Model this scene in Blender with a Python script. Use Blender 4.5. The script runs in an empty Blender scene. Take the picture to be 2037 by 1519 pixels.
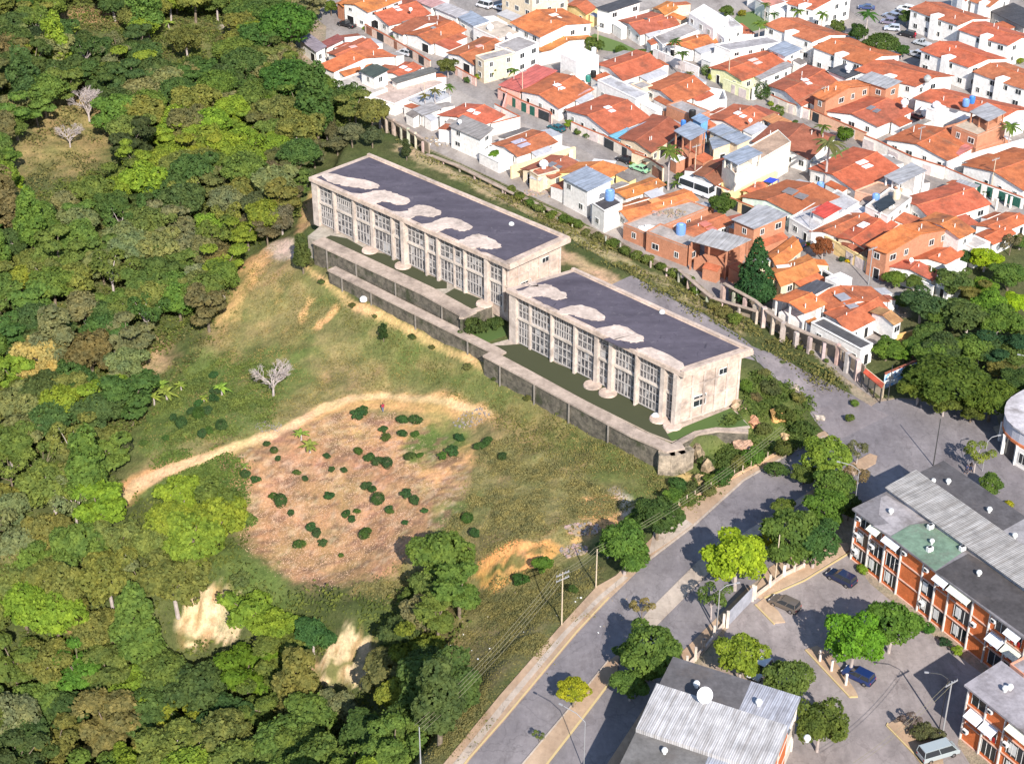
import bpy, math, random
import numpy as np
from mathutils import Vector, Matrix
random.seed(7); rng = np.random.default_rng(7)
sc = bpy.context.scene
C = sc.collection
# ---------------------------------------------------------------- camera, sky, sun, exposure
TH = math.radians(32.0); FPX = 3400.0; CZ = 156.0; IW, IH = 2037.0, 1519.0
cam = bpy.data.objects.new('camera', bpy.data.cameras.new('camera')); C.objects.link(cam)
cam.location = (0, 0, CZ); cam.rotation_euler = (math.pi/2-TH, 0, 0)
cam.data.sensor_width = 36; cam.data.lens = 36*FPX/IW; cam.data.clip_end = 6000; cam.data.clip_start = 1
sc.camera = cam
SEL, SAZ = math.radians(36), math.radians(14)
sundir = Vector((math.sin(SAZ)*math.cos(SEL), -math.cos(SAZ)*math.cos(SEL), math.sin(SEL)))
w = bpy.data.worlds.new('World'); sc.world = w; w.use_nodes = True
wn = w.node_tree; sky = wn.nodes.new('ShaderNodeTexSky'); sky.sky_type = 'NISHITA'; sky.sun_disc = False
sky.sun_elevation = SEL; sky.sun_rotation = math.pi-SAZ; sky.altitude = 900
wn.links.new(sky.outputs[0], wn.nodes['Background'].inputs[0]); wn.nodes['Background'].inputs[1].default_value = 0.14
sl = bpy.data.lights.new('sun', 'SUN'); sl.energy = 5.0; sl.angle = math.radians(0.5); sl.color = (1.0, 0.93, 0.84)
so = bpy.data.objects.new('sun', sl); C.objects.link(so); so.rotation_euler = sundir.to_track_quat('Z', 'Y').to_euler(); so.location = sundir*300
sc.view_settings.view_transform = 'Standard'; sc.view_settings.look = 'None'; sc.view_settings.gamma = 1; sc.view_settings.exposure = 0.66
sc.render.engine = 'CYCLES'; sc.render.resolution_x = 1024; sc.render.resolution_y = 763
# ---------------------------------------------------------------- projection helpers (photo pixel -> world point)
def ray(u, v):
    x = (u-IW/2)/FPX; y = -(v-IH/2)/FPX
    return Vector((x, math.cos(TH)+y*math.sin(TH), -math.sin(TH)+y*math.cos(TH)))
def P(u, v, z=0.0):
    d = ray(u, v); t = (z-CZ)/d.z
    return Vector((d.x*t, d.y*t, z))
CR = {1: (600, 0, 2.8125), 2: (1300, 0, 2.761), 3: (1000, 200, 3.375), 4: (1437, 350, 3.375), 5: (560, 240, 3.375),
      6: (960, 500, 2.893), 7: (1437, 700, 3.375), 8: (1337, 1069, 2.91), 9: (800, 994, 2.893), 10: (400, 720, 2.25), 0: (0, 0, 1)}
def K(c, x, y):
    a = CR[c]; return (a[0]+x/a[2], a[1]+y/a[2])
def KP(c, xy, z=0.0): return P(*K(c, *xy), z)
# ---------------------------------------------------------------- mesh builder
class MB:
    def __init__(s): s.v = []; s.f = []; s.m = []
    def poly(s, pts, mi=0):
        n = len(s.v); s.v += [tuple(p) for p in pts]; s.f.append(list(range(n, n+len(pts)))); s.m.append(mi)
    def prism(s, pts, z0, z1, mi=0, mtop=None, bottom=True):
        pts = [(p[0], p[1]) for p in pts]
        a = sum(pts[i][0]*pts[(i+1) % len(pts)][1]-pts[(i+1) % len(pts)][0]*pts[i][1] for i in range(len(pts)))
        if a < 0: pts = pts[::-1]
        n = len(s.v); k = len(pts)
        s.v += [(x, y, z0) for x, y in pts]+[(x, y, z1) for x, y in pts]
        for i in range(k):
            j = (i+1) % k; s.f.append([n+i, n+j, n+k+j, n+k+i]); s.m.append(mi)
        s.f.append([n+k+i for i in range(k)]); s.m.append(mi if mtop is None else mtop)
        if bottom: s.f.append([n+i for i in range(k)][::-1]); s.m.append(mi)
    def hexa(s, q, t, mi=0):
        # general solid from bottom quad q and top quad t (counter-clockwise)
        n = len(s.v); s.v += [tuple(p) for p in q]+[tuple(p) for p in t]
        for f in ([3, 2, 1, 0], [4, 5, 6, 7], [0, 1, 5, 4], [1, 2, 6, 5], [2, 3, 7, 6], [3, 0, 4, 7]):
            s.f.append([n+i for i in f]); s.m.append(mi)
    def box(s, c, size, rz=0.0, mi=0):
        hx, hy, hz = size[0]/2, size[1]/2, size[2]/2; co, si = math.cos(rz), math.sin(rz)
        R = lambda x, y, z: (c[0]+x*co-y*si, c[1]+x*si+y*co, c[2]+z)
        s.hexa([R(-hx, -hy, -hz), R(hx, -hy, -hz), R(hx, hy, -hz), R(-hx, hy, -hz)], [R(-hx, -hy, hz), R(hx, -hy, hz), R(hx, hy, hz), R(-hx, hy, hz)], mi)
    def tube(s, p, q, r0, r1=None, n=8, mi=0, cap=True):
        p, q = Vector(p), Vector(q); r1 = r0 if r1 is None else r1; d = q-p
        if d.length < 1e-6: return
        d.normalize(); a = d.orthogonal().normalized(); b = d.cross(a); k = len(s.v)
        for i in range(n):
            t = 2*math.pi*i/n; o = a*math.cos(t)+b*math.sin(t); s.v.append(tuple(p+o*r0))
        for i in range(n):
            t = 2*math.pi*i/n; o = a*math.cos(t)+b*math.sin(t); s.v.append(tuple(q+o*r1))
        for i in range(n):
            j = (i+1) % n; s.f.append([k+i, k+j, k+n+j, k+n+i]); s.m.append(mi)
        if cap:
            s.f.append([k+i for i in range(n)][::-1]); s.m.append(mi); s.f.append([k+n+i for i in range(n)]); s.m.append(mi)
    def lathe(s, c, prof, n=14, mi=0):
        k = len(s.v)
        for r, z in prof:
            for i in range(n):
                t = 2*math.pi*i/n; s.v.append((c[0]+r*math.cos(t), c[1]+r*math.sin(t), c[2]+z))
        for a in range(len(prof)-1):
            for i in range(n):
                j = (i+1) % n; s.f.append([k+a*n+i, k+a*n+j, k+(a+1)*n+j, k+(a+1)*n+i]); s.m.append(mi)
        s.f.append([k+i for i in range(n)][::-1]); s.m.append(mi)
        l = k+(len(prof)-1)*n; s.f.append([l+i for i in range(n)]); s.m.append(mi)
    def build(s, name, mats, parent=None, org=None, color=None, smooth=False):
        me = bpy.data.meshes.new(name)
        o3 = Vector((0, 0, 0)) if org is None else Vector(org)
        me.from_pydata([(x-o3.x, y-o3.y, z-o3.z) for x, y, z in s.v], [], s.f)
        for m in (mats if isinstance(mats, (list, tuple)) else [mats]): me.materials.append(m)
        me.polygons.foreach_set('material_index', s.m)
        if smooth: me.polygons.foreach_set('use_smooth', [True]*len(s.f))
        me.update()
        o = bpy.data.objects.new(name, me); C.objects.link(o)
        if parent is not None: o.parent = parent
        elif org is not None: o.location = o3
        if color: o.color = tuple(color)+(1,) if len(color) == 3 else color
        return o
def rawmesh(name, verts, faces4, mat, smooth=False, k=4):
    me = bpy.data.meshes.new(name); nv = len(verts); nf = len(faces4)
    me.vertices.add(nv); me.vertices.foreach_set('co', np.asarray(verts, dtype=np.float32).ravel())
    me.loops.add(nf*k); me.loops.foreach_set('vertex_index', np.asarray(faces4, dtype=np.int32).ravel())
    me.polygons.add(nf); me.polygons.foreach_set('loop_start', np.arange(0, nf*k, k, dtype=np.int32))
    me.polygons.foreach_set('loop_total', np.full(nf, k, dtype=np.int32))
    if smooth: me.polygons.foreach_set('use_smooth', np.ones(nf, dtype=bool))
    me.update(calc_edges=True); me.materials.append(mat); me.validate()
    return me
def thing(name, label, cat, loc=(0, 0, 0), rz=0, group=None):
    o = bpy.data.objects.new(name, None); C.objects.link(o); o.location = loc; o.rotation_euler = (0, 0, rz)
    o.empty_display_size = 0.5
    return tag(o, label, cat, group)
def tag(o, label, cat, group=None):
    o['label'] = label; o['category'] = cat
    if group: o['group'] = group
    return o
def struct(o): o['kind'] = 'structure'; return o
def stuff(o, label, cat): o['kind'] = 'stuff'; o['label'] = label; o['category'] = cat; return o
def dup(root, loc, rz=0, scale=None, label=None, group=None, color=None):
    r = root.copy(); C.objects.link(r); r.location = loc; r.rotation_euler = (0, 0, rz)
    if scale is not None: r.scale = scale if hasattr(scale, '__len__') else (scale,)*3
    if label: r['label'] = label
    if group: r['group'] = group
    for ch in list(root.children):
        c = ch.copy(); C.objects.link(c); c.parent = r
        if color and c.name.split('.')[0] in ('crown', 'body', 'foliage'): c.color = tuple(color)+(1,)
        for g in ch.children:
            d = g.copy(); C.objects.link(d); d.parent = c
    return r
# ---------------------------------------------------------------- materials
def M_(name):
    m = bpy.data.materials.new(name); m.use_nodes = True; nt = m.node_tree; b = nt.nodes['Principled BSDF']
    return m, nt, b
def N(nt, t, **kw):
    n = nt.nodes.new(t)
    for k, v in kw.items():
        if hasattr(n, k): setattr(n, k, v)
        else: n.inputs[k].default_value = v
    return n
def mixc(nt, fac, a, b, blend='MIX'):
    n = nt.nodes.new('ShaderNodeMix'); n.data_type = 'RGBA'; n.blend_type = blend
    for s, x in ((0, fac), (6, a), (7, b)):
        if isinstance(x, (int, float)): n.inputs[s].default_value = x
        elif isinstance(x, (tuple, list)): n.inputs[s].default_value = tuple(x)+((1,) if len(x) == 3 else ())
        else: nt.links.new(x, n.inputs[s])
    return n.outputs[2]
def noise(nt, scale, detail=4, rough=0.6, coord='Object', stretch=None, dist=0.0):
    n = N(nt, 'ShaderNodeTexNoise'); n.inputs['Scale'].default_value = scale; n.inputs['Detail'].default_value = detail
    n.inputs['Roughness'].default_value = rough; n.inputs['Distortion'].default_value = dist
    if coord == 'World':
        g = N(nt, 'ShaderNodeNewGeometry'); src = g.outputs['Position']
    else:
        g = N(nt, 'ShaderNodeTexCoord'); src = g.outputs[coord]
    if stretch:
        mp = N(nt, 'ShaderNodeMapping'); mp.inputs['Scale'].default_value = stretch; nt.links.new(src, mp.inputs[0]); src = mp.outputs[0]
    nt.links.new(src, n.inputs['Vector'])
    return n.outputs[0]
def ramp(nt, fac, p0, p1, c0=(0, 0, 0), c1=(1, 1, 1)):
    r = N(nt, 'ShaderNodeValToRGB'); r.color_ramp.elements[0].position = p0; r.color_ramp.elements[1].position = p1
    r.color_ramp.elements[0].color = tuple(c0)+(1,); r.color_ramp.elements[1].color = tuple(c1)+(1,)
    nt.links.new(fac, r.inputs[0]); return r.outputs[0]
def objcol(nt): return N(nt, 'ShaderNodeObjectInfo').outputs['Color']
def bump(nt, b, h, st=0.4, dist=0.1):
    n = N(nt, 'ShaderNodeBump'); n.inputs['Strength'].default_value = st; n.inputs['Distance'].default_value = dist
    nt.links.new(h, n.inputs['Height']); nt.links.new(n.outputs[0], b.inputs['Normal'])
MAT = {}
def tinted(name, lo, hi, s1, s2, rough=0.85, stretch=None, dirt=None, dirtr=(0.55, 0.75), bmp=0.3, metal=0):
    """object colour, mottled by two scales of noise, with optional weather stains"""
    m, nt, b = M_(name); c = objcol(nt)
    n1 = noise(nt, s1, 5, 0.65, 'World'); n2 = noise(nt, s2, 4, 0.6, 'World', stretch)
    r1 = ramp(nt, n1, 0.3, 0.7, lo, hi); c = mixc(nt, 1.0, c, r1, 'MULTIPLY')
    r2 = ramp(nt, n2, 0.3, 0.7, (0.82,)*3, (1.12,)*3); c = mixc(nt, 1.0, c, r2, 'MULTIPLY')
    if dirt:
        n3 = noise(nt, s1*0.35, 6, 0.7, 'World'); f = ramp(nt, n3, *dirtr); c = mixc(nt, f, c, dirt)
    nt.links.new(c, b.inputs['Base Color']); b.inputs['Roughness'].default_value = rough; b.inputs['Metallic'].default_value = metal
    b.inputs['Specular IOR Level'].default_value = 0.25
    if bmp: bump(nt, b, n2, bmp, 0.08)
    MAT[name] = m; return m
tinted('tile', (0.68, 0.62, 0.6), (1.12, 1.12, 1.15), 0.6, 2.6, 0.9, dirt=(0.15, 0.065, 0.042), dirtr=(0.5, 0.74), bmp=0.5)
tinted('plaster', (0.93, 0.92, 0.91), (1.02, 1.02, 1.02), 0.6, 1.5, 0.9, bmp=0.1)
tinted('concrete', (0.66, 0.64, 0.63), (1.18, 1.16, 1.15), 0.4, 1.8, 0.92, dirt=(0.12, 0.1, 0.09), dirtr=(0.54, 0.76))
tinted('metal', (0.85, 0.85, 0.85), (1.1, 1.1, 1.1), 0.4, 1.2, 0.55, bmp=0.1)
tinted('brick', (0.8, 0.8, 0.8), (1.12, 1.1, 1.1), 1.0, 5.0, 0.9)
tinted('paint', (0.95, 0.95, 0.95), (1.03, 1.03, 1.03), 1.0, 6.0, 0.5, bmp=0)
tinted('stone', (0.4, 0.4, 0.4), (1.6, 1.5, 1.4), 0.9, 3.0, 0.95, dirt=(0.05, 0.055, 0.03), dirtr=(0.52, 0.66), bmp=0.9)
def plain(name, col, rough=0.8, spec=0.3, metal=0):
    m, nt, b = M_(name); b.inputs['Base Color'].default_value = tuple(col)+(1,); b.inputs['Roughness'].default_value = rough
    b.inputs['Specular IOR Level'].default_value = spec; b.inputs['Metallic'].default_value = metal; MAT[name] = m; return m
plain('glass', (0.025, 0.03, 0.035), 0.12, 0.6); plain('dark', (0.02, 0.02, 0.022), 0.7); plain('rubber', (0.02, 0.02, 0.02), 0.9)
plain('frame', (0.7, 0.7, 0.68), 0.6); plain('wire', (0.05, 0.05, 0.05), 0.6); plain('lamp_white', (0.75, 0.76, 0.78), 0.4)
plain('red_light', (0.4, 0.02, 0.02), 0.3); plain('chrome', (0.6, 0.6, 0.62), 0.25, 0.5, 1.0); plain('white_sky', (0.8, 0.8, 0.8), 0.35)
def corrugated():
    m, nt, b = M_('corrugated'); tc = N(nt, 'ShaderNodeUVMap')
    wv = N(nt, 'ShaderNodeTexWave'); wv.inputs['Scale'].default_value = 1.1; wv.inputs['Distortion'].default_value = 0.4
    nt.links.new(tc.outputs[0], wv.inputs['Vector'])
    n1 = noise(nt, 0.5, 5, 0.7, 'World'); c = mixc(nt, 1.0, objcol(nt), ramp(nt, n1, 0.3, 0.72, (0.62,)*3, (1.12,)*3), 'MULTIPLY')
    c = mixc(nt, 1.0, c, ramp(nt, wv.outputs[1], 0.2, 0.8, (0.8,)*3, (1.06,)*3), 'MULTIPLY')
    mp = N(nt, 'ShaderNodeMapping'); mp.inputs['Scale'].default_value = (1.6, 0.12, 1); nt.links.new(tc.outputs[0], mp.inputs[0])
    st = N(nt, 'ShaderNodeTexNoise'); st.inputs['Scale'].default_value = 1.3; st.inputs['Detail'].default_value = 5; nt.links.new(mp.outputs[0], st.inputs['Vector'])
    c = mixc(nt, 1.0, c, ramp(nt, st.outputs[0], 0.35, 0.66, (0.66, 0.63, 0.6), (1.1, 1.1, 1.1)), 'MULTIPLY')
    nt.links.new(c, b.inputs['Base Color']); b.inputs['Roughness'].default_value = 0.6; bump(nt, b, wv.outputs[1], 0.5, 0.06); MAT['corrugated'] = m
corrugated()
def leafmat():
    m, nt, b = M_('leaf'); g = N(nt, 'ShaderNodeNewGeometry'); c = objcol(nt)
    rr = ramp(nt, g.outputs['Random Per Island'], 0.0, 1.0, (0.86, 0.87, 0.8), (1.4, 1.35, 1.3)); c = mixc(nt, 1.0, c, rr, 'MULTIPLY')
    n = noise(nt, 0.55, 3, 0.6, 'World'); c = mixc(nt, 1.0, c, ramp(nt, n, 0.35, 0.7, (0.75, 0.8, 0.8), (1.35, 1.22, 1.0)), 'MULTIPLY')
    nt.links.new(c, b.inputs['Base Color']); b.inputs['Roughness'].default_value = 0.75; b.inputs['Specular IOR Level'].default_value = 0.12
    tr = N(nt, 'ShaderNodeBsdfTranslucent'); nt.links.new(mixc(nt, 1.0, c, (1.5, 1.4, 0.6), 'MULTIPLY'), tr.inputs[0])
    mx = N(nt, 'ShaderNodeMixShader'); mx.inputs[0].default_value = 0.36; nt.links.new(b.outputs[0], mx.inputs[1]); nt.links.new(tr.outputs[0], mx.inputs[2])
    nt.links.new(mx.outputs[0], nt.nodes['Material Output'].inputs[0]); MAT['leaf'] = m
leafmat()
def barkmat(name, a, b_):
    m, nt, b = M_(name); n = noise(nt, 2.0, 4, 0.6); nt.links.new(ramp(nt, n, 0.3, 0.7, a, b_), b.inputs['Base Color']); b.inputs['Roughness'].default_value = 0.95; MAT[name] = m
barkmat('bark', (0.10, 0.075, 0.05), (0.24, 0.19, 0.14)); barkmat('pale_bark', (0.30, 0.25, 0.23), (0.48, 0.42, 0.40))
def asphalt(name, base, patch, crack=0.5):
    m, nt, b = M_(name); n1 = noise(nt, 0.06, 5, 0.6, 'World'); n2 = noise(nt, 1.2, 5, 0.7, 'World'); n3 = noise(nt, 0.25, 6, 0.75, 'World', (1, 0.35, 1))
    c = ramp(nt, n1, 0.35, 0.68, base, patch); c = mixc(nt, 1.0, c, ramp(nt, n2, 0.3, 0.7, (0.86,)*3, (1.1,)*3), 'MULTIPLY')
    c = mixc(nt, 1.0, c, ramp(nt, n3, 0.32, 0.6, (0.72,)*3, (1.04,)*3), 'MULTIPLY')
    v = N(nt, 'ShaderNodeTexVoronoi'); v.feature = 'DISTANCE_TO_EDGE'; v.inputs['Scale'].default_value = 0.16
    g = N(nt, 'ShaderNodeNewGeometry'); dn = N(nt, 'ShaderNodeTexNoise'); dn.inputs['Scale'].default_value = 0.5; dn.inputs['Detail'].default_value = 3
    nt.links.new(g.outputs['Position'], dn.inputs['Vector']); vm = N(nt, 'ShaderNodeVectorMath'); vm.operation = 'MULTIPLY_ADD'; vm.inputs[1].default_value = (3, 3, 3)
    nt.links.new(dn.outputs[1], vm.inputs[0]); nt.links.new(g.outputs['Position'], vm.inputs[2]); nt.links.new(vm.outputs[0], v.inputs['Vector'])
    c = mixc(nt, 1.0, c, ramp(nt, v.outputs[0], 0.004, 0.014, (1-crack,)*3, (1,)*3), 'MULTIPLY')
    pn = noise(nt, 0.22, 5, 0.7, 'World', (1, .5, 1), 0.6); c = mixc(nt, 1.0, c, ramp(nt, pn, .56, .6, (1, 1, 1), (.86, .85, .85)), 'MULTIPLY'); on = noise(nt, 1.3, 4, 0.6, 'World'); c = mixc(nt, 1.0, c, ramp(nt, on, .64, .74, (1, 1, 1), (.72, .7, .7)), 'MULTIPLY')
    nt.links.new(c, b.inputs['Base Color']); b.inputs['Roughness'].default_value = 0.88; b.inputs['Specular IOR Level'].default_value = 0.3; bump(nt, b, n2, 0.2, 0.03); MAT[name] = m
asphalt('asphalt', (0.175, 0.158, 0.168), (0.27, 0.245, 0.248), 0.2); asphalt('street', (0.25, 0.225, 0.215), (0.34, 0.31, 0.29), 0.14)
asphalt('lot', (0.235, 0.205, 0.2), (0.35, 0.305, 0.295), 0.15); asphalt('walk', (0.42, 0.34, 0.27), (0.52, 0.44, 0.37), 0.3)
asphalt('verge', (0.38, 0.25, 0.16), (0.5, 0.37, 0.26), 0.0); asphalt('lane', (0.21, 0.185, 0.19), (0.3, 0.26, 0.26), 0.05)
asphalt('yard', (0.27, 0.235, 0.215), (0.4, 0.36, 0.33), 0.1)
# ---------------------------------------------------------------- terrain
CTRL = [(1600,850,0),(830,300,2),(930,350,1.5),(1050,420,1.5),(1150,475,1.5),(1250,530,1.5),(1400,610,1.5),(1550,720,1),(1480,880,1),(1560,830,.8),(1440,900,.5),(720,230,1),
 (590,470,1),(595,545,.2),(700,610,-.2),(800,660,-.3),(900,715,-.4),(1000,765,-.4),(1100,815,-.4),(1200,870,-.4),(1300,920,-.4),(1370,960,-.5),(1400,1000,-.3),
 (540,500,-1),(480,560,-3),(440,640,-6),(560,640,-4.5),(700,720,-5),(850,760,-4),(1000,830,-2.5),
 (430,880,-8),(330,925,-9.5),(245,970,-11.5),(550,840,-7),(700,800,-6.2),(850,810,-5),(950,830,-4.2),(600,720,-5.5),
 (600,900,-8.2),(520,960,-10),(700,950,-8),(800,900,-6.5),(520,1080,-13),(650,1140,-13),(800,1050,-8.5),(900,980,-6),(1000,920,-4),(1100,1000,-1.5),(1200,1050,-.8),
 (950,1080,-4.5),(850,1150,-9),(1030,1080,-1.2),(1090,1060,-1.2),(1010,1150,-4),(960,1160,-6),(1100,1120,-2.5),(1160,1120,-1.5),(1180,1100,-1),
 (1050,1220,-3),(950,1320,-5),(880,1250,-8),(880,1400,-7),(820,1500,-8),(1080,1240,-1.2),(960,1390,-1.5),(860,1519,-2),
 (430,1160,-14),(380,1290,-22),(470,1170,-14),(440,1290,-21),(600,1170,-13),(560,1300,-19),(700,1235,-12.5),(720,1360,-18.5),(640,1360,-20),(770,1300,-15),
 (300,1280,-19),(290,1340,-24),(100,1300,-22),(300,1450,-27),(100,1500,-28),(600,1450,-22),(750,1450,-16),(450,1519,-25),(20,1400,-25),
 (240,1100,-14),(60,1100,-15),(60,950,-12),(380,1080,-13),(450,980,-11),(300,1010,-12),(150,850,-11),(300,800,-10),(50,750,-9),(420,760,-8.5),(350,680,-8),(250,620,-7),
 (100,600,-5),(420,520,-5),(300,480,-4),(500,400,-2),(580,330,-.5),(640,280,0),(450,300,-2),(100,420,-2),(300,330,-2),(150,250,0),(20,300,1),(450,180,-1),
 (300,150,0),(100,80,5),(300,30,4),(20,0,8),(550,60,0),(450,20,1),(600,170,0),(700,300,1),(-200,600,-2),(-200,100,10),(-200,1100,-14),(-100,1519,-24),(200,-200,10),(-300,-300,18),(500,-200,3)]
cp = np.array([tuple(P(u, v, z)) for u, v, z in CTRL]); SC = 60.0
def tpsU(r2): return 0.5*r2*np.log(r2+1e-9)
def fit(cp):
    n = len(cp); xy = cp[:, :2]/SC; r2 = ((xy[:, None]-xy[None])**2).sum(-1); A = np.zeros((n+3, n+3)); A[:n, :n] = tpsU(r2)+0.002*np.eye(n)
    A[:n, n] = 1; A[:n, n+1:] = xy; A[n, :n] = 1; A[n+1:, :n] = xy.T
    return xy, np.linalg.solve(A, np.concatenate([cp[:, 2], [0, 0, 0]]))
TX, TW = fit(cp)
def tps(X, Y):
    x, y = X/SC, Y/SC; r = TW[-3]+TW[-2]*x+TW[-1]*y
    for i in range(len(TX)): r = r+TW[i]*tpsU((x-TX[i, 0])**2+(y-TX[i, 1])**2)
    return r
def vnoise(X, Y, s, seed):
    g = np.random.default_rng(seed).random((257, 257)); x = X*s+1000.3; y = Y*s+1000.7
    xi = np.floor(x).astype(int); yi = np.floor(y).astype(int); fx = x-xi; fy = y-yi; fx = fx*fx*(3-2*fx); fy = fy*fy*(3-2*fy)
    a = g[xi % 257, yi % 257]; b = g[(xi+1) % 257, yi % 257]; c = g[xi % 257, (yi+1) % 257]; d = g[(xi+1) % 257, (yi+1) % 257]
    return (a*(1-fx)+b*fx)*(1-fy)+(c*(1-fx)+d*fx)*fy
def fbm(X, Y, s, seed, o=4): return sum(vnoise(X, Y, s*2**i, seed+i)*0.5**i for i in range(o))/sum(0.5**i for i in range(o))
def inside(X, Y, pl):
    r = np.zeros(X.shape, bool); n = len(pl)
    for i in range(n):
        x0, y0 = pl[i]; x1, y1 = pl[(i+1) % n]
        if y0 == y1: continue
        c = ((y0 > Y) != (y1 > Y)) & (X < (x1-x0)*(Y-y0)/(y1-y0)+x0); r ^= c
    return r
def sdist(X, Y, pl):
    d = np.full(X.shape, 1e9); n = len(pl)
    for i in range(n):
        x0, y0 = pl[i]; x1, y1 = pl[(i+1) % n]; dx, dy = x1-x0, y1-y0; t = np.clip(((X-x0)*dx+(Y-y0)*dy)/(dx*dx+dy*dy+1e-9), 0, 1)
        d = np.minimum(d, np.hypot(X-x0-t*dx, Y-y0-t*dy))
    return np.where(inside(X, Y, pl), -d, d)
LOW = [(560,-300),(600,0),(622,60),(560,95),(640,150),(640,215),(690,215),(790,270),(960,345),(1120,420),(1300,520),(1480,620),(1600,690),(1690,770),(1700,840),(1640,885),
       (1575,905),(1478,955),(1346,1022),(1225,1146),(1187,1172),(1111,1255),(993,1390),(883,1525),(760,1680),(2600,1900),(3200,-300)]
lowp = [tuple(P(u, v, 0)[:2]) for u, v in LOW]
PLAT = [(612,455),(660,528),(980,682),(1330,878),(1400,868),(1480,835),(1500,780),(1530,745),(1470,665),(1300,570),(1130,475),(780,265),(700,255)]
platp = [tuple(P(u, v, 3)[:2]) for u, v in PLAT]
def sm(t): t = np.clip(t, 0, 1); return t*t*(3-2*t)
def height(X, Y):
    inr = (X > -400) & (X < 300) & (Y > 60) & (Y < 700)
    z = np.clip(tps(X, Y), -32, 25); z = z+1.6*(fbm(X, Y, 0.09, 3)-0.5)+0.7*(fbm(X, Y, 0.4, 9, 4)-0.5)
    z = np.where(inr, z, np.clip(z, -20, 14))
    wl = sm(1-(sdist(X, Y, lowp)-0.5)/7.0); z = z*(1-wl)+(-0.02)*wl
    wp = sm(1-(sdist(X, Y, platp)+0.5)/2.2); z = z*(1-wp)+2.98*wp
    return z
def axis(parts):
    out = []
    for a, b, s in parts: out += list(np.arange(a, b, s))
    return np.array(out+[parts[-1][1]])
gx = axis([(-1500, -420, 90), (-420, -165, 6), (-165, 62, 0.62), (62, 200, 3), (200, 400, 10), (400, 1500, 90)])
gy = axis([(-300, 60, 45), (60, 140, 6), (140, 462, 0.62), (462, 560, 4), (560, 800, 14), (800, 2600, 120)])
GX, GY = np.meshgrid(gx, gy, indexing='ij'); GZ = height(GX, GY)
def tz(x, y):
    i = min(max(int(np.searchsorted(gx, x))-1, 0), len(gx)-2); j = min(max(int(np.searchsorted(gy, y))-1, 0), len(gy)-2)
    fx = (x-gx[i])/(gx[i+1]-gx[i]); fy = (y-gy[j])/(gy[j+1]-gy[j])
    return float((GZ[i, j]*(1-fx)+GZ[i+1, j]*fx)*(1-fy)+(GZ[i, j+1]*(1-fx)+GZ[i+1, j+1]*fx)*fy)
def tzs(X, Y):
    i = np.clip(np.searchsorted(gx, X)-1, 0, len(gx)-2); j = np.clip(np.searchsorted(gy, Y)-1, 0, len(gy)-2)
    fx = (X-gx[i])/(gx[i+1]-gx[i]); fy = (Y-gy[j])/(gy[j+1]-gy[j])
    return (GZ[i, j]*(1-fx)+GZ[i+1, j]*fx)*(1-fy)+(GZ[i, j+1]*(1-fx)+GZ[i+1, j+1]*fx)*fy
def G(u, v, h=0.0):
    """world point on the terrain raised by h that the photo shows at (u, v)"""
    d = ray(u, v); t0 = (CZ-30-h)/-d.z
    t = t0; step = 1.5
    while t < 2000:
        x, y, z = d.x*t, d.y*t, CZ+d.z*t
        if z <= tz(x, y)+h: break
        t += step
    a, b = t-step, t
    for _ in range(14):
        m = (a+b)/2
        if CZ+d.z*m <= tz(d.x*m, d.y*m)+h: b = m
        else: a = m
    return Vector((d.x*b, d.y*b, CZ+d.z*b-h))
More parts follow.
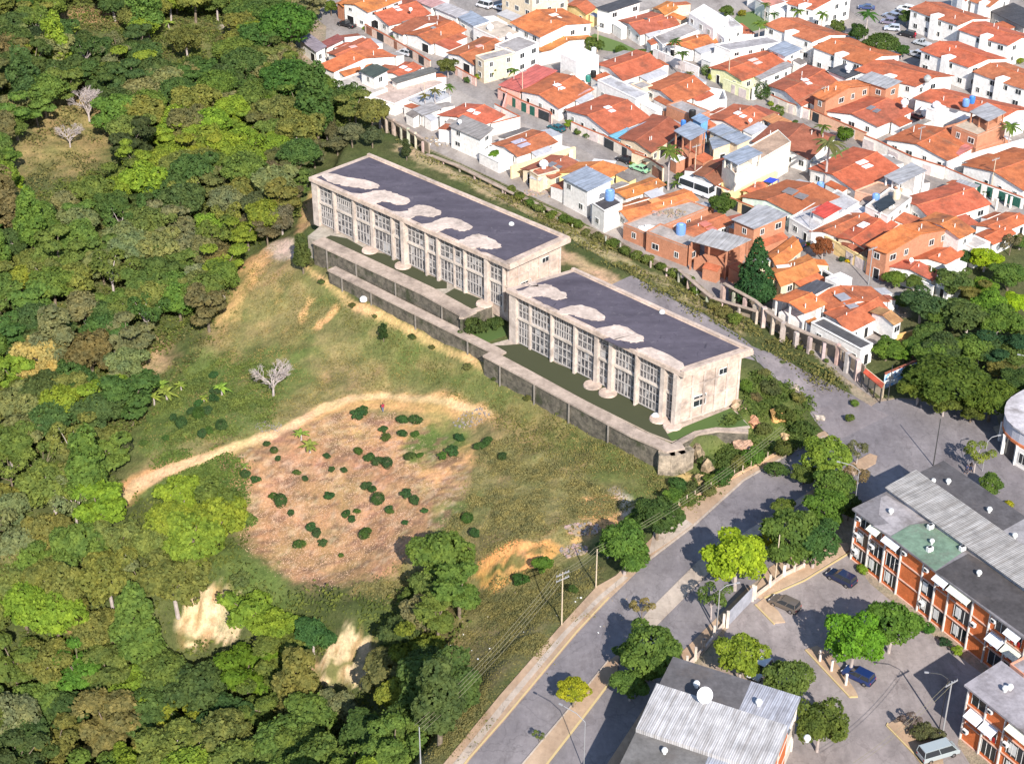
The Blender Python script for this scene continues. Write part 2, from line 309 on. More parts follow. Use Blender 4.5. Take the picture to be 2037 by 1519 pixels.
# zones of ground cover, each a polygon in plan with a warped edge
DRY = (0.225, 0.19, 0.09); OLIVE = (0.17, 0.155, 0.075); LUSH = (0.11, 0.15, 0.045); SOIL = (0.35, 0.205, 0.115); EARTH = (0.52, 0.31, 0.15); CREAM = (0.55, 0.43, 0.28); GRN = (0.075, 0.09, 0.035)
ZON = [
 ([(535,490),(600,520),(720,600),(900,700),(1100,800),(1370,950),(1390,1030),(1270,1050),(1160,1110),(1060,1200),(950,1330),(880,1519),(780,1519),(800,1330),(900,1200),(800,1180),(700,1170),(560,1150),(480,1090),(440,1000),(330,960),(250,980),(300,900),(440,780),(400,700),(440,600)], DRY, 2.5, 2.5),
 ([(600,545),(720,620),(900,715),(1100,815),(1380,960),(1380,1020),(1230,1010),(1080,900),(960,820),(850,770),(780,720),(700,660),(620,590)], (0.105,0.13,0.042), 4, 3),
 ([(260,890),(330,760),(420,700),(520,690),(640,660),(600,760),(540,850),(400,870),(280,920)], LUSH, 4, 3),
 ([(1000,1180),(1130,1150),(1200,1130),(1100,1260),(960,1390),(880,1519),(760,1519),(900,1330)], OLIVE, 3, 3),
 ([(490,960),(430,920),(560,860),(700,815),(830,830),(900,880),(940,940),(920,1010),(870,1060),(830,1120),(700,1165),(640,1165),(560,1140),(490,1090),(500,1020)], SOIL, 1.6, 2.0),
 ([(700,830),(760,850),(830,840),(930,880),(930,960),(890,1000),(840,960),(780,900),(700,870)], EARTH, 2.5, 3),
 ([(1000,870),(1100,930),(1170,980),(1200,1060),(1120,1060),(1050,1000),(960,1060),(900,1100),(880,1030),(930,950)], (0.22,0.2,0.09), 3, 3),
 ([(800,880),(850,850),(930,850),(935,880),(890,900),(870,930),(820,920)], LUSH, 1.5, 2),
 ([(860,1010),(920,980),(960,1000),(930,1060),(870,1080),(830,1130),(860,1060)], (0.13,0.15,0.055), 2.5, 2.5),
 ([(345,925),(430,905),(450,960),(480,985),(440,1020),(340,990),(290,985)], LUSH, 1.5, 2),
 ([(440,1080),(480,1095),(560,1150),(600,1190),(500,1200),(440,1140)], LUSH, 2, 2.5),
 ([(235,965),(300,935),(430,895),(520,865),(600,832),(640,805),(700,790),(760,780),(870,782),(960,810),(990,832),(930,842),(860,822),(760,812),(690,812),(620,838),(560,868),(450,905),(330,945),(255,1005)], EARTH, 0.8, 0.9),
 ([(950,1165),(965,1115),(1000,1085),(1040,1068),(1095,1070),(1130,1095),(1110,1120),(1060,1135),(1020,1150),(985,1175)], (0.6,0.31,0.12), 0.4, 1.6),
 ([(1160,1000),(1200,990),(1260,1010),(1270,1035),(1200,1050),(1170,1100),(1150,1080),(1160,1040)], (0.55,0.32,0.15), 0.8, 3),
 ([(1215,975),(1250,990),(1265,1040),(1235,1030)], (0.5,0.43,0.37), 1.0, 1),
 ([(440,640),(460,570),(500,510),(530,500),(540,530),(500,590),(460,650)], (0.5,0.31,0.16), 1.5, 3),
 ([(490,520),(505,535),(520,560),(505,575),(495,550)], EARTH, .5, 1), ([(610,590),(620,600),(600,660),(600,620)], (0.5,0.32,0.15), .4, 1),
 ([(665,600),(680,605),(640,650),(630,645)], EARTH, .4, 1), ([(545,575),(560,580),(545,610)], (0.5,0.32,0.15), .4, 1),
 ([(380,1190),(445,1160),(470,1190),(475,1240),(440,1270),(370,1290),(355,1240)], CREAM, 0.35, 2.2),
 ([(210,1290),(290,1270),(310,1300),(280,1340),(230,1320)], (0.46,0.36,0.26), 0.8, 1.5),
 ([(660,1260),(690,1240),(740,1265),(755,1310),(735,1355),(640,1360),(600,1335),(650,1310)], CREAM, 0.35, 2.2),
 ([(130,1220),(170,1230),(165,1255),(135,1250)], (0.5,0.27,0.14), .8, 1),
 ([(20,280),(70,230),(130,230),(120,290),(60,360),(10,340)], (0.24,0.2,0.09), 4, 5), ([(130,20),(260,20),(250,45),(120,45)], (0.45,0.27,0.16), 3, 3),
 ([(440,60),(460,0),(500,-20),(470,40),(450,80)], (0.42,0.36,0.33), .6, 1),
 ([(290,50),(420,60),(450,90),(340,110)], (0.17,0.18,0.07), 3, 4),
 ([(255,790),(290,755),(340,720),(350,690),(320,650),(300,680),(260,740)], (0.33,0.24,0.14), 2, 3),
 ([(60,200),(110,350),(220,330),(260,200),(180,120)], (0.25,0.2,0.09), 4, 5),
 ([(520,500),(545,480),(585,475),(600,520),(570,520)], (0.42,0.35,0.28), 0.8, 1),
 ([(595,530),(600,526),(700,592),(800,640),(900,690),(1000,748),(1100,800),(1200,850),(1300,903),(1380,948),(1376,960),(1290,915),(1190,863),(1000,762),(900,706),(790,655),(690,605)], (0.5,0.34,0.17), 0.3, 0.5),
 ([(615,380),(640,370),(640,440),(600,470),(590,430)], (0.52,0.34,0.18), 1, 1.5),
 ([(1460,730),(1500,760),(1580,780),(1600,860),(1490,880),(1440,940),(1400,960),(1380,930),(1450,870)], (0.12,0.15,0.045), 2, 2),
 ([(790,285),(960,360),(1120,440),(1300,545),(1480,645),(1470,660),(1290,560),(1110,458),(950,375),(780,300)], (0.36,0.29,0.17), 1, 2),
 ([(1060,465),(1200,540),(1330,610),(1400,650),(1440,700),(1400,690),(1300,620),(1180,555),(1060,490)], (0.42,0.30,0.19), 1, 1.5),
]
XF, YF = GX.ravel(), GY.ravel()
COL = np.tile(np.array(GRN), (len(XF), 1)); f = fbm(XF, YF, 0.05, 40)[:, None]; COL = COL*(0.7+0.8*f)
dl = sdist(XF, YF, lowp); COL[dl < 0] = (0.30, 0.25, 0.2); GRV = [tuple(P(u, v)[:2]) for u, v in [(1780,560),(1850,530),(1980,440),(2300,440),(2300,860),(2000,800),(1850,790),(1740,790),(1690,740),(1740,700),(1790,640)]]; COL[sdist(XF, YF, GRV) < 0] = (0.09, 0.1, 0.045)
for pl, col, soft, warp in ZON:
    wp = [tuple(G(u, v)[:2]) for u, v in pl]; xs = [p[0] for p in wp]; ys = [p[1] for p in wp]; m = 9
    s = np.where((XF > min(xs)-m) & (XF < max(xs)+m) & (YF > min(ys)-m) & (YF < max(ys)+m))[0]
    x, y = XF[s], YF[s]; wx = x+warp*2.6*(fbm(x, y, 0.22, 60)-0.5)+warp*1.4*(fbm(x, y, 0.9, 61)-.5); wy = y+warp*2.6*(fbm(x, y, 0.22, 80)-0.5)+warp*1.4*(fbm(x, y, 0.9, 81)-.5)
    a = sm(0.5-sdist(wx, wy, wp)/(2*soft))[:, None]; COL[s] = COL[s]*(1-a)+np.array(col)*a
TRK = [(238,985),(262,955),(330,925),(430,893),(530,860),(600,828),(640,802),(700,786),(760,780),(860,788),(950,808),(990,826),(940,822),(860,802),(760,794),(700,800),(650,816),(610,840),(540,874),(440,908),(340,943),(262,985),(250,1005)]
def maskof(pl, soft, warp):
    wp = [tuple(G(u, v)[:2]) for u, v in pl]; wx = XF+warp*(fbm(XF, YF, .6, 91)-.5); wy = YF+warp*(fbm(XF, YF, .6, 92)-.5); m = (XF > min(p[0] for p in wp)-8) & (XF < max(p[0] for p in wp)+8) & (YF > min(p[1] for p in wp)-8) & (YF < max(p[1] for p in wp)+8)
    out = np.zeros(len(XF)); out[m] = sm(.5-sdist(wx[m], wy[m], wp)/(2*soft)); return out
def blend(m, col): COL[:] = COL*(1-m[:, None])+np.array(col)*m[:, None]
blend(maskof(TRK, .35, .8), (0.6, 0.41, 0.24))
fm = maskof([(490,960),(430,920),(560,860),(700,815),(830,830),(900,880),(940,940),(920,1010),(870,1060),(830,1120),(700,1165),(640,1165),(560,1140),(490,1090)], 1, 1)
blend(fm*sm((fbm(XF, YF, .35, 33)-.55)/.1)*.5, (0.42, 0.27, 0.16)); blend(fm*sm((fbm(XF*1.0, YF*2.2, .5, 34)-.56)/.06)*.75, (0.2, 0.12, 0.085)); blend(fm*sm((fbm(XF, YF*1.5, 1.1, 35)-.62)/.05)*.45, (0.5, 0.38, 0.28))
slp = maskof([(535,490),(600,545),(720,625),(900,730),(1100,830),(1370,965),(1230,1030),(1100,1060),(950,1080),(850,1150),(940,940),(900,840),(760,770),(600,800),(440,760),(440,640)], 2, 2)
blend(slp*sm((fbm(XF, YF, .22, 36)-.56)/.08)*.4, (0.34, 0.23, 0.12)); blend(slp*sm((fbm(XF, YF, .3, 37)-.56)/.08)*.6, (0.12, 0.13, 0.05))
CLF = np.zeros(len(XF))
for pl in ([(380,1190),(445,1160),(470,1190),(475,1240),(440,1270),(370,1290),(355,1240)], [(210,1290),(290,1270),(310,1300),(280,1340),(230,1320)], [(660,1260),(690,1240),(740,1265),(755,1310),(735,1355),(640,1360),(600,1335),(650,1310)], [(960,1150),(1000,1100),(1040,1085),(1085,1090),(1075,1120),(1020,1135),(985,1165)]): CLF = np.maximum(CLF, maskof(pl, 1.2, 1.5))
blend(CLF*sm((fbm(XF*1.6, YF*.7, .55, 38)-.54)/.06)*.8, (0.3, 0.2, 0.1)); blend(CLF*sm((fbm(XF, YF, .5, 39)-.58)/.04)*.9, (0.12, 0.13, 0.045))
GZ += (CLF*(2.6*(np.abs(fbm(XF*1.8, YF*.5, .3, 44)-.5)*2)-.5+.8*(fbm(XF, YF, .9, 45)-.5))).reshape(GZ.shape)
verts = np.stack([XF, YF, GZ.ravel()], 1); nx, ny = len(gx), len(gy)
ii = np.arange(nx-1)[:, None]*ny+np.arange(ny-1)[None]; ii = ii.ravel(); faces = np.stack([ii, ii+ny, ii+ny+1, ii+1], 1)
def groundmat():
    m, nt, b = M_('ground'); at = N(nt, 'ShaderNodeAttribute'); at.attribute_name = 'zone'; c = at.outputs[0]
    n1 = noise(nt, 0.35, 7, 0.7, 'World'); n2 = noise(nt, 2.2, 5, 0.7, 'World', (1, 0.6, 1)); n3 = noise(nt, 0.12, 4, 0.6, 'World')
    c = mixc(nt, 1.0, c, ramp(nt, n1, 0.3, 0.7, (0.66, 0.72, 0.68), (1.3, 1.22, 1.2)), 'MULTIPLY')
    c = mixc(nt, 1.0, c, ramp(nt, n2, 0.3, 0.72, (0.72, 0.74, 0.74), (1.3, 1.27, 1.25)), 'MULTIPLY')
    c = mixc(nt, 1.0, c, ramp(nt, n3, 0.35, 0.65, (0.9, 1.0, 0.85), (1.12, 1.02, 1.08)), 'MULTIPLY')
    nt.links.new(c, b.inputs['Base Color']); b.inputs['Roughness'].default_value = 1.0; b.inputs['Specular IOR Level'].default_value = 0.1
    bump(nt, b, n2, 0.9, 0.25); MAT['ground'] = m; return m
me = rawmesh('ground', verts, faces, groundmat(), True)
ca = me.color_attributes.new('zone', 'FLOAT_COLOR', 'POINT'); ca.data.foreach_set('color', np.concatenate([np.clip(COL, 0, 1), np.ones((len(COL), 1))], 1).astype(np.float32).ravel())
g = bpy.data.objects.new('ground', me); C.objects.link(g); struct(g)
# ---------------------------------------------------------------- roads and paved areas
def sheet(name, pts, z, mat, c=0, zt=0.0, kerb=None):
    mb = MB(); w = [P(*K(c, *p), zt) for p in pts]
    if name in ('lawn', 'car_park'): STREETS.append([(p.x, p.y) for p in w])
    mb.prism([(p.x, p.y) for p in w], z-0.25, z, 0); return struct(mb.build(name, mat))
def ribbon(name, pl, wid, mat, dz=0.04, c=0, h0=None, n=6):
    pts = [G(*K(c, *p)) for p in pl]; cs = []
    for i in range(len(pts)-1):
        k = max(1, int((pts[i+1]-pts[i]).length/1.2))
        for j in range(k): cs.append(pts[i].lerp(pts[i+1], j/k))
    cs.append(pts[-1]); mb = MB(); W = wid if callable(wid) else (lambda t: wid); m = len(cs)
    for i in range(m):
        a = cs[max(i-3, 0)]; b = cs[min(i+3, m-1)]; d = (b-a).normalized(); s = Vector((-d.y, d.x, 0)); ww = W(i/(m-1))
        for j in range(n+1):
            p = cs[i]+s*(ww*(j/n-0.5)); mb.v.append((p.x, p.y, tz(p.x, p.y)+dz))
    for i in range(m-1):
        for j in range(n): k = i*(n+1)+j; mb.f.append([k, k+n+1, k+n+2, k+1][::-1]); mb.m.append(0)
    return struct(mb.build(name, mat))
sheet('main_road', [(880,1560),(933,1507),(1007,1423),(1149,1253),(1211,1187),(1290,1110),(1374,1046),(1478,953),(1575,897),(1635,868),(1690,840),(1745,800),(1790,792),(1840,800),(1900,770),(1965,770),(1995,870),(2060,955),(2300,1150),(2300,1250),(2037,1120),(1880,1020),(1760,980),(1690,1010),(1600,1090),(1491,1165),(1353,1300),(1208,1519),(1170,1590)], 0.03, MAT['asphalt'])
sheet('sidewalk', [(840,1560),(883,1519),(993,1385),(1111,1250),(1187,1167),(1225,1146),(1346,1018),(1470,945),(1568,888),(1640,858),(1648,866),(1576,899),(1479,956),(1376,1049),(1292,1113),(1213,1190),(1151,1256),(1009,1426),(935,1510),(895,1565)], 0.16, MAT['verge'])
sheet('sidewalk_slab', [(868,1560),(905,1515),(1000,1398),(1117,1262),(1190,1187),(1240,1146),(1250,1150),(1200,1190),(1130,1262),(1014,1400),(925,1515),(892,1560)], 0.175, MAT['walk'])
sheet('sidewalk_apron', [(1300,1060),(1345,1020),(1378,1044),(1330,1080),(1290,1105)], 0.18, MAT['walk'])
sheet('median', [(1010,1560),(1042,1519),(1130,1415),(1211,1315),(1232,1300),(1228,1336),(1160,1425),(1087,1519),(1060,1560)], 0.17, MAT['verge'])
sheet('median_slab', [(1232,1300),(1250,1268),(1290,1215),(1340,1165),(1387,1118),(1440,1085),(1520,1035),(1600,985),(1608,992),(1540,1042),(1440,1110),(1370,1180),(1310,1240),(1262,1290)], 0.13, MAT['walk'])
sheet('median_island', [(1600,985),(1650,955),(1690,925),(1730,903),(1745,908),(1742,922),(1700,945),(1660,975),(1610,992)], 0.18, MAT['verge'])
YEL = plain('kerb_yellow', (0.52, 0.4, 0.2), 0.9); 
def line(name, pl, wdt, z, mat, c=0, h=0.05):
    mb = MB(); pts = [KP(c, p) for p in pl]
    for a, b in zip(pts[:-1], pts[1:]):
        d = (b-a).normalized(); s = Vector((-d.y, d.x, 0))*wdt/2; mb.prism([a-s, b-s, b+s, a+s], z-h, z)
    return struct(mb.build(name, mat))
line('kerb_line', [(905,1545),(933,1509),(1007,1425),(1149,1255),(1211,1189)], 0.22, 0.186, MAT['kerb_yellow'], h=0.2)
line('kerb_line', [(1228,1338),(1160,1427),(1087,1521)], 0.25, 0.186, MAT['kerb_yellow'], h=0.2)
line('kerb', [(1293,1112),(1377,1048),(1480,955),(1577,899),(1640,868)], 0.25, 0.19, MAT['walk'], h=0.2)
line('kerb', [(1010,1556),(1042,1517),(1130,1413),(1211,1313)], 0.22, 0.186, MAT['walk'], h=0.2)
ribbon('lane', [(1230,560),(1330,610),(1420,655),(1475,690),(1540,725),(1600,762),(1650,800),(1690,835),(1720,850)], lambda t: 7.0+5*sm(np.array((t-0.7)/0.3)), MAT['lane'], 0.06)
sheet('parking_lot', [(1440,1262),(1462,1222),(1500,1190),(1560,1165),(1640,1125),(1690,1098),(1730,1160),(1870,1275),(1960,1345),(1915,1420),(1905,1480),(1980,1600),(1500,1600),(1560,1480),(1590,1400),(1500,1330)], 0.035, MAT['lot'])
sheet('planting_bed', [(1512,1192),(1560,1168),(1600,1150),(1690,1095),(1685,1080),(1600,1085),(1530,1130),(1495,1180)], 0.15, MAT['verge'])
sheet('side_verge', [(1208,1519),(1353,1300),(1491,1165),(1510,1172),(1460,1225),(1380,1315),(1250,1530)], 0.1, MAT['verge'])
for pl in ([(1503,1203),(1540,1240),(1562,1238),(1548,1216),(1520,1190)], [(1603,1292),(1690,1385),(1706,1384),(1700,1372),(1650,1300),(1625,1285)], [(1765,1442),(1820,1500),(1850,1540),(1880,1540),(1865,1450),(1790,1425)]):
    sheet('traffic_island', pl, 0.17, MAT['verge'])
line('kerb_line', [(1502,1203),(1540,1242)], 0.2, 0.2, MAT['kerb_yellow'], h=0.2); line('kerb_line', [(1602,1293),(1690,1387),(1706,1386)], 0.2, 0.2, MAT['kerb_yellow'], h=0.2)
line('kerb_line', [(1766,1439),(1764,1444),(1820,1502),(1850,1541)], 0.2, 0.2, MAT['kerb_yellow'], h=0.2)
line('kerb_line', [(1520,1190),(1600,1155),(1690,1100)], 0.22, 0.19, MAT['kerb_yellow'], h=0.2)
sheet('sidewalk', [(1975,850),(1992,845),(2070,925),(2300,1100),(2300,1130),(2060,955),(2000,890)], 0.15, MAT['walk'])
STREETS = []
# town streets, on a ground of paved yards
sheet('town_ground', [(640,-150),(650,40),(640,200),(700,215),(800,270),(960,345),(1120,420),(1300,520),(1480,625),(1600,690),(1700,765),(1735,790),(1710,740),(1740,690),(1790,640),(1790,560),(1880,520),(1980,440),(2500,440),(2500,-300)], 0.012, MAT['yard'])
def street(pl, wd, c=0, mat='street', name='street', z=0.03):
    pts = [KP(c, p) for p in pl]; mb = MB(); L_ = []; R_ = []
    for i, p in enumerate(pts):
        d = (pts[min(i+1, len(pts)-1)]-pts[max(i-1, 0)]).normalized(); s = Vector((-d.y, d.x, 0)); L_.append(p+s*wd/2); R_.append(p-s*wd/2)
    STREETS.append([(p.x, p.y) for p in L_+R_[::-1]])
    mb.prism([(p.x, p.y) for p in L_+R_[::-1]], z-0.2, z); return struct(mb.build(name, mat if not isinstance(mat, str) else MAT[mat]))
street([(40,20),(200,135),(330,200),(480,255),(640,320),(760,390),(880,450),(1000,520),(1150,590),(1320,680),(1500,760),(1640,820),(1800,910),(2060,1050)], 6.5, 1)
street([(860,480),(960,480),(1100,440),(1260,400),(1440,350),(1500,310)], 6, 1, z=0.034)
street([(0,330),(100,370),(260,430),(420,500),(600,580),(720,630),(860,690),(1120,790),(1300,860),(1500,940),(1640,990),(1800,1060),(2035,1150),(2200,1200)], 6.5, 2)
street([(1080,540),(1180,590),(1380,690),(1480,740)], 6, 3, z=0.038)
street([(700,1290),(830,1370),(960,1440),(1080,1500)], 5.5, 2, z=0.034); street([(540,480),(700,590),(870,660),(1000,720),(1200,800),(1260,830)], 5.5, 4, z=0.036)
sheet('car_park', [(1230,-20),(1350,30),(1540,130),(1600,200),(1480,260),(1380,290),(1350,230),(1200,160),(1080,60),(1060,0),(1150,-60)], 0.04, MAT['street'], 2)
sheet('car_park', [(800,-40),(850,10),(900,60),(1060,130),(1240,100),(1130,40),(1100,-40)], 0.04, MAT['street'], 1)
lw = plain('lawn', (0.11, 0.17, 0.05), 1.0)
sheet('lawn', [(460,80),(560,60),(660,90),(640,150),(540,175),(430,130)], 0.05, lw, 2); sheet('lawn', [(1560,230),(1640,190),(1790,240),(1930,310),(1900,330),(1740,290),(1600,270)], 0.05, lw, 1)
sheet('lawn', [(810,920),(1070,810),(1080,830),(860,940)], 0.06, lw, 2)
# ---------------------------------------------------------------- small builders on walls
def wallframe(a, b, out):
    d = Vector((b[0]-a[0], b[1]-a[1], 0)); L = d.length; d.normalize(); n = Vector((d.y, -d.x, 0))
    if n.dot(Vector((out[0], out[1], 0))) < 0: n = -n
    return Vector((a[0], a[1], 0)), d, n, L
def pbox(mb, o, d, n, x0, x1, z0, z1, y0, y1, mi=0):
    """box on a wall: x along it, y out of it"""
    q = [o+d*x0+n*y0, o+d*x1+n*y0, o+d*x1+n*y1, o+d*x0+n*y1]
    if d.cross(n).z < 0: q = q[::-1]
    mb.hexa([(p.x, p.y, z0) for p in q], [(p.x, p.y, z1) for p in q], mi)
def window(parent, o, d, n, x, z, w=1.1, h=1.1, name='window', bars=1, glass='glass', frame='frame', color=None):
    mb = MB(); t = 0.09
    for (a, b, c, e) in ((x-w/2-t, x-w/2, z-t, z+h+t), (x+w/2, x+w/2+t, z-t, z+h+t), (x-w/2, x+w/2, z+h, z+h+t), (x-w/2, x+w/2, z-t, z)):
        pbox(mb, o, d, n, a, b, c, e, -0.05, 0.08, 0)
    for k in range(bars):
        xx = x-w/2+w*(k+1)/(bars+1); pbox(mb, o, d, n, xx-0.03, xx+0.03, z, z+h, 0.03, 0.06, 0)
    fr_ = mb.build(name, MAT[frame], parent, color=color); mb = MB(); pbox(mb, o, d, n, x-w/2, x+w/2, z, z+h, -0.05, 0.03, 0); mb.build('pane', MAT[glass], fr_); return fr_
def local(root): return root
LC = (0.56, 0.45, 0.375)     # the pale concrete of the large building
# ---------------------------------------------------------------- the large two-block building
def curtainmat():
    m, nt, b = M_('glazing'); n = noise(nt, 1.6, 5, 0.75, 'World'); c = ramp(nt, n, 0.42, 0.66, (0.035, 0.035, 0.045), (0.33, 0.31, 0.30))
    nt.links.new(c, b.inputs['Base Color']); b.inputs['Roughness'].default_value = 0.25; b.inputs['Specular IOR Level'].default_value = 0.5; MAT['glazing'] = m
curtainmat(); plain('mullion', (0.42, 0.39, 0.37), .7); plain('blind', (0.4, 0.38, 0.37), .9)
def membrane():
    m, nt, b = M_('membrane'); n = noise(nt, 0.25, 5, 0.65, 'World', (0.35, 1, 1)); n2 = noise(nt, 0.8, 6, 0.7, 'World')
    c = ramp(nt, n, 0.3, 0.7, (0.05, 0.042, 0.058), (0.1, 0.086, 0.11)); c = mixc(nt, 1.0, c, ramp(nt, n2, 0.3, 0.7, (0.88,)*3, (1.15,)*3), 'MULTIPLY')
    n3 = noise(nt, 1.1, 4, 0.6, 'World', (.5, .5, 1), 1.5); c = mixc(nt, ramp(nt, n3, .62, .72), c, (0.035, 0.03, 0.045)); n4 = noise(nt, .5, 6, .75, 'World'); c = mixc(nt, ramp(nt, n4, .58, .8), c, (0.17, 0.15, 0.165))
    nt.links.new(c, b.inputs['Base Color']); b.inputs['Roughness'].default_value = 0.9; bump(nt, b, n2, 0.3, 0.1); MAT['membrane'] = m
membrane()
def hall(label, L, B, R, zr, zg, tongues, nb, crop, other):
    lw_, bw_, rw_ = P(*L, zr), P(*B, zr), P(*R, zr); tw_ = lw_+rw_-bw_
    e1 = (bw_-lw_); e2 = (rw_-bw_); L1, L2 = e1.length, e2.length; d1, d2 = e1/L1, e2/L2
    root = thing('public_building', label, 'building', (0, 0, 0)); H = zr
    mb = MB(); ins = 0.7; q = [lw_+d1*ins+d2*ins, bw_-d1*ins+d2*ins, rw_-d1*ins-d2*ins, tw_+d1*ins-d2*ins]
    mb.prism(q, zg-2.2, zr-0.75); mb.build('wall', MAT['concrete'], root, color=LC)
    mb = MB(); mb.prism([lw_-d1*.3-d2*.5, bw_+d1*1.0-d2*.5, rw_+d1*1.0+d2*.3, tw_-d1*.3+d2*.3], zr-0.74, zr, 0); mb.build('roof', MAT['concrete'], root, color=LC)
    mb = MB(); mb.prism([lw_+d1*.9+d2*.45, bw_-d1*1.0+d2*.45, rw_-d1*.9-d2*.7, tw_+d1*.8-d2*.7], zr-0.3, zr+0.06); mb.build('roof_membrane', MAT['membrane'], root)
    mb = MB()   # parapet kerb round the back and ends
    for a, b, n in ((tw_-d1*.2+d2*.2, rw_+d1*.9+d2*.2, -d2), (rw_+d1*.9-d2*.45, bw_+d1*.9-d2*.4, -d1)):
        mb.prism([a, b, b+n*0.6, a+n*0.6], zr+0.002, zr+0.38)
    mb.build('parapet', MAT['concrete'], root, color=LC)
    for t in tongues:    # scalloped concrete canopies over the glazed front
        mb = MB(); pts = [P(*K(crop, *p), zr+0.1) for p in t]; cc = sum(pts, Vector())/len(pts); pts = [p-d2*((p-cc).dot(d2)*.04)-d2*.95 for p in pts]
        sp = []    # round the outline
        n = len(pts)
        for i in range(n):
            p0, p1, p2, p3 = pts[i-1], pts[i], pts[(i+1) % n], pts[(i+2) % n]
            for k in range(5):
                s = k/5; q_ = 0.5*((2*p1)+(-p0+p2)*s+(2*p0-5*p1+4*p2-p3)*s*s+(-p0+3*p1-3*p2+p3)*s**3)
                sp.append(q_+Vector((math.sin(q_.x*5.1)+math.sin(q_.y*7.3), math.cos(q_.x*6.3), 0))*.16)
        den = d1.x*d2.y-d1.y*d2.x; sp = [(lambda q: lw_+d1*min(max((q.x*d2.y-q.y*d2.x)/den, .3), L1+.6)+d2*min(max((d1.x*q.y-d1.y*q.x)/den, -.3), L2-1))(p-lw_) for p in sp]; mb.prism(sp, zr-0.05, zr+0.14); mb.build('canopy', MAT['concrete'], root, color=(0.6, 0.5, 0.43))
    for t in other:
        mb = MB(); mb.prism([P(*K(crop, *p), zr+0.1) for p in t], zr-0.2, zr+0.07); mb.build('roof_recess', MAT['membrane'], root)
    # glazed front
    o = lw_+d1*ins+d2*ins; o = Vector((o.x, o.y, 0)); nrm = -d2; nrm = Vector((d1.y, -d1.x, 0)); nrm = nrm if nrm.dot(-d2) > 0 else -nrm
    Lf = L1-2*ins; zt = zr-1.1; zm = zg+(zt-zg)*0.56; r_ = random.Random(len(label)); x = 0.8; bays = []
    while x < Lf-2:
        wdt = r_.choice([2.6, 3.4, 4.2, 5.0]); wdt = min(wdt, Lf-0.6-x); pw = r_.choice([0.35, 0.5, 0.85]); bays.append((x, x+wdt, pw)); x += wdt+pw
    for a, b, pw in bays:
        for z0, z1 in ((zg+0.25, zm-0.25), (zm+0.2, zt)):
            mb = MB(); pbox(mb, o, d1, nrm, a, b, z0, z1, -0.1, 0.06, 1); nv = max(2, int((b-a)/r_.choice([.55, .7, .95]))); nh = 3 if z0 > zg+2 else r_.choice([2, 3])
            for k in range(nv+1): xx = a+(b-a)*k/nv; tt = r_.uniform(0.03, 0.07); pbox(mb, o, d1, nrm, xx-tt, xx+tt, z0, z1, 0.06, 0.2)
            for k in range(nh+1): zz = z0+(z1-z0)*k/nh; pbox(mb, o, d1, nrm, a, b, zz-0.07, zz+0.07, 0.08, 0.22)
            for k in range(int((b-a)*1.6)):   # blinds and curtains behind a few panes
                i, j = r_.randrange(nv), r_.randrange(nh); xa = a+(b-a)*i/nv+.12; xb = a+(b-a)*(i+1)/nv-.12; za = z0+(z1-z0)*j/nh+.12; zb = z0+(z1-z0)*(j+1)/nh-.12
                if r_.random() < .3: pbox(mb, o, d1, nrm, xa, xb, zb-(zb-za)*r_.uniform(.3, 1), zb, 0.0, 0.075+0.004*r_.random(), 2)
            mb.build('window', [MAT['mullion'], MAT['glazing'], MAT['blind']], root)
        mb = MB(); pbox(mb, o, d1, nrm, b+0.02, b+pw-0.02, zg-0.3, zr-0.76, -0.1, r_.choice([.4, .55, .8, 1.1])+0.2*(pw > .8)); mb.build('pilaster', MAT['concrete'], root, color=(0.56, 0.48, 0.42))
        if pw > 0.8:
            mb = MB(); c = o+d1*(b+pw/2)+nrm*1.3; mb.lathe((c.x, c.y, zg), [(1.2+pw*.5, 0), (1.1+pw*.5, 0.28), (0.9, 0.33)], 16); mb.build('planter', MAT['concrete'], root, color=LC)
    mb = MB(); pbox(mb, o, d1, nrm, 0, Lf, zm-0.2, zm+0.14, 0.0, 0.5); mb.build('string_course', MAT['concrete'], root, color=(0.55, 0.49, 0.43))
    mb = MB(); pbox(mb, o, d1, nrm, -.9, .7, zg-0.3, zr-0.76, 0, .8); mb.build('pilaster', MAT['concrete'], root, color=(0.56, 0.48, 0.42))
    # end wall, facing right
    o2 = bw_-d1*ins+d2*ins; o2 = Vector((o2.x, o2.y, 0)); n2 = Vector((d2.y, -d2.x, 0)); n2 = n2 if n2.dot(d1) > 0 else -n2; W = L2-2*ins
    mb = MB()
    for z in (zg+0.2, zg+(zt-zg)*0.36, zg+(zt-zg)*0.68, zt-0.15): pbox(mb, o2, d2, n2, -.1, W, z, z+0.3, 0, 0.22)
    for k in range(6): xx = W*k/5; pbox(mb, o2, d2, n2, xx-.22, xx+.22, zg-.3, zr-.76, 0, 0.17)
    mb.build('cladding_bands', MAT['concrete'], root, color=(0.55, 0.46, 0.4))
    window(root, o2, d2, n2, W*0.34, zg+2.2, 2.4, 1.9, bars=1, frame='frame')
    if other or True: window(root, o2, d2, n2, W*0.72, zt-2.6, 1.6, 1.0)
    mb = MB(); c = rw_.lerp(tw_, 0.2 if zr > 14 else .45)-d2*(3 if zr > 14 else .8); mb.lathe((c.x, c.y, zr+.05), [(.5, 0), (.5, .2), (.36, .4), (.12, .5)], 14); mb.build('roof_vent', MAT['frame'], root)
    return root, lw_, bw_, rw_, tw_, d1, d2
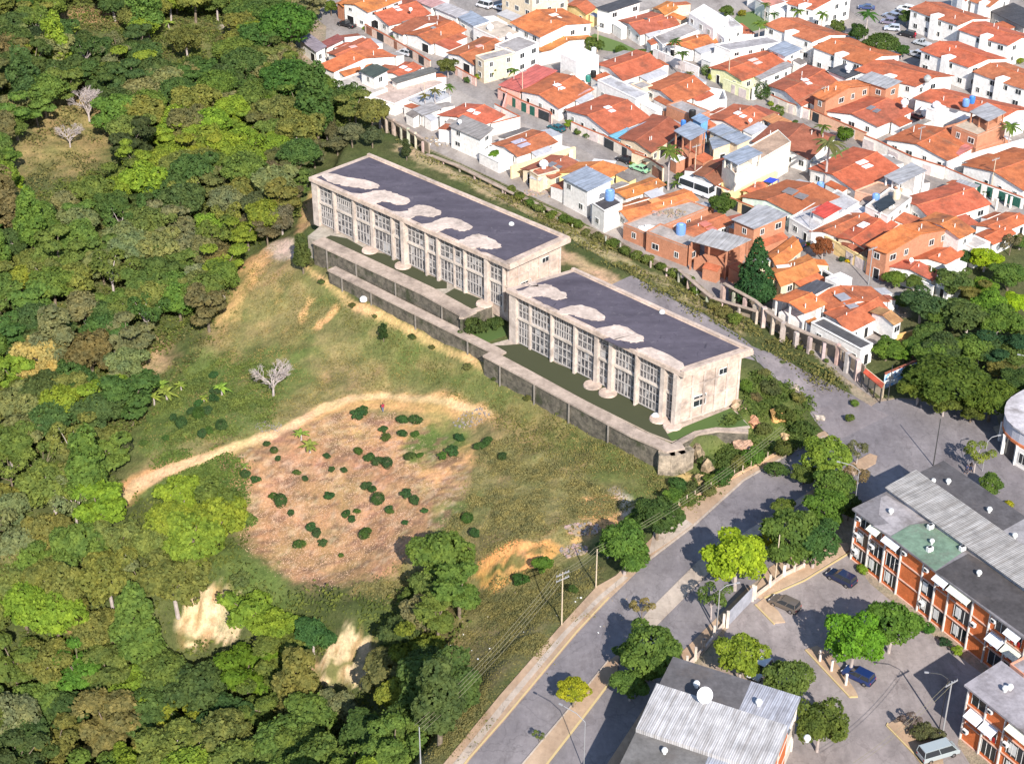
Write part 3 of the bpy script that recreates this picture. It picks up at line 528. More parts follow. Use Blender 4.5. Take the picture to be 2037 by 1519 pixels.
T1 = [
 [(320,345),(510,375),(620,395),(690,430),(610,450),(540,440),(430,425),(320,390)],
 [(430,480),(560,480),(700,455),(800,480),(900,525),(820,555),(700,530),(640,570),(520,545)],
 [(680,600),(850,600),(920,560),(1010,560),(1100,600),(1040,635),(940,625),(860,650)],
 [(880,700),(1010,680),(1120,640),(1220,650),(1310,700),(1240,730),(1150,710),(1040,745),(960,730)],
 [(1120,800),(1230,790),(1330,750),(1420,770),(1500,830),(1420,850),(1330,840),(1250,850),(1180,820)]]
O1 = [[(320,395),(400,362),(500,378),(400,400)], [(445,455),(530,432),(690,440),(620,478),(520,475)], [(675,540),(760,555),(900,530),(850,590),(780,580)], [(870,655),(940,628),(1060,640),(980,675)], [(1085,735),(1150,712),(1300,705),(1200,760),(1120,755)], [(1270,830),(1330,842),(1500,840),(1430,885),(1340,878)]]
hA = hall('long grey glazed building with dark roof on the upper terrace, nearer the forest', (620,352), (1010,524), (1125,472), 16.0, 6.2, T1, 12, 5, O1)
T2 = [[(175,120),(230,105),(350,180),(310,195),(250,170)],
 [(165,275),(250,215),(380,180),(450,200),(520,250),(450,270),(380,250),(300,255)],
 [(440,345),(520,310),(620,305),(740,370),(690,390),(600,375),(530,355)],
 [(650,455),(760,420),(830,420),(960,490),(900,515),(820,500),(740,500)],
 [(870,590),(990,540),(1180,630),(1130,680),(960,600)]]
O2 = [[(310,262),(380,252),(500,275),(430,320),(350,300)], [(490,360),(560,362),(690,392),(760,380),(650,432),(570,400)], [(700,500),(800,480),(960,500),(880,560),(780,540)]]
hB = hall('long grey glazed building with dark roof, nearer the road junction', (1014,574), (1356,738), (1487,694), 13.5, 3.0, T2, 12, 6, O2)
# terraces, walls and lawns in front of it
mb = MB(); ter = [P(*p, 6.0) for p in [(612,470),(924,628),(985,602),(1016,612)]]+[hA[2]+hA[6]*4, hA[1]+hA[6]*4]
mb.prism(ter, 0.5, 6.0); tag(mb.build('terrace', MAT['concrete'], color=(0.4, 0.36, 0.3)), 'raised concrete terrace carrying the building nearer the forest', 'terrace')
dg = (0.05, 0.062, 0.03)
plain('dark_lawn', (0.055, 0.06, 0.03), 1.0)
def patch(name, pts, c, z, mat, h=0.2):
    mb = MB(); mb.prism([P(*K(c, *p), z) for p in pts], z-h, z); return struct(mb.build(name, mat))
patch('lawn', [(255,800),(330,770),(440,790),(600,880),(740,900),(850,960),(1000,1040),(1110,1080),(1110,1125),(1000,1130),(850,1060),(620,940),(400,870),(270,825)], 5, 6.03, MAT['dark_lawn'])
patch('lawn', [(1070,1180),(1160,1125),(1300,1180),(1400,1220),(1240,1275)], 5, 6.06, MAT['dark_lawn'])
patch('lawn', [(0,540),(120,540),(240,530),(420,640),(700,760),(950,880),(1120,975),(1040,1010),(1090,1090),(960,1040),(600,860),(300,700)], 6, 3.03, MAT['dark_lawn'])
patch('lawn', [(1060,1050),(1180,1000),(1430,900),(1530,1000),(1360,1020),(1180,1060),(1090,1090)], 6, 3.06, plain('bright_lawn', (0.07, 0.115, 0.03), 1.0))
patch('lawn', [(1240,1320),(1500,1245),(1505,1440),(1300,1510),(1240,1400)], 5, 3.06, MAT['bright_lawn'])
patch('terrace_ground', [(20,540),(240,480),(1130,960),(1430,880),(1540,1010),(1180,1060),(1090,1095),(960,1045),(600,870),(280,700)], 6, 3.0, MAT['walk'])
def bigwall(name, top, c, ztop, zbot, th, lab, capc=(0.44, 0.36, 0.3), wc=(0.13, 0.12, 0.1), capw=None):
    """retaining wall: dark stone face under a pale concrete coping that follows the pixel line `top` (its outer edge)"""
    pts = [P(*K(c, *p), ztop) for p in top]; root = thing(name, lab, 'wall', (0, 0, 0)); capw = capw or th
    # offset inward = away from camera
    offs = []
    for i, p in enumerate(pts):
        d = (pts[min(i+1, len(pts)-1)]-pts[max(i-1, 0)]).normalized(); s = Vector((-d.y, d.x, 0)); offs.append(s)
    mw = MB(); mc = MB()
    for i in range(len(pts)-1):
        a, b, sa, sb = pts[i], pts[i+1], offs[i], offs[i+1]
        zb = lambda p: (zbot(p) if callable(zbot) else zbot)
        q = [a+sa*.25, b+sb*.25, b+sb*(.25+th*.5), a+sa*(.25+th*.5)]
        mw.hexa([(p.x, p.y, zbot) for p in q], [(p.x, p.y, ztop-.35) for p in q])
        q = [a, b, b+sb*capw, a+sa*capw]; mc.hexa([(p.x, p.y, ztop-.35) for p in q], [(p.x, p.y, ztop) for p in q])
    mw.build('wall_face', MAT['stone'], root, color=wc); mc.build('coping', MAT['concrete'], root, color=capc)
    mp = MB()
    for i in range(len(pts)-1):
        L = (pts[i+1]-pts[i]).length
        for k in range(int(L/8)):
            p = pts[i].lerp(pts[i+1], (k+.5)/max(1, int(L/8))); mp.prism([p+Vector(v) for v in ((-.15, -.1, 0), (.15, -.1, 0), (.15, .35, 0), (-.15, .35, 0))], zbot, ztop-.36)
    if mp.v: mp.build('pier', MAT['concrete'], root, color=(0.19, 0.175, 0.155))
    return root
bigwall('retaining_wall', [(205,815),(600,1000),(930,1155),(1225,1320)], 5, 6.35, .8, 3.0, 'upper retaining wall with broad pale coping below the building nearer the forest')
bigwall('retaining_wall', [(1225,1322),(1232,1300),(1330,1268),(1420,1232)], 5, 6.34, 2.2, 0.9, 'short concrete garden wall between the two glazed buildings')
bigwall('retaining_wall', [(0,598),(200,705),(600,925),(850,1060),(1060,1150),(1165,1130)], 6, 3.6, -2.6, 2.4, 'long dark stone retaining wall with broad coping below the building nearer the junction')
bigwall('retaining_wall', [(308,1000),(700,1198),(1100,1398),(1400,1548),(1452,1578)], 5, 3.595, -2.6, 2.0, 'lower boundary wall with pale coping below the upper retaining wall')
bigwall('retaining_wall', [(1100,1130),(1165,1090),(1240,1050),(1350,1030),(1530,1040)], 6, 3.5, 0.5, 1.0, 'low curved concrete wall round the lawn at the building corner')
mb = MB()
for k, (x, y) in enumerate([(1060,1160),(1120,1155),(1165,1140)]):
    p = KP(6, (x, y), 3.2); mb.box((p.x, p.y, 0.42), (2.6, 1.5, 5.6), 0.3*k)
tag(mb.build('stone_pier', MAT['stone'], color=(0.3, 0.26, 0.21)), 'rough stone pier ending the long retaining wall at its road corner', 'pier')
def rock(c, p, r, z, lab, col=(0.3, 0.24, 0.16), grp=None):
    q = G(*K(c, *p)); rr = random.Random(int(p[0]*7+p[1])); me = bpy.data.meshes.new('boulder')
    import bmesh
    bm = bmesh.new(); bmesh.ops.create_icosphere(bm, subdivisions=2, radius=1)
    for v in bm.verts:
        n = v.co.normalized(); f = 1+.22*math.sin(n.x*4+rr.random()*.2+p[0])+.18*math.sin(n.y*5+p[1])+.16*math.sin(n.z*6+n.x*3)+rr.uniform(-.16, .16)
        v.co = Vector((n.x*f*r, n.y*f*r, n.z*f*r*z))
    bm.to_mesh(me); bm.free(); me.materials.append(MAT['stone']); o = bpy.data.objects.new('boulder', me); C.objects.link(o); o.location = (q.x, q.y, q.z+r*z*.3); o.color = tuple(col)+(1,)
    return tag(o, lab, 'rock', grp)
rock(6, (1240,1180), 1.2, 1.5, 'tall pale boulder standing against the road end of the stone wall'); rock(6, (1290,1260), 1.2, 1.3, 'leaning tan boulder just below the tall pale boulder', (0.34, 0.26, 0.17))
rock(6, (1260,1320), 1.1, .8, 'small tan rock at the foot of the leaning boulder', (0.55, 0.4, 0.22)); rock(6, (1480,890), 1.5, .5, 'pale tangled rock heap on the lawn beside the building end wall', (0.36, 0.28, 0.19))
rock(6, (1700,960), 1.3, .9, 'orange brown boulder among the bushes below the lane', (0.55, 0.33, 0.13)); rock(6, (1560,990), 1.3, .7, 'reddish rock at the end of the low curved wall', (0.5, 0.27, 0.17))
rock(6, (1500,1120), 1.4, .6, 'flat pinkish rock under the low curved wall', (0.5, 0.33, 0.24)); rock(6, (1750,1080), 1.0, .8, 'tan rock low in the bushes above the pavement', (0.5, 0.36, 0.2))
rock(6, (1600,700), .8, .5, 'pale rock on the lane edge behind the building corner', (0.4, 0.34, 0.28)); rock(6, (1790,790), .9, .5, 'long pale kerb rock at the bend of the lane', (0.4, 0.34, 0.29))
rock(6, (1940,960), .8, .5, 'white rock on the inner kerb where the lane meets the junction', (0.45, 0.4, 0.35))
for c, p, r in ((5, (485,1030), .7), (5, (550,1195), .7), (6, (995,945), .7)):
    q = KP(c, p, 3.2 if c == 6 else 1.6); mb = MB(); mb.lathe((q.x, q.y, q.z-.6), [(r*.5, 0), (r, .25), (r*.98, .7), (r*.6, 1.0), (r*.15, 1.1)], 16)
    tag(mb.build('dome_tank', MAT['white_sky']), {485: 'white dome tank in front of the upper retaining wall', 550: 'white dome tank on the grass strip inside the lower boundary wall', 995: 'white dome tank on the dark lawn by the building corner'}[p[0]], 'tank', 'white dome tanks')
# ruined colonnade and fence behind the building
def colonnade(pl, c, h, n, lab, col=(0.5, 0.44, 0.38), rail=True, r=.22, z=0):
    pts = [KP(c, p, z) for p in pl]; root = thing('colonnade', lab, 'colonnade'); tot = sum((b-a).length for a, b in zip(pts[:-1], pts[1:])); rr = random.Random(n)
    for i in range(n):
        s = tot*i/(n-1)*.999; k = 0
        while s > (pts[k+1]-pts[k]).length: s -= (pts[k+1]-pts[k]).length; k += 1
        p = pts[k].lerp(pts[k+1], s/(pts[k+1]-pts[k]).length); mb = MB(); hh = h*rr.uniform(.75, 1.05); w_ = r*rr.uniform(.8, 1.6)
        mb.box((p.x, p.y, z+hh/2-.4), (w_*2, w_*1.6, hh+.8), rr.random()); mb.build('pillar', MAT['concrete'], root, color=tuple(x*rr.uniform(.85, 1.1) for x in col))
    mb = MB()
    for a, b in zip(pts[:-1], pts[1:]):
        d = (b-a).normalized(); s = Vector((-d.y, d.x, 0))*.35; mb.prism([a-s, b-s, b+s, a+s], z+h*.93, z+h*.93+.18)
    if rail: mb.build('beam', MAT['concrete'], root, color=(0.4, 0.32, 0.26))
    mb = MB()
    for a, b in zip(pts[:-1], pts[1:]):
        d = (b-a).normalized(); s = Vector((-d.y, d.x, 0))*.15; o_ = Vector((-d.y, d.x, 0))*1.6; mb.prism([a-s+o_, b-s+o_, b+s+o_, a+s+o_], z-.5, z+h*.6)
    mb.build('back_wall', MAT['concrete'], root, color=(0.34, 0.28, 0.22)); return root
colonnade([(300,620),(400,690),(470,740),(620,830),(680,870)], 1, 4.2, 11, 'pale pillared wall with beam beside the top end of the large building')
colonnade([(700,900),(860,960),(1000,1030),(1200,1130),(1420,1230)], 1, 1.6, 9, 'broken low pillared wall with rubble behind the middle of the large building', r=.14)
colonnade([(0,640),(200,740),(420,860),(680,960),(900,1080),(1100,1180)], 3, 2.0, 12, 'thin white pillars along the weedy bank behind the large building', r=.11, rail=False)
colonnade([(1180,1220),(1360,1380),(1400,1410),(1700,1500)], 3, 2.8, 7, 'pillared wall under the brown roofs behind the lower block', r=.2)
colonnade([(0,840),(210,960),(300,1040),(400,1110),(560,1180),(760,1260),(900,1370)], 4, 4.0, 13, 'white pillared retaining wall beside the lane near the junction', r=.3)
# ---------------------------------------------------------------- town houses
TERR = (0.47, 0.145, 0.07); TERB = (0.32, 0.11, 0.065); ORG = (0.58, 0.2, 0.07); DARK = (0.075, 0.07, 0.075); GREY = (0.36, 0.34, 0.335); BLUE = (0.36, 0.41, 0.5); LGREY = (0.45, 0.45, 0.47)
WHT = (0.8, 0.78, 0.75); CRM = (0.7, 0.58, 0.42); BRK = (0.48, 0.22, 0.13); YLW = (0.78, 0.62, 0.3); CONC = (0.5, 0.45, 0.4)
def uvplane(mb_o, d1, d2, org):
    me = mb_o.data; uv = me.uv_layers.new(name='UVMap'); mw = [Vector(v.co) for v in me.vertices]
    for l in me.loops:
        p = mw[l.vertex_index]; uv.data[l.index].uv = (p.dot(d1), p.dot(d2))
HN = [0]; HQ = []; WALLS = []
def house(c, L, B, R, h, kind, rc, wc, label, cat='house', ridge=1, z0=0.0, sky=None, storeys=None, wm='plaster', rise=None, name='house', win=True, door=True, open_=False, group=None, over=0.45, rimc=None):
    HN[0] += 1; rr = random.Random(HN[0]*13+1)
    if kind == 'gable': h -= .3
    l, b, r = KP(c, L, h), KP(c, B, h), KP(c, R, h); t = l+r-b
    if kind == 'gable': mc = (l+r)/2; l, b, r, t = [mc+(p-mc)*1.085 for p in (l, b, r, t)]
    HQ.append(([p.copy() for p in (l, b, r, t)], None, z0, h, rc, wc, wm)); hqi = len(HQ)-1; e1, e2 = b-l, r-b; L1, L2 = e1.length, e2.length; d1, d2 = e1/L1, e2/L2
    ctr = (l+r)/2; root = thing(name, label, cat, (ctr.x, ctr.y, z0), group=group); HQ[hqi] = (HQ[hqi][0], root)+HQ[hqi][2:]; V = Vector((ctr.x, ctr.y, z0)); loc = lambda p, z: (p[0]-V.x, p[1]-V.y, z-V.z)
    ov = min(over, L1*.12, L2*.12) if kind != 'flat' else 0.02
    q = [l+d1*ov+d2*ov, b-d1*ov+d2*ov, r-d1*ov-d2*ov, t+d1*ov-d2*ov]; st = storeys or (2 if h-z0 > 4.8 else 1)
    q = [Vector((p.x-V.x, p.y-V.y, 0)) for p in q]; hh = h-z0; E = lambda p: Vector((p.x-V.x, p.y-V.y, 0)); l, b, r, t = map(E, (l, b, r, t))
    hw = hh-(0.4 if kind == 'gable' else 0.16); rise = (0.16*(L1 if ridge else L2)/2 if rise is None else rise)
    mb = MB()
    if open_:
        for s in (0, .5, 1):
            for (p0, p1) in ((q[0], q[1]), (q[3], q[2])):
                p = p0.lerp(p1, s); mb = MB(); mb.box((p.x, p.y, hw/2), (.28, .28, hw), math.atan2(d1.y, d1.x)); mb.build('post', MAT[wm], root, color=wc)
        mb = MB()
        i = 0.4; mb.prism([q[0]+(d1+d2)*i, q[1]+(d2-d1)*i, q[2]-(d1+d2)*i, q[3]+(d1-d2)*i], -.3, hh*.38); 
        mb.prism([q[3].lerp(q[0], .35), q[2].lerp(q[1], .35), q[2]-d2*.5, q[3]-d2*.5], hh*.38+.002, hw)
        mb.build('wall', MAT[wm], root, color=wc)
    else:
        mb.prism(q, -.4, hw)
        if kind == 'gable':     # gable triangles
            for (a, e) in (((q[0], q[1]), (q[3], q[2])) if ridge else ((q[1], q[2]), (q[0], q[3]))):
                m = (a+e)/2 if False else None
            A = (q[0], q[1]) if ridge else (q[1], q[2]); Bq = (q[3], q[2]) if ridge else (q[0], q[3])
            ma = (A[0]+A[1])/2; mb2 = (Bq[0]+Bq[1])/2; z = hw; zt = hw+rise*.96
            vs = [(A[0].x, A[0].y, z), (A[1].x, A[1].y, z), (ma.x, ma.y, zt), (Bq[0].x, Bq[0].y, z), (Bq[1].x, Bq[1].y, z), (mb2.x, mb2.y, zt)]
            k = len(mb.v); mb.v += vs; mb.f += [[k, k+1, k+2], [k+4, k+3, k+5], [k+1, k+4, k+5, k+2], [k+3, k, k+2, k+5]]; mb.m += [0]*4
        mb.build('wall', MAT[wm], root, color=wc)
    # roof
    mb = MB(); th = 0.14
    if kind == 'gable':
        if ridge: a0, a1, b0, b1 = l, b, t, r
        else: a0, a1, b0, b1 = b, r, l, t
        n = 6; A_ = []; sg = 0.0
        def sag(i): return -0.18*math.sin(math.pi*i/n)*rr.uniform(.6, 1.1)*min(1, L2/10)
        for i in range(n+1):
            s = i/n; p, q2 = a0.lerp(b0, s), a1.lerp(b1, s); m = (p+q2)/2; z = hh+sag(i); mz = z+rise
            A_.append([(p.x, p.y, z-.12), (m.x, m.y, mz), (q2.x, q2.y, z-.12)])
        k = len(mb.v)
        for row in A_: mb.v += row+[(x, y, z-th) for x, y, z in row]
        for i in range(n):
            o = k+i*6; p = o+6
            for f in ([o, p, p+1, o+1], [o+1, p+1, p+2, o+2], [o+3, o+4, p+4, p+3], [o+4, o+5, p+5, p+4], [o, o+3, p+3, p], [o+2, p+2, p+5, o+5]): mb.f.append(f); mb.m.append(0)
        for o, s in ((k, 1), (k+n*6, -1)):
            for f in ([o, o+1, o+4, o+3], [o+1, o+2, o+5, o+4]): mb.f.append(f[::s]); mb.m.append(0)
        o = mb.build('roof', MAT['tile'], root, color=tuple(x*rr.uniform(.88, 1.1) for x in rc))
        rf = o; rb = MB(); n_ = 6
        for i in range(n): rb.tube(Vector(A_[i][1])+Vector((0, 0, .02)), Vector(A_[i+1][1])+Vector((0, 0, .02)), .13, .13, 6)
        rb.build('ridge_tiles', MAT['tile'], rf, color=tuple(min(1, x*1.12) for x in rc))
        zf = hh+rise*.5
    elif kind == 'metal':
        fall = 0.35; q4 = [l, b, r, t]; zz = [hh, hh, hh+fall, hh+fall]
        mb.hexa([(p.x, p.y, z-.12) for p, z in zip(q4, zz)], [(p.x, p.y, z) for p, z in zip(q4, zz)])
        # seams
        o = rf = mb.build('roof', MAT['corrugated'], root, color=rc); uvplane(o, d1, d2, None); zf = hh+.2
    else:
        mb.prism([l, b, r, t], hw, hh-.05); rimc = rimc or tuple(min(.8, x*1.0) for x in wc)
        rf = mb.build('roof', MAT['concrete'], root, color=rc); pm = MB(); w_ = .18; ph = .22
        for a, e, n in ((l, b, d2), (b, r, -d1), (r, t, -d2), (t, l, d1)):
            u = (e-a).normalized(); pm.prism([a+u*.0, e-u*w_, e-u*w_+n*w_, a+n*w_], hh-.049, hh+ph)
        pm.build('parapet', MAT[wm], rf, color=rimc); zf = hh
    if sky:
        s1, s2, sw, sl, sc_ = sky; mb = MB(); p = l+e1*s1+e2*s2
        if kind == 'gable': f = abs((s1 if ridge else s2)-.5)*2; zz = hh-.1+rise*(1-f)
        else: zz = hh
        mb.box((p.x, p.y, zz+.12), (sw, sl, .16), math.atan2(d1.y, d1.x)); o = mb.build('skylight', MAT['metal'], rf, color=sc_)
        if sw > 1.2:
            mb = MB(); p2 = p+d1*(sw+.25); zz2 = zz-.3 if kind == 'gable' else zz
            mb.box((p2.x, p2.y, zz2+.12), (sw*.9, sl*.9, .16), math.atan2(d1.y, d1.x)); mb.build('skylight', MAT['metal'], rf, color=sc_)
    if win and not open_:
        for a, e, out, LL in ((q[0], q[1], -d2, L1), (q[1], q[2], d1, L2)):
            o_, dd, nn, LL = wallframe(a, e, out); nw = max(1, int(LL/3.4))
            for s in range(st):
                zb = hw/st*s
                for k in range(nw):
                    if rr.random() < .22: continue
                    x = LL*(k+.5)/nw+rr.uniform(-.3, .3); isd = (s == 0 and door and rr.random() < .3)
                    if isd: window(root, o_, dd, nn, x, .05, .95 if rr.random() < .6 else min(2.4, LL*.3), 2.1, 'door', 0, 'dark')
                    else: window(root, o_, dd, nn, x, zb+1.15, rr.choice([.9, 1.2, 1.5]), min(1.15, hw/st-1.6), 'window', 1)
    if kind == 'gable' and rr.random() < .8:
        for k in range(2):
            p = l.lerp(b, rr.uniform(.15, .85))+e2*rr.uniform(.2, .85); mb = MB(); mb.tube((p.x, p.y, hh-.2), (p.x, p.y, hh+rise+.35), .09, .09, 6); mb.build('vent_pipe', MAT['frame'], rf)
    return root
g_ = 'gable'; f_ = 'flat'; m_ = 'metal'; W2 = (0.8, 0.8, 0.82); PK = (0.7, 0.35, 0.3)
SK = (.5, .5, 1.3, 1.6, (0.8, 0.8, 0.82)); SKD = (.55, .45, 1.3, 2.2, (0.2, 0.2, 0.22)); SKP = (.5, .5, 1.2, 1.8, (0.75, 0.4, 0.35))
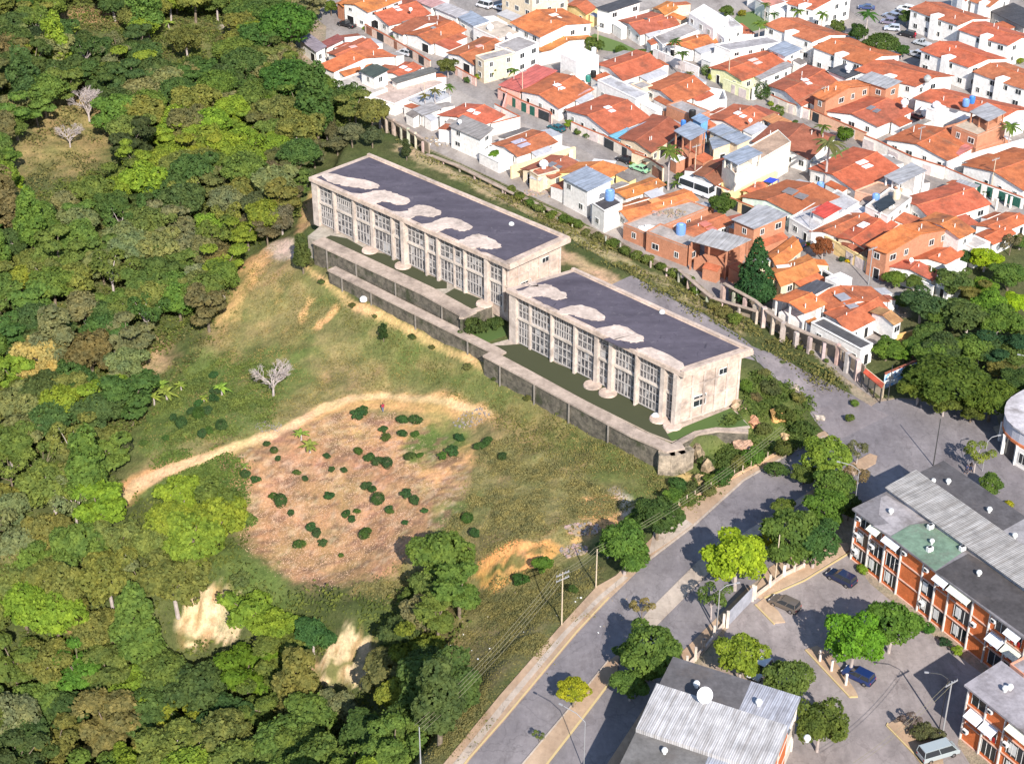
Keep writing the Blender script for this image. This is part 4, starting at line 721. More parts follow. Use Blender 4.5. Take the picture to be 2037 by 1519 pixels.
HH = [
 (1,(345,55),(490,135),(710,72),3.4,g_,TERR,WHT,'terracotta roofed house with a skylight beside the black pickup, near the top left of town',{'sky':SK}),
 (1,(238,15),(372,62),(560,-10),5.5,g_,ORG,WHT,'white two storey house with orange brick gable above the black pickup',{}),
 (1,(195,15),(235,35),(330,-20),4.5,g_,ORG,BRK,'narrow brick house with orange front at the upper left street end',{'wm':'brick'}),
 (1,(590,185),(725,240),(912,165),3.4,g_,TERR,WHT,'terracotta house with small grey skylight, second along the upper left street',{'sky':(.4,.5,1.1,1.1,(0.3,0.3,0.3))}),
 (1,(510,160),(575,188),(830,115),3.3,g_,TERB,WHT,'narrow dark brown roof joined to the house with the small grey skylight',{'ridge':0}),
 (1,(822,292),(965,355),(1165,262),3.4,g_,TERR,WHT,'terracotta house with red patch beside the beige flat roofed corner house',{'sky':SKP}),
 (1,(972,315),(1020,345),(1200,298),5.6,f_,GREY,CRM,'beige two storey house with flat grey roof on the upper street corner',{'wm':'plaster'}),
 (1,(1080,255),(1196,300),(1328,245),5.8,f_,GREY,WHT,'white two storey house with flat grey roof and black garage door',{}),
 (1,(1182,122),(1338,200),(1612,125),6.2,g_,ORG,WHT,'large white two storey house with bright orange roof, upper centre of town',{'ridge':0,'sky':(.4,.6,1.4,2.2,(0.85,0.8,0.7))}),
 (1,(960,155),(1108,225),(1240,180),4,f_,(0.55,0.48,0.4),WHT,'cream flat roofed house with white dome tank beside the bright orange roof',{}),
 (1,(870,95),(975,155),(1052,125),3.8,m_,BLUE,WHT,'grey blue metal lean-to at the end of the long shed row',{}),
 (1,(735,42),(868,98),(940,75),3.8,m_,(0.55,0.52,0.53),WHT,'pale grey metal shed in the middle of the long shed row',{}),
 (1,(610,-8),(725,42),(805,22),3.8,m_,(0.62,0.35,0.33),WHT,'pink metal shed at the upper end of the long shed row',{}),
 (1,(1120,-80),(1290,-10),(1490,-70),9,f_,CONC,CRM,'tall beige apartment house at the top edge behind the car yard',{'storeys':3,'cat':'apartment'}),
 (1,(1488,25),(1590,75),(1645,40),4,g_,TERR,YLW,'yellow walled house with terracotta roof beside the palm at the top',{}),
 (1,(1640,45),(1722,68),(1905,15),6,m_,DARK,WHT,'white two storey house with black metal roof at the top centre',{}),
 (1,(1780,112),(1895,187),(2070,140),3.6,g_,TERR,WHT,'terracotta house with tiny dark skylight behind the garden with the pole',{'sky':(.5,.5,.9,1,(0.1,0.1,0.1))}),
 (1,(1330,268),(1372,290),(1628,212),3.2,g_,ORG,WHT,'long low white annex with orange tiles below the bright orange roof',{'ridge':0}),
 (1,(1448,305),(1540,350),(1664,315),6,f_,W2,WHT,'plain white cube house with a dome tank at the street bend',{'win':False}),
 (1,(1660,355),(1800,442),(2012,365),4,g_,TERR,WHT,'terracotta house to the right of the plain white cube house',{}),
 (1,(1100,475),(1222,512),(1432,402),3.3,m_,(0.66,0.16,0.13),(0.75,0.42,0.35),'red metal porch roof over a salmon wall with arches',{'cat':'porch','name':'porch'}),
 (1,(1235,505),(1440,597),(1622,497),3.8,g_,TERR,WHT,'large terracotta house behind the salmon wall, red porch on its left',{'sky':SK}),
 (1,(1395,567),(1430,592),(1622,507),3.2,m_,(0.65,0.36,0.33),WHT,'pinkish metal lean-to on the right side of the salmon walled house',{'cat':'lean-to','name':'lean_to'}),
 (1,(1655,452),(1870,557),(1942,530),4.6,f_,LGREY,WHT,'long white house with pale grey flat roof behind the salmon walled house',{}),
 (1,(1490,612),(1725,737),(1935,652),3.8,g_,TERR,WHT,'wide terracotta house with white skylight beside the teal car',{'sky':SK}),
 (1,(1840,475),(1900,502),(1965,480),3.6,f_,GREY,CRM,'small beige house with flat grey roof right of the long white house',{}),
 (1,(150,292),(240,347),(425,262),4.0,g_,TERR,WHT,'terracotta house with pink skylight at the forest edge of town',{'sky':SKP}),
 (1,(115,357),(190,394),(516,312),3.8,g_,ORG,WHT,'long orange tiled wing in front of the pink skylight roof',{'ridge':0}),
 (1,(-20,218),(78,292),(142,267),3.5,m_,(0.36,0.31,0.36),WHT,'grey purple metal shed under the big tree at the forest edge',{'cat':'shed'}),
 (1,(100,240),(140,268),(242,225),3.3,m_,(0.33,0.1,0.08),WHT,'dark red metal roof behind the grey purple shed',{'cat':'shed'}),
 (1,(165,465),(312,562),(480,500),3.3,f_,(0.5,0.46,0.42),WHT,'white terrace house with flat pale roof at the corner of the pillared wall',{}),
 (1,(320,397),(405,434),(492,396),6.4,m_,(0.07,0.09,0.07),WHT,'small upper room with dark green roof and tanks on the white terrace house',{'cat':'rooftop room','z0':3.3,'name':'rooftop_room'}),
 (1,(495,442),(532,467),(762,405),4.4,m_,(0.17,0.16,0.14),WHT,'long low building with dark grey roof and pale balustrade by the crossing',{}),
 (1,(470,400),(560,427),(668,372),4.2,g_,TERR,WHT,'small terracotta roof with white skylights behind the dark grey long roof',{'sky':SK}),
 (1,(320,520),(520,585),(808,462),2.8,f_,(0.5,0.4,0.35),WHT,'long white walled yard building facing the crossing',{'win':False}),
 (1,(615,612),(680,647),(790,612),3.0,m_,(0.45,0.43,0.43),WHT,'small grey roofed hut beside the broken pillared wall',{'cat':'hut'}),
 (1,(770,640),(985,702),(1127,640),3.6,g_,TERR,WHT,'terracotta house with two white skylights just behind the large building',{'sky':SK}),
 (1,(822,705),(1000,782),(1078,725),5.2,m_,(0.36,0.33,0.31),WHT,'white two storey house with weathered grey roof behind the large building',{'storeys':2}),
 (1,(1075,800),(1210,867),(1422,790),3.5,g_,TERR,WHT,'terracotta house with long blue and pink skylight right of the weathered grey roof',{'sky':(.5,.35,1.5,3.2,(0.45,0.42,0.5))}),
 (1,(1235,940),(1400,990),(1560,915),3.5,g_,TERB,CRM,'brown terracotta house with dark skylight behind the yellow garden wall',{'sky':SKD}),
 (1,(1440,962),(1700,992),(1812,937),3.8,g_,ORG,YLW,'bright orange gable roof beside the street where the pale green car stands',{}),
 (1,(1450,992),(1600,1070),(1745,1012),6.2,m_,BLUE,WHT,'white two storey house with smooth blue grey metal roof and open top gallery',{'storeys':2}),
 (3,(735,602),(835,650),(1085,562),3.6,g_,ORG,WHT,'plain orange roofed house right of the smooth blue grey roof',{}),
 (3,(770,722),(860,795),(1298,665),3.6,g_,ORG,WHT,'long orange roofed house with small dormer and brown eaves, in front of the bus',{'sky':(.35,.5,1.6,2.4,(0.7,0.3,0.12))}),
 (3,(600,690),(682,745),(805,690),4.8,f_,DARK,WHT,'small white block with dark flat roof carrying a blue tank',{}),
 (3,(810,832),(960,892),(1380,722),3.2,f_,(0.42,0.38,0.35),BRK,'cluttered grey flat roof with rubble and white sacks',{'wm':'brick'}),
 (3,(965,882),(1238,985),(1330,930),4.2,f_,(0.4,0.36,0.33),BRK,'unfinished brick house with grey flat roof and one blue tank',{'wm':'brick'}),
 (3,(1150,850),(1262,915),(1537,815),3.6,g_,TERR,WHT,'terracotta house with faded red patch behind the blue tank',{'sky':(.6,.5,1.9,2.0,(0.6,0.2,0.15))}),
 (3,(1245,937),(1510,1010),(1670,942),6.4,m_,(0.47,0.46,0.46),BRK,'unfinished brick house with open gallery under patched grey metal sheets',{'wm':'brick','open_':True}),
 (3,(1535,797),(1690,862),(1925,775),6.4,m_,LGREY,BRK,'brick house with wide light grey metal roof behind the tall dark conifer',{'wm':'brick'}),
 (3,(795,242),(1000,337),(1210,185),3.8,g_,TERB,CRM,'cream house with brown red roof beside the bright blue awning',{}),
 (3,(715,237),(790,268),(850,197),2.9,m_,(0.22,0.55,0.75),WHT,'bright blue awning over a yard on the middle street',{'cat':'awning','name':'awning','win':False}),
 (3,(820,197),(860,212),(1062,142),3.2,m_,BLUE,WHT,'long narrow blue grey lean-to behind the bright blue awning',{'cat':'lean-to','name':'lean_to'}),
 (3,(1100,32),(1290,110),(1392,75),4.8,f_,GREY,BRK,'brick house with grey flat roof and black tank, mid town',{'wm':'brick'}),
 (3,(1380,112),(1600,192),(1772,102),3.7,g_,TERR,WHT,'terracotta house with double white skylights left of the orange awning',{'sky':SK}),
 (3,(1148,202),(1260,268),(1372,212),7.6,m_,BLUE,BRK,'brick upper room under a blue grey metal roof on the middle street',{'open_':True,'wm':'brick'}),
 (3,(1375,197),(1575,297),(1675,262),5.0,m_,BLUE,CRM,'wide blue grey metal roof in the centre of town',{}),
 (3,(1385,255),(1408,327),(1540,290),4.2,m_,BLUE,CRM,'lower blue grey metal slope joined to the wide metal roof',{'cat':'lean-to','name':'lean_to'}),
 (3,(1265,117),(1332,154),(1392,130),6.6,m_,(0.3,0.42,0.6),(0.15,0.35,0.6),'small blue walled tank hut on a rooftop',{'cat':'hut'}),
 (3,(1735,120),(1855,177),(1942,150),3.3,m_,(0.7,0.3,0.12),WHT,'orange and tan sheet awning beside round bushes, mid town',{'cat':'awning','name':'awning','open_':True}),
 (2,(555,772),(850,867),(962,757),3.7,g_,TERB,WHT,'wide brown red roof behind the long cream wall building',{}),
 (3,(1475,412),(1560,500),(1935,282),6.8,f_,(0.42,0.3,0.22),(0.75,0.7,0.6),'long cream walled building with rusty flat roof and small bare window',{'win':False}),
 (3,(1475,377),(1580,432),(1747,362),9,m_,BLUE,(0.75,0.7,0.6),'rooftop room with blue grey metal roof on the long cream building',{'cat':'rooftop room','z0':6.6,'name':'rooftop_room','open_':True}),
 (3,(1285,487),(1430,562),(1540,480),3.5,g_,TERB,WHT,'brown red roof in front of the long cream building, white sacks on it',{}),
 (3,(1170,300),(1290,345),(1345,290),3.5,g_,TERB,CRM,'small dark red roof below the brick upper room by the tall palm',{}),
 (4,(140,132),(475,242),(765,135),3.8,g_,(0.36,0.12,0.06),(0.6,0.7,0.62),'wide dark brown tiled roof with grey square skylight',{'sky':(.5,.5,2.4,2.6,(0.22,0.2,0.2))}),
 (4,(135,92),(200,115),(300,60),3.6,g_,(0.62,0.17,0.08),YLW,'narrow red orange roof strip beside the blue tarpaulin',{}),
 (4,(450,285),(600,375),(920,180),3.2,f_,LGREY,WHT,'long grey concrete roof beside the small bright red roof',{}),
 (4,(590,237),(687,285),(802,227),4.8,m_,(0.72,0.09,0.06),WHT,'small white hut with bright red roof',{'cat':'hut','z0':0}),
 (4,(960,205),(1110,277),(1272,150),5,f_,(0.5,0.46,0.42),WHT,'white block house with cream tank beside the black awning',{}),
 (4,(1020,182),(1062,242),(1162,190),5.7,m_,(0.03,0.04,0.05),WHT,'black awning on the white block house',{'cat':'awning','name':'awning','open_':True}),
 (4,(800,240),(960,302),(1080,262),3.2,f_,W2,WHT,'low white flat roof between the red hut and the black awning',{}),
 (4,(890,102),(1060,152),(1212,90),4.2,f_,(0.4,0.27,0.2),(0.7,0.4,0.28),'brownish flat roof beside the blue grey gallery roof',{}),
 (2,(1265,967),(1350,1014),(1502,945),6.2,m_,LGREY,WHT,'light grey metal gallery roof on white walls above the wide terracotta roof',{'open_':True}),
 (4,(1205,150),(1425,292),(1785,182),3.8,g_,TERR,WHT,'very wide terracotta roof beside the plot of white posts',{}),
 (4,(1700,322),(1870,372),(2070,290),3.6,g_,TERR,WHT,'terracotta roof right of the plot of white posts',{}),
 (4,(1700,392),(1820,452),(1965,380),3.4,g_,TERR,WHT,'low terracotta roof partly shaded by the trees at the right edge',{}),
 (4,(600,362),(772,397),(1030,282),3.7,g_,TERR,WHT,'terracotta roof left of the paired white skylights',{}),
 (4,(778,402),(960,472),(1165,322),3.8,g_,TERR,CRM,'terracotta house with paired white skylights behind a yellow wall',{'sky':(.3,.55,1.5,2.4,(0.85,0.85,0.88))}),
 (4,(785,452),(900,512),(972,480),3.1,g_,TERB,WHT,'dark brown lean-to roof in front of the paired skylights',{'cat':'lean-to','name':'lean_to'}),
 (4,(985,452),(1120,507),(1532,352),6.8,g_,ORG,BRK,'long two storey brick house with bright orange roof and white framed windows',{'ridge':0,'wm':'brick','storeys':2}),
 (4,(1340,290),(1590,410),(1690,360),6.8,g_,ORG,WHT,'white two storey wing with bright orange roof behind the long brick house',{'storeys':2}),
 (4,(1120,602),(1400,692),(1457,642),3.4,g_,TERR,WHT,'low terracotta roof in front of the long brick house',{}),
 (4,(1270,552),(1500,582),(1637,512),3.4,g_,TERR,WHT,'terracotta roof between the brick house and the small white tower',{}),
 (4,(1590,442),(1700,492),(1800,450),4.2,f_,(0.5,0.47,0.45),WHT,'pale flat roof behind the small white tower',{}),
 (4,(1510,602),(1580,627),(1642,590),6,f_,W2,WHT,'small white tower with wide window near the trees',{'cat':'tower'}),
 (4,(1440,672),(1520,722),(1602,690),4,f_,(0.5,0.43,0.38),WHT,'white flat roofed outhouse below the small white tower',{'cat':'outhouse'}),
 (4,(310,522),(370,612),(532,490),3.6,g_,ORG,CRM,'orange roof right of the tall dark conifer, upper of two',{}),
 (4,(325,622),(397,730),(642,632),3.6,g_,ORG,CRM,'orange roof right of the tall dark conifer, with a white louvre panel',{'sky':(.2,.3,.9,2.6,(0.75,0.72,0.7))}),
 (4,(355,820),(550,912),(692,850),5,g_,ORG,WHT,'orange tiled open porch house at the corner beside the lane wall',{'open_':True}),
 (4,(490,764),(605,802),(747,742),4.4,m_,(0.1,0.1,0.115),WHT,'black flat roof behind the orange open porch',{}),
 (4,(690,687),(770,727),(872,690),4.2,f_,W2,WHT,'small pure white flat roof beside the street',{}),
 (4,(600,795),(720,890),(1112,836),3.8,g_,TERR,WHT,'big terracotta roof with grey skylight at the corner beside the lane',{'ridge':0,'sky':(.6,.35,2.4,2.2,(0.3,0.3,0.33))}),
 (4,(695,912),(850,1040),(1112,902),3.8,g_,TERR,WHT,'terracotta roof with timber pile, front of the corner house',{}),
 (4,(595,987),(930,1167),(1012,1130),3.6,f_,(0.09,0.09,0.095),WHT,'long black flat roof with pale parapet above the white pillars',{}),
 (4,(1000,907),(1150,992),(1207,960),4.8,g_,(0.5,0.25,0.12),WHT,'small white house with tan roof standing on posts over orange earth',{'z0':1.2}),
 (2,(60,242),(215,267),(387,215),3.6,g_,ORG,WHT,'orange roof behind two palms on the second street',{}),
 (2,(195,77),(330,162),(412,110),6.2,f_,W2,WHT,'white two storey terrace house with railings near the lawn',{'storeys':2}),
 (2,(310,152),(390,217),(492,150),5,f_,W2,WHT,'white stepped flat roofed house next to the railed terrace',{}),
 (2,(0,202),(50,252),(272,160),3.4,f_,GREY,WHT,'low grey flat roof beside the orange roof on the second street',{}),
 (2,(335,247),(420,282),(707,235),5,f_,(0.36,0.35,0.36),WHT,'long white house with uneven grey flat roof and high side wall',{}),
 (2,(625,267),(725,312),(817,275),5,m_,BLUE,WHT,'blue grey metal roof at the end of the long white house',{}),
 (2,(320,367),(490,434),(742,340),3.8,g_,TERR,(0.72,0.72,0.42),'terracotta house with yellow green front and pale skylight',{'sky':(.5,.55,1.3,2.4,(0.6,0.5,0.45))}),
 (2,(530,407),(590,437),(772,365),3.2,m_,(0.4,0.38,0.38),WHT,'grey sheet lean-to beside the yellow green house',{'cat':'lean-to','name':'lean_to'}),
 (2,(640,467),(815,572),(1017,460),3.7,g_,TERR,WHT,'terracotta house with white skylight right of the round dark bush',{'sky':SK}),
 (2,(950,387),(1060,432),(1162,400),5,m_,(0.09,0.09,0.1),WHT,'white house with black roof and dome tank below the white terraces',{}),
 (2,(885,517),(955,545),(1190,465),6.6,g_,ORG,BRK,'orange roofed brick upper storey with small square windows',{'wm':'brick','ridge':0,'storeys':2}),
 (2,(1110,432),(1280,487),(1367,455),6.6,m_,LGREY,BRK,'brick upper storey with grey metal roof meeting the orange one',{'wm':'brick','storeys':2}),
 (2,(960,607),(1230,687),(1412,605),3.6,g_,TERR,WHT,'terracotta house with dark grey skylight below the brick upper storeys',{'sky':SKD}),
 (2,(1450,537),(1900,642),(2060,592),4.6,g_,TERR,WHT,'very long terracotta roof behind the roof garden house',{'ridge':0}),
 (2,(1590,705),(1770,822),(1935,765),3.4,f_,(0.55,0.3,0.22),BRK,'brick lower storey of the roof garden house',{'wm':'brick'}),
 (2,(1640,692),(1780,747),(1937,682),6.4,f_,(0.5,0.42,0.33),BRK,'brick house with planted roof garden near the right edge',{'wm':'brick','z0':0,'storeys':2}),
 (2,(1735,612),(1840,667),(1937,625),9.0,m_,LGREY,BRK,'grey metal roofed room on the roof garden house',{'wm':'brick','z0':6.4,'cat':'rooftop room','name':'rooftop_room','open_':True}),
 (2,(1290,762),(1610,872),(1767,790),3.7,g_,TERR,WHT,'wide terracotta roof behind the long white street wall',{}),
 (2,(1640,832),(1680,852),(1762,810),3.3,m_,(0.62,0.22,0.2),WHT,'short pink red awning beside the roof garden house',{'cat':'awning','name':'awning'}),
 (2,(1715,902),(2035,1035),(2300,940),4,g_,TERR,WHT,'large terracotta house with green gates at the right edge',{}),
 (2,(870,922),(1110,1037),(1337,920),3.7,g_,TERR,WHT,'terracotta house with one pink and one white skylight',{'sky':(.55,.6,1.4,2.6,(0.8,0.8,0.82))}),
 (2,(1640,1012),(1750,1047),(1792,1025),3.2,m_,LGREY,CRM,'small box shed with light metal roof on the far street',{'cat':'shed'}),
 (2,(-40,472),(130,562),(302,485),3.7,g_,TERR,WHT,'terracotta roof left of the white parapet walls on the second street',{}),
 (2,(1500,592),(1555,612),(1607,590),6,f_,W2,WHT,'slim white water tower block with dome tank',{'cat':'tower','win':False}),
 (2,(1360,702),(1400,712),(1572,652),3.2,m_,(0.35,0.32,0.29),WHT,'curved grey concrete lean-to below the slim white tower',{'cat':'lean-to','name':'lean_to'}),
 (2,(0,42),(60,77),(132,40),4,g_,ORG,CRM,'small orange house at the top beside the railed white terrace',{}),
 (2,(560,-5),(640,42),(732,15),4,f_,(0.55,0.25,0.2),WHT,'white building with reddish flat roof above the lawn',{}),
 (2,(0,110),(50,155),(140,130),3.5,g_,TERR,WHT,'terracotta roof corner left of the railed white terrace',{}),
]
for row in HH:
    c, L, B, R, h, kind, rc, wc, lab, ex = row; house(c, L, B, R, h, kind, rc, wc, lab, **ex)
# two-storey white terrace units of the upper right, each with a stepped roof and a notch between its halves
TU = [((620,135),(870,222),(1050,185),'leftmost, facing the lawn'), ((890,257),(1150,347),(1342,297),'above the black roofed house'),
 ((1125,382),(1440,467),(1632,412),'beside the brick upper storeys'), ((1420,47),(1670,132),(1832,97),'beside the car park, upper row'),
 ((1690,162),(1945,242),(2085,197),'upper row at the right edge'), ((1480,272),(1730,362),(1927,317),'middle row below the parked cars'),
 ((1770,392),(2035,482),(2205,432),'middle row at the right edge'), ((740,12),(880,47),(1080,-15),'at the top edge beside the palms'), ((1745,0),(1850,32),(1960,-20),'in the top right corner'), ((1640,-30),(1720,0),(1800,-30),'at the top edge left of the corner unit')]
for L, B, R, lab in TU:
    l, b, r = K(2, *L), K(2, *B), K(2, *R)
    rt = house(2, L, B, R, 6.2, g_, TERR, WHT, 'white two storey terrace with terracotta roof '+lab, ridge=0, group='white two storey terraces', cat='terrace house', storeys=2, door=False, name='terrace_house', over=.35)
    # notch between the halves: white party-wall box rising over the front eave
    lw2, bw2, rw2 = P(*l, 6.2), P(*b, 6.2), P(*r, 6.2); d1 = (bw2-lw2).normalized(); d2 = (rw2-bw2).normalized(); L1 = (bw2-lw2).length; V = rt.location
    mb = MB(); a = lw2+d1*L1*.42-d2*.15-V; q = [a, a+d1*1.9, a+d1*1.9+d2*2.6, a+d2*2.6]; mb.prism([(p.x, p.y) for p in q], 0, 6.32); mb.build('stair_wall', MAT['plaster'], rt, color=WHT)
# long metal shed in the top right corner
house(2, (1850,62), (2035,152), (2160,110), 4.2, m_, (0.07,0.065,0.07), (0.4,0.38,0.36), 'long black metal shed in the top right corner', cat='shed')
# boundary and garden walls
def wall(pl, c, h, th, col, lab, wm='plaster', name='garden_wall', top=None, gates=()):
    base = [KP(c, p, h) for p in pl]; root = thing(name, lab, 'wall')
    mb = MB(); tb = MB()
    for a, b in zip(base[:-1], base[1:]):
        WALLS.append((Vector((a.x, a.y, 0)), Vector((b.x, b.y, 0)))); d = (b-a).normalized(); s = Vector((-d.y, d.x, 0))*th/2; mb.prism([a-s, b-s, b+s, a+s], -.2, h-.1); s2 = s*1.35; tb.prism([a-s2, b-s2, b+s2, a+s2], h-.098, h)
    mb.build('wall', MAT[wm], root, color=col); tb.build('coping', MAT['tile' if top == TERR else 'plaster'], root, color=top or col)
    for k, (t, w_, gc) in enumerate(gates):
        i = min(int(t), len(base)-2); a, b = base[i], base[i+1]; p = a.lerp(b, t-i); d = (b-a).normalized(); n = Vector((d.y, -d.x, 0))
        if n.y > 0: n = -n
        g2 = MB(); pbox(g2, Vector((p.x, p.y, 0)), d, n, -w_/2, w_/2, .05, min(h-.25, 2.2), 0, th/2+.05)
        for q in range(int(w_/.35)): xx = -w_/2+.35*(q+.5); pbox(g2, Vector((p.x, p.y, 0)), d, n, xx-.03, xx+.03, .05, min(h-.25, 2.2), th/2+.05, th/2+.09)
        g2.build('gate', MAT['metal'], root, color=gc)
    return root
GD = (0.04, 0.045, 0.05); GB = (0.25, 0.12, 0.08); GG = (0.03, 0.12, 0.09); GP = (0.6, 0.52, 0.5)
wall([(1115,640),(1160,470)][::-1], 1, 2.6, .3, (0.75,0.42,0.35), 'short salmon side wall at the red porch')
wall([(1100,495),(1230,560),(1390,625),(1400,640)], 1, 2.6, .3, (0.72,0.45,0.38), 'salmon street wall with arched openings and black gate', top=TERR, gates=((.3,1.2,GD),(.7,1.2,GG),(1.1,1.6,GG),(1.4,1.6,GG),(1.8,3.4,GD)))
wall([(1510,680),(1600,720),(1700,760),(1800,810),(1860,850)], 1, 2.4, .3, (0.72,0.65,0.58), 'pale street wall with white gates beside the teal car', top=TERR, gates=((.5,1,GP),(1.3,3.4,GP),(2.2,2.6,GD)))
wall([(355,135),(480,200),(640,290),(720,340)], 1, 2.3, .3, (0.7,0.52,0.42), 'street wall with brown gates along the upper left street', top=TERR, gates=((.2,2.6,GB),(.7,3,GD),(1.3,1.5,GB),(1.8,2.6,GD),(2.4,2.6,GD)))
wall([(1170,932),(1530,822)], 1, 2.8, .5, (0.78,0.62,0.38), 'yellow garden wall behind the terracotta house with the blue and pink skylight')
wall([(1380,800),(1520,830),(1500,860)], 1, 2.4, .3, WHT, 'white garden wall at the middle street beside the blue and pink skylight')
wall([(1060,690),(1220,650),(1080,580)], 1, 3, .3, WHT, 'white yard wall beside the two skylight house', top=TERR)
wall([(20,590),(180,545)], 1, 2.4, .3, (0.75,0.72,0.66), 'pale wall running from the forest to the town corner')
wall([(240,212),(340,202),(400,240)], 1, 4, .3, WHT, 'white parapet wall behind the pink skylight roof')
wall([(1330,300),(1560,250)], 1, 3.2, .3, WHT, 'high white boundary wall below the bright orange roof')
wall([(1450,372),(1560,420),(1660,400)], 1, 2.5, .3, WHT, 'white wall at the foot of the plain white cube house')
wall([(860,370),(930,410),(975,435)], 1, 2.2, .25, (0.75,0.5,0.42), 'low pink wall with white panels at the upper crossing', top=TERR, gates=((.4,2,GP),(1.3,1.5,GP)))
wall([(1160,742),(1230,770),(1420,860),(1600,915)], 2, 3, .35, (0.82,0.76,0.68), 'long white street wall with tiled coping in the right of town', top=TERR, gates=((.4,3.2,GP),(1.5,3,GP),(2.5,2,GP)))
wall([(1615,890),(1800,830),(2035,765)], 2, 3.2, .5, WHT, 'long plain white wall climbing to the right edge')
wall([(1600,915),(1760,985),(1900,1035),(2035,1085)], 2, 2.6, .3, WHT, 'white street wall with green gates at the right edge', top=TERR, gates=((1.2,1.6,GG),(1.7,1.6,GG),(2.2,2,GG),(2.6,3.6,GG)))
wall([(870,600),(960,640),(1170,730)], 2, 2.6, .35, (0.75,0.45,0.3), 'orange capped wall along the street below the brick upper storeys', top=TERR, gates=((.3,2,GD),(1.6,3,GP)))
wall([(645,520),(735,560),(860,600)], 2, 2.6, .3, (0.7,0.62,0.52), 'beige street wall with pale gate right of the round dark bush', top=TERR, gates=((.4,1.4,GP),(1.2,1.2,GP),(1.75,2.8,GP)))
wall([(385,430),(530,490)], 2, 2.8, .3, (0.72,0.72,0.45), 'yellow green street wall with white gate', gates=((.4,1.2,GP),(.75,2.4,GP)))
wall([(545,485),(870,370)], 2, 3, .4, WHT, 'white side wall between the yellow green house and its neighbour')
wall([(230,560),(400,545),(385,495),(300,480)], 2, 3.2, .3, WHT, 'white parapet yard walls on the second street')
wall([(0,265),(100,310),(250,370)], 2, 2.4, .3, (0.75,0.7,0.68), 'pale street wall below the two palms', gates=((.5,2.4,GP),(1.4,2.4,GP)))
wall([(1510,625),(1700,540),(1840,478)], 3, 3, .6, (0.78,0.6,0.33), 'yellow side wall below the long cream building')
wall([(1510,640),(1600,680),(1730,730)], 3, 2.5, .3, (0.75,0.55,0.3), 'yellow street wall with orange coping behind the round tree by the bus', top=TERR, gates=((.5,2.4,GD),(1.4,3,GD)))
wall([(690,240),(790,290),(870,330),(950,360)], 3, 2.5, .3, (0.66,0.6,0.52), 'grey street wall with black gates below the blue awning', top=TERR, gates=((.3,3,GD),(1.4,1.6,GD),(2.3,2.6,GD)))
wall([(870,345),(990,390),(1080,450)], 3, 3.2, .35, CRM, 'cream house front wall with brown garage door beside the palm', top=TERR, gates=((.7,1.2,GB),(1.6,3.6,GB)))
wall([(1285,500),(1400,550),(1520,600)], 3, 2.6, .3, WHT, 'white street wall with dark openings behind the bus', top=TERR, gates=((.3,1.6,GD),(.9,1.6,GD),(1.5,1.8,GD)))
wall([(690,400),(820,470),(960,550),(1080,600)], 4, 2.8, .3, (0.78,0.58,0.28), 'yellow street wall with white gates below the paired skylights', gates=((.3,2.4,GP),(1.3,2,GP),(1.8,2.6,GP),(2.5,3.4,GP)))
wall([(1080,590),(1200,650),(1300,680),(1420,740)], 4, 2.6, .3, WHT, 'white garden wall in front of the low terracotta roofs')
wall([(0,45),(0,90),(45,160)], 4, 2.4, .3, YLW, 'yellow end wall at the dark brown roof')
wall([(610,640),(670,620),(740,660)], 4, 2.6, .25, WHT, 'white gate frame beside the small pure white roof', gates=((.5,1.6,GD),(1.5,2,GD)))
wall([(1140,1075),(1330,1020)], 4, 1.4, .3, (0.7,0.42,0.16), 'low orange terrace wall below the small white house on posts')
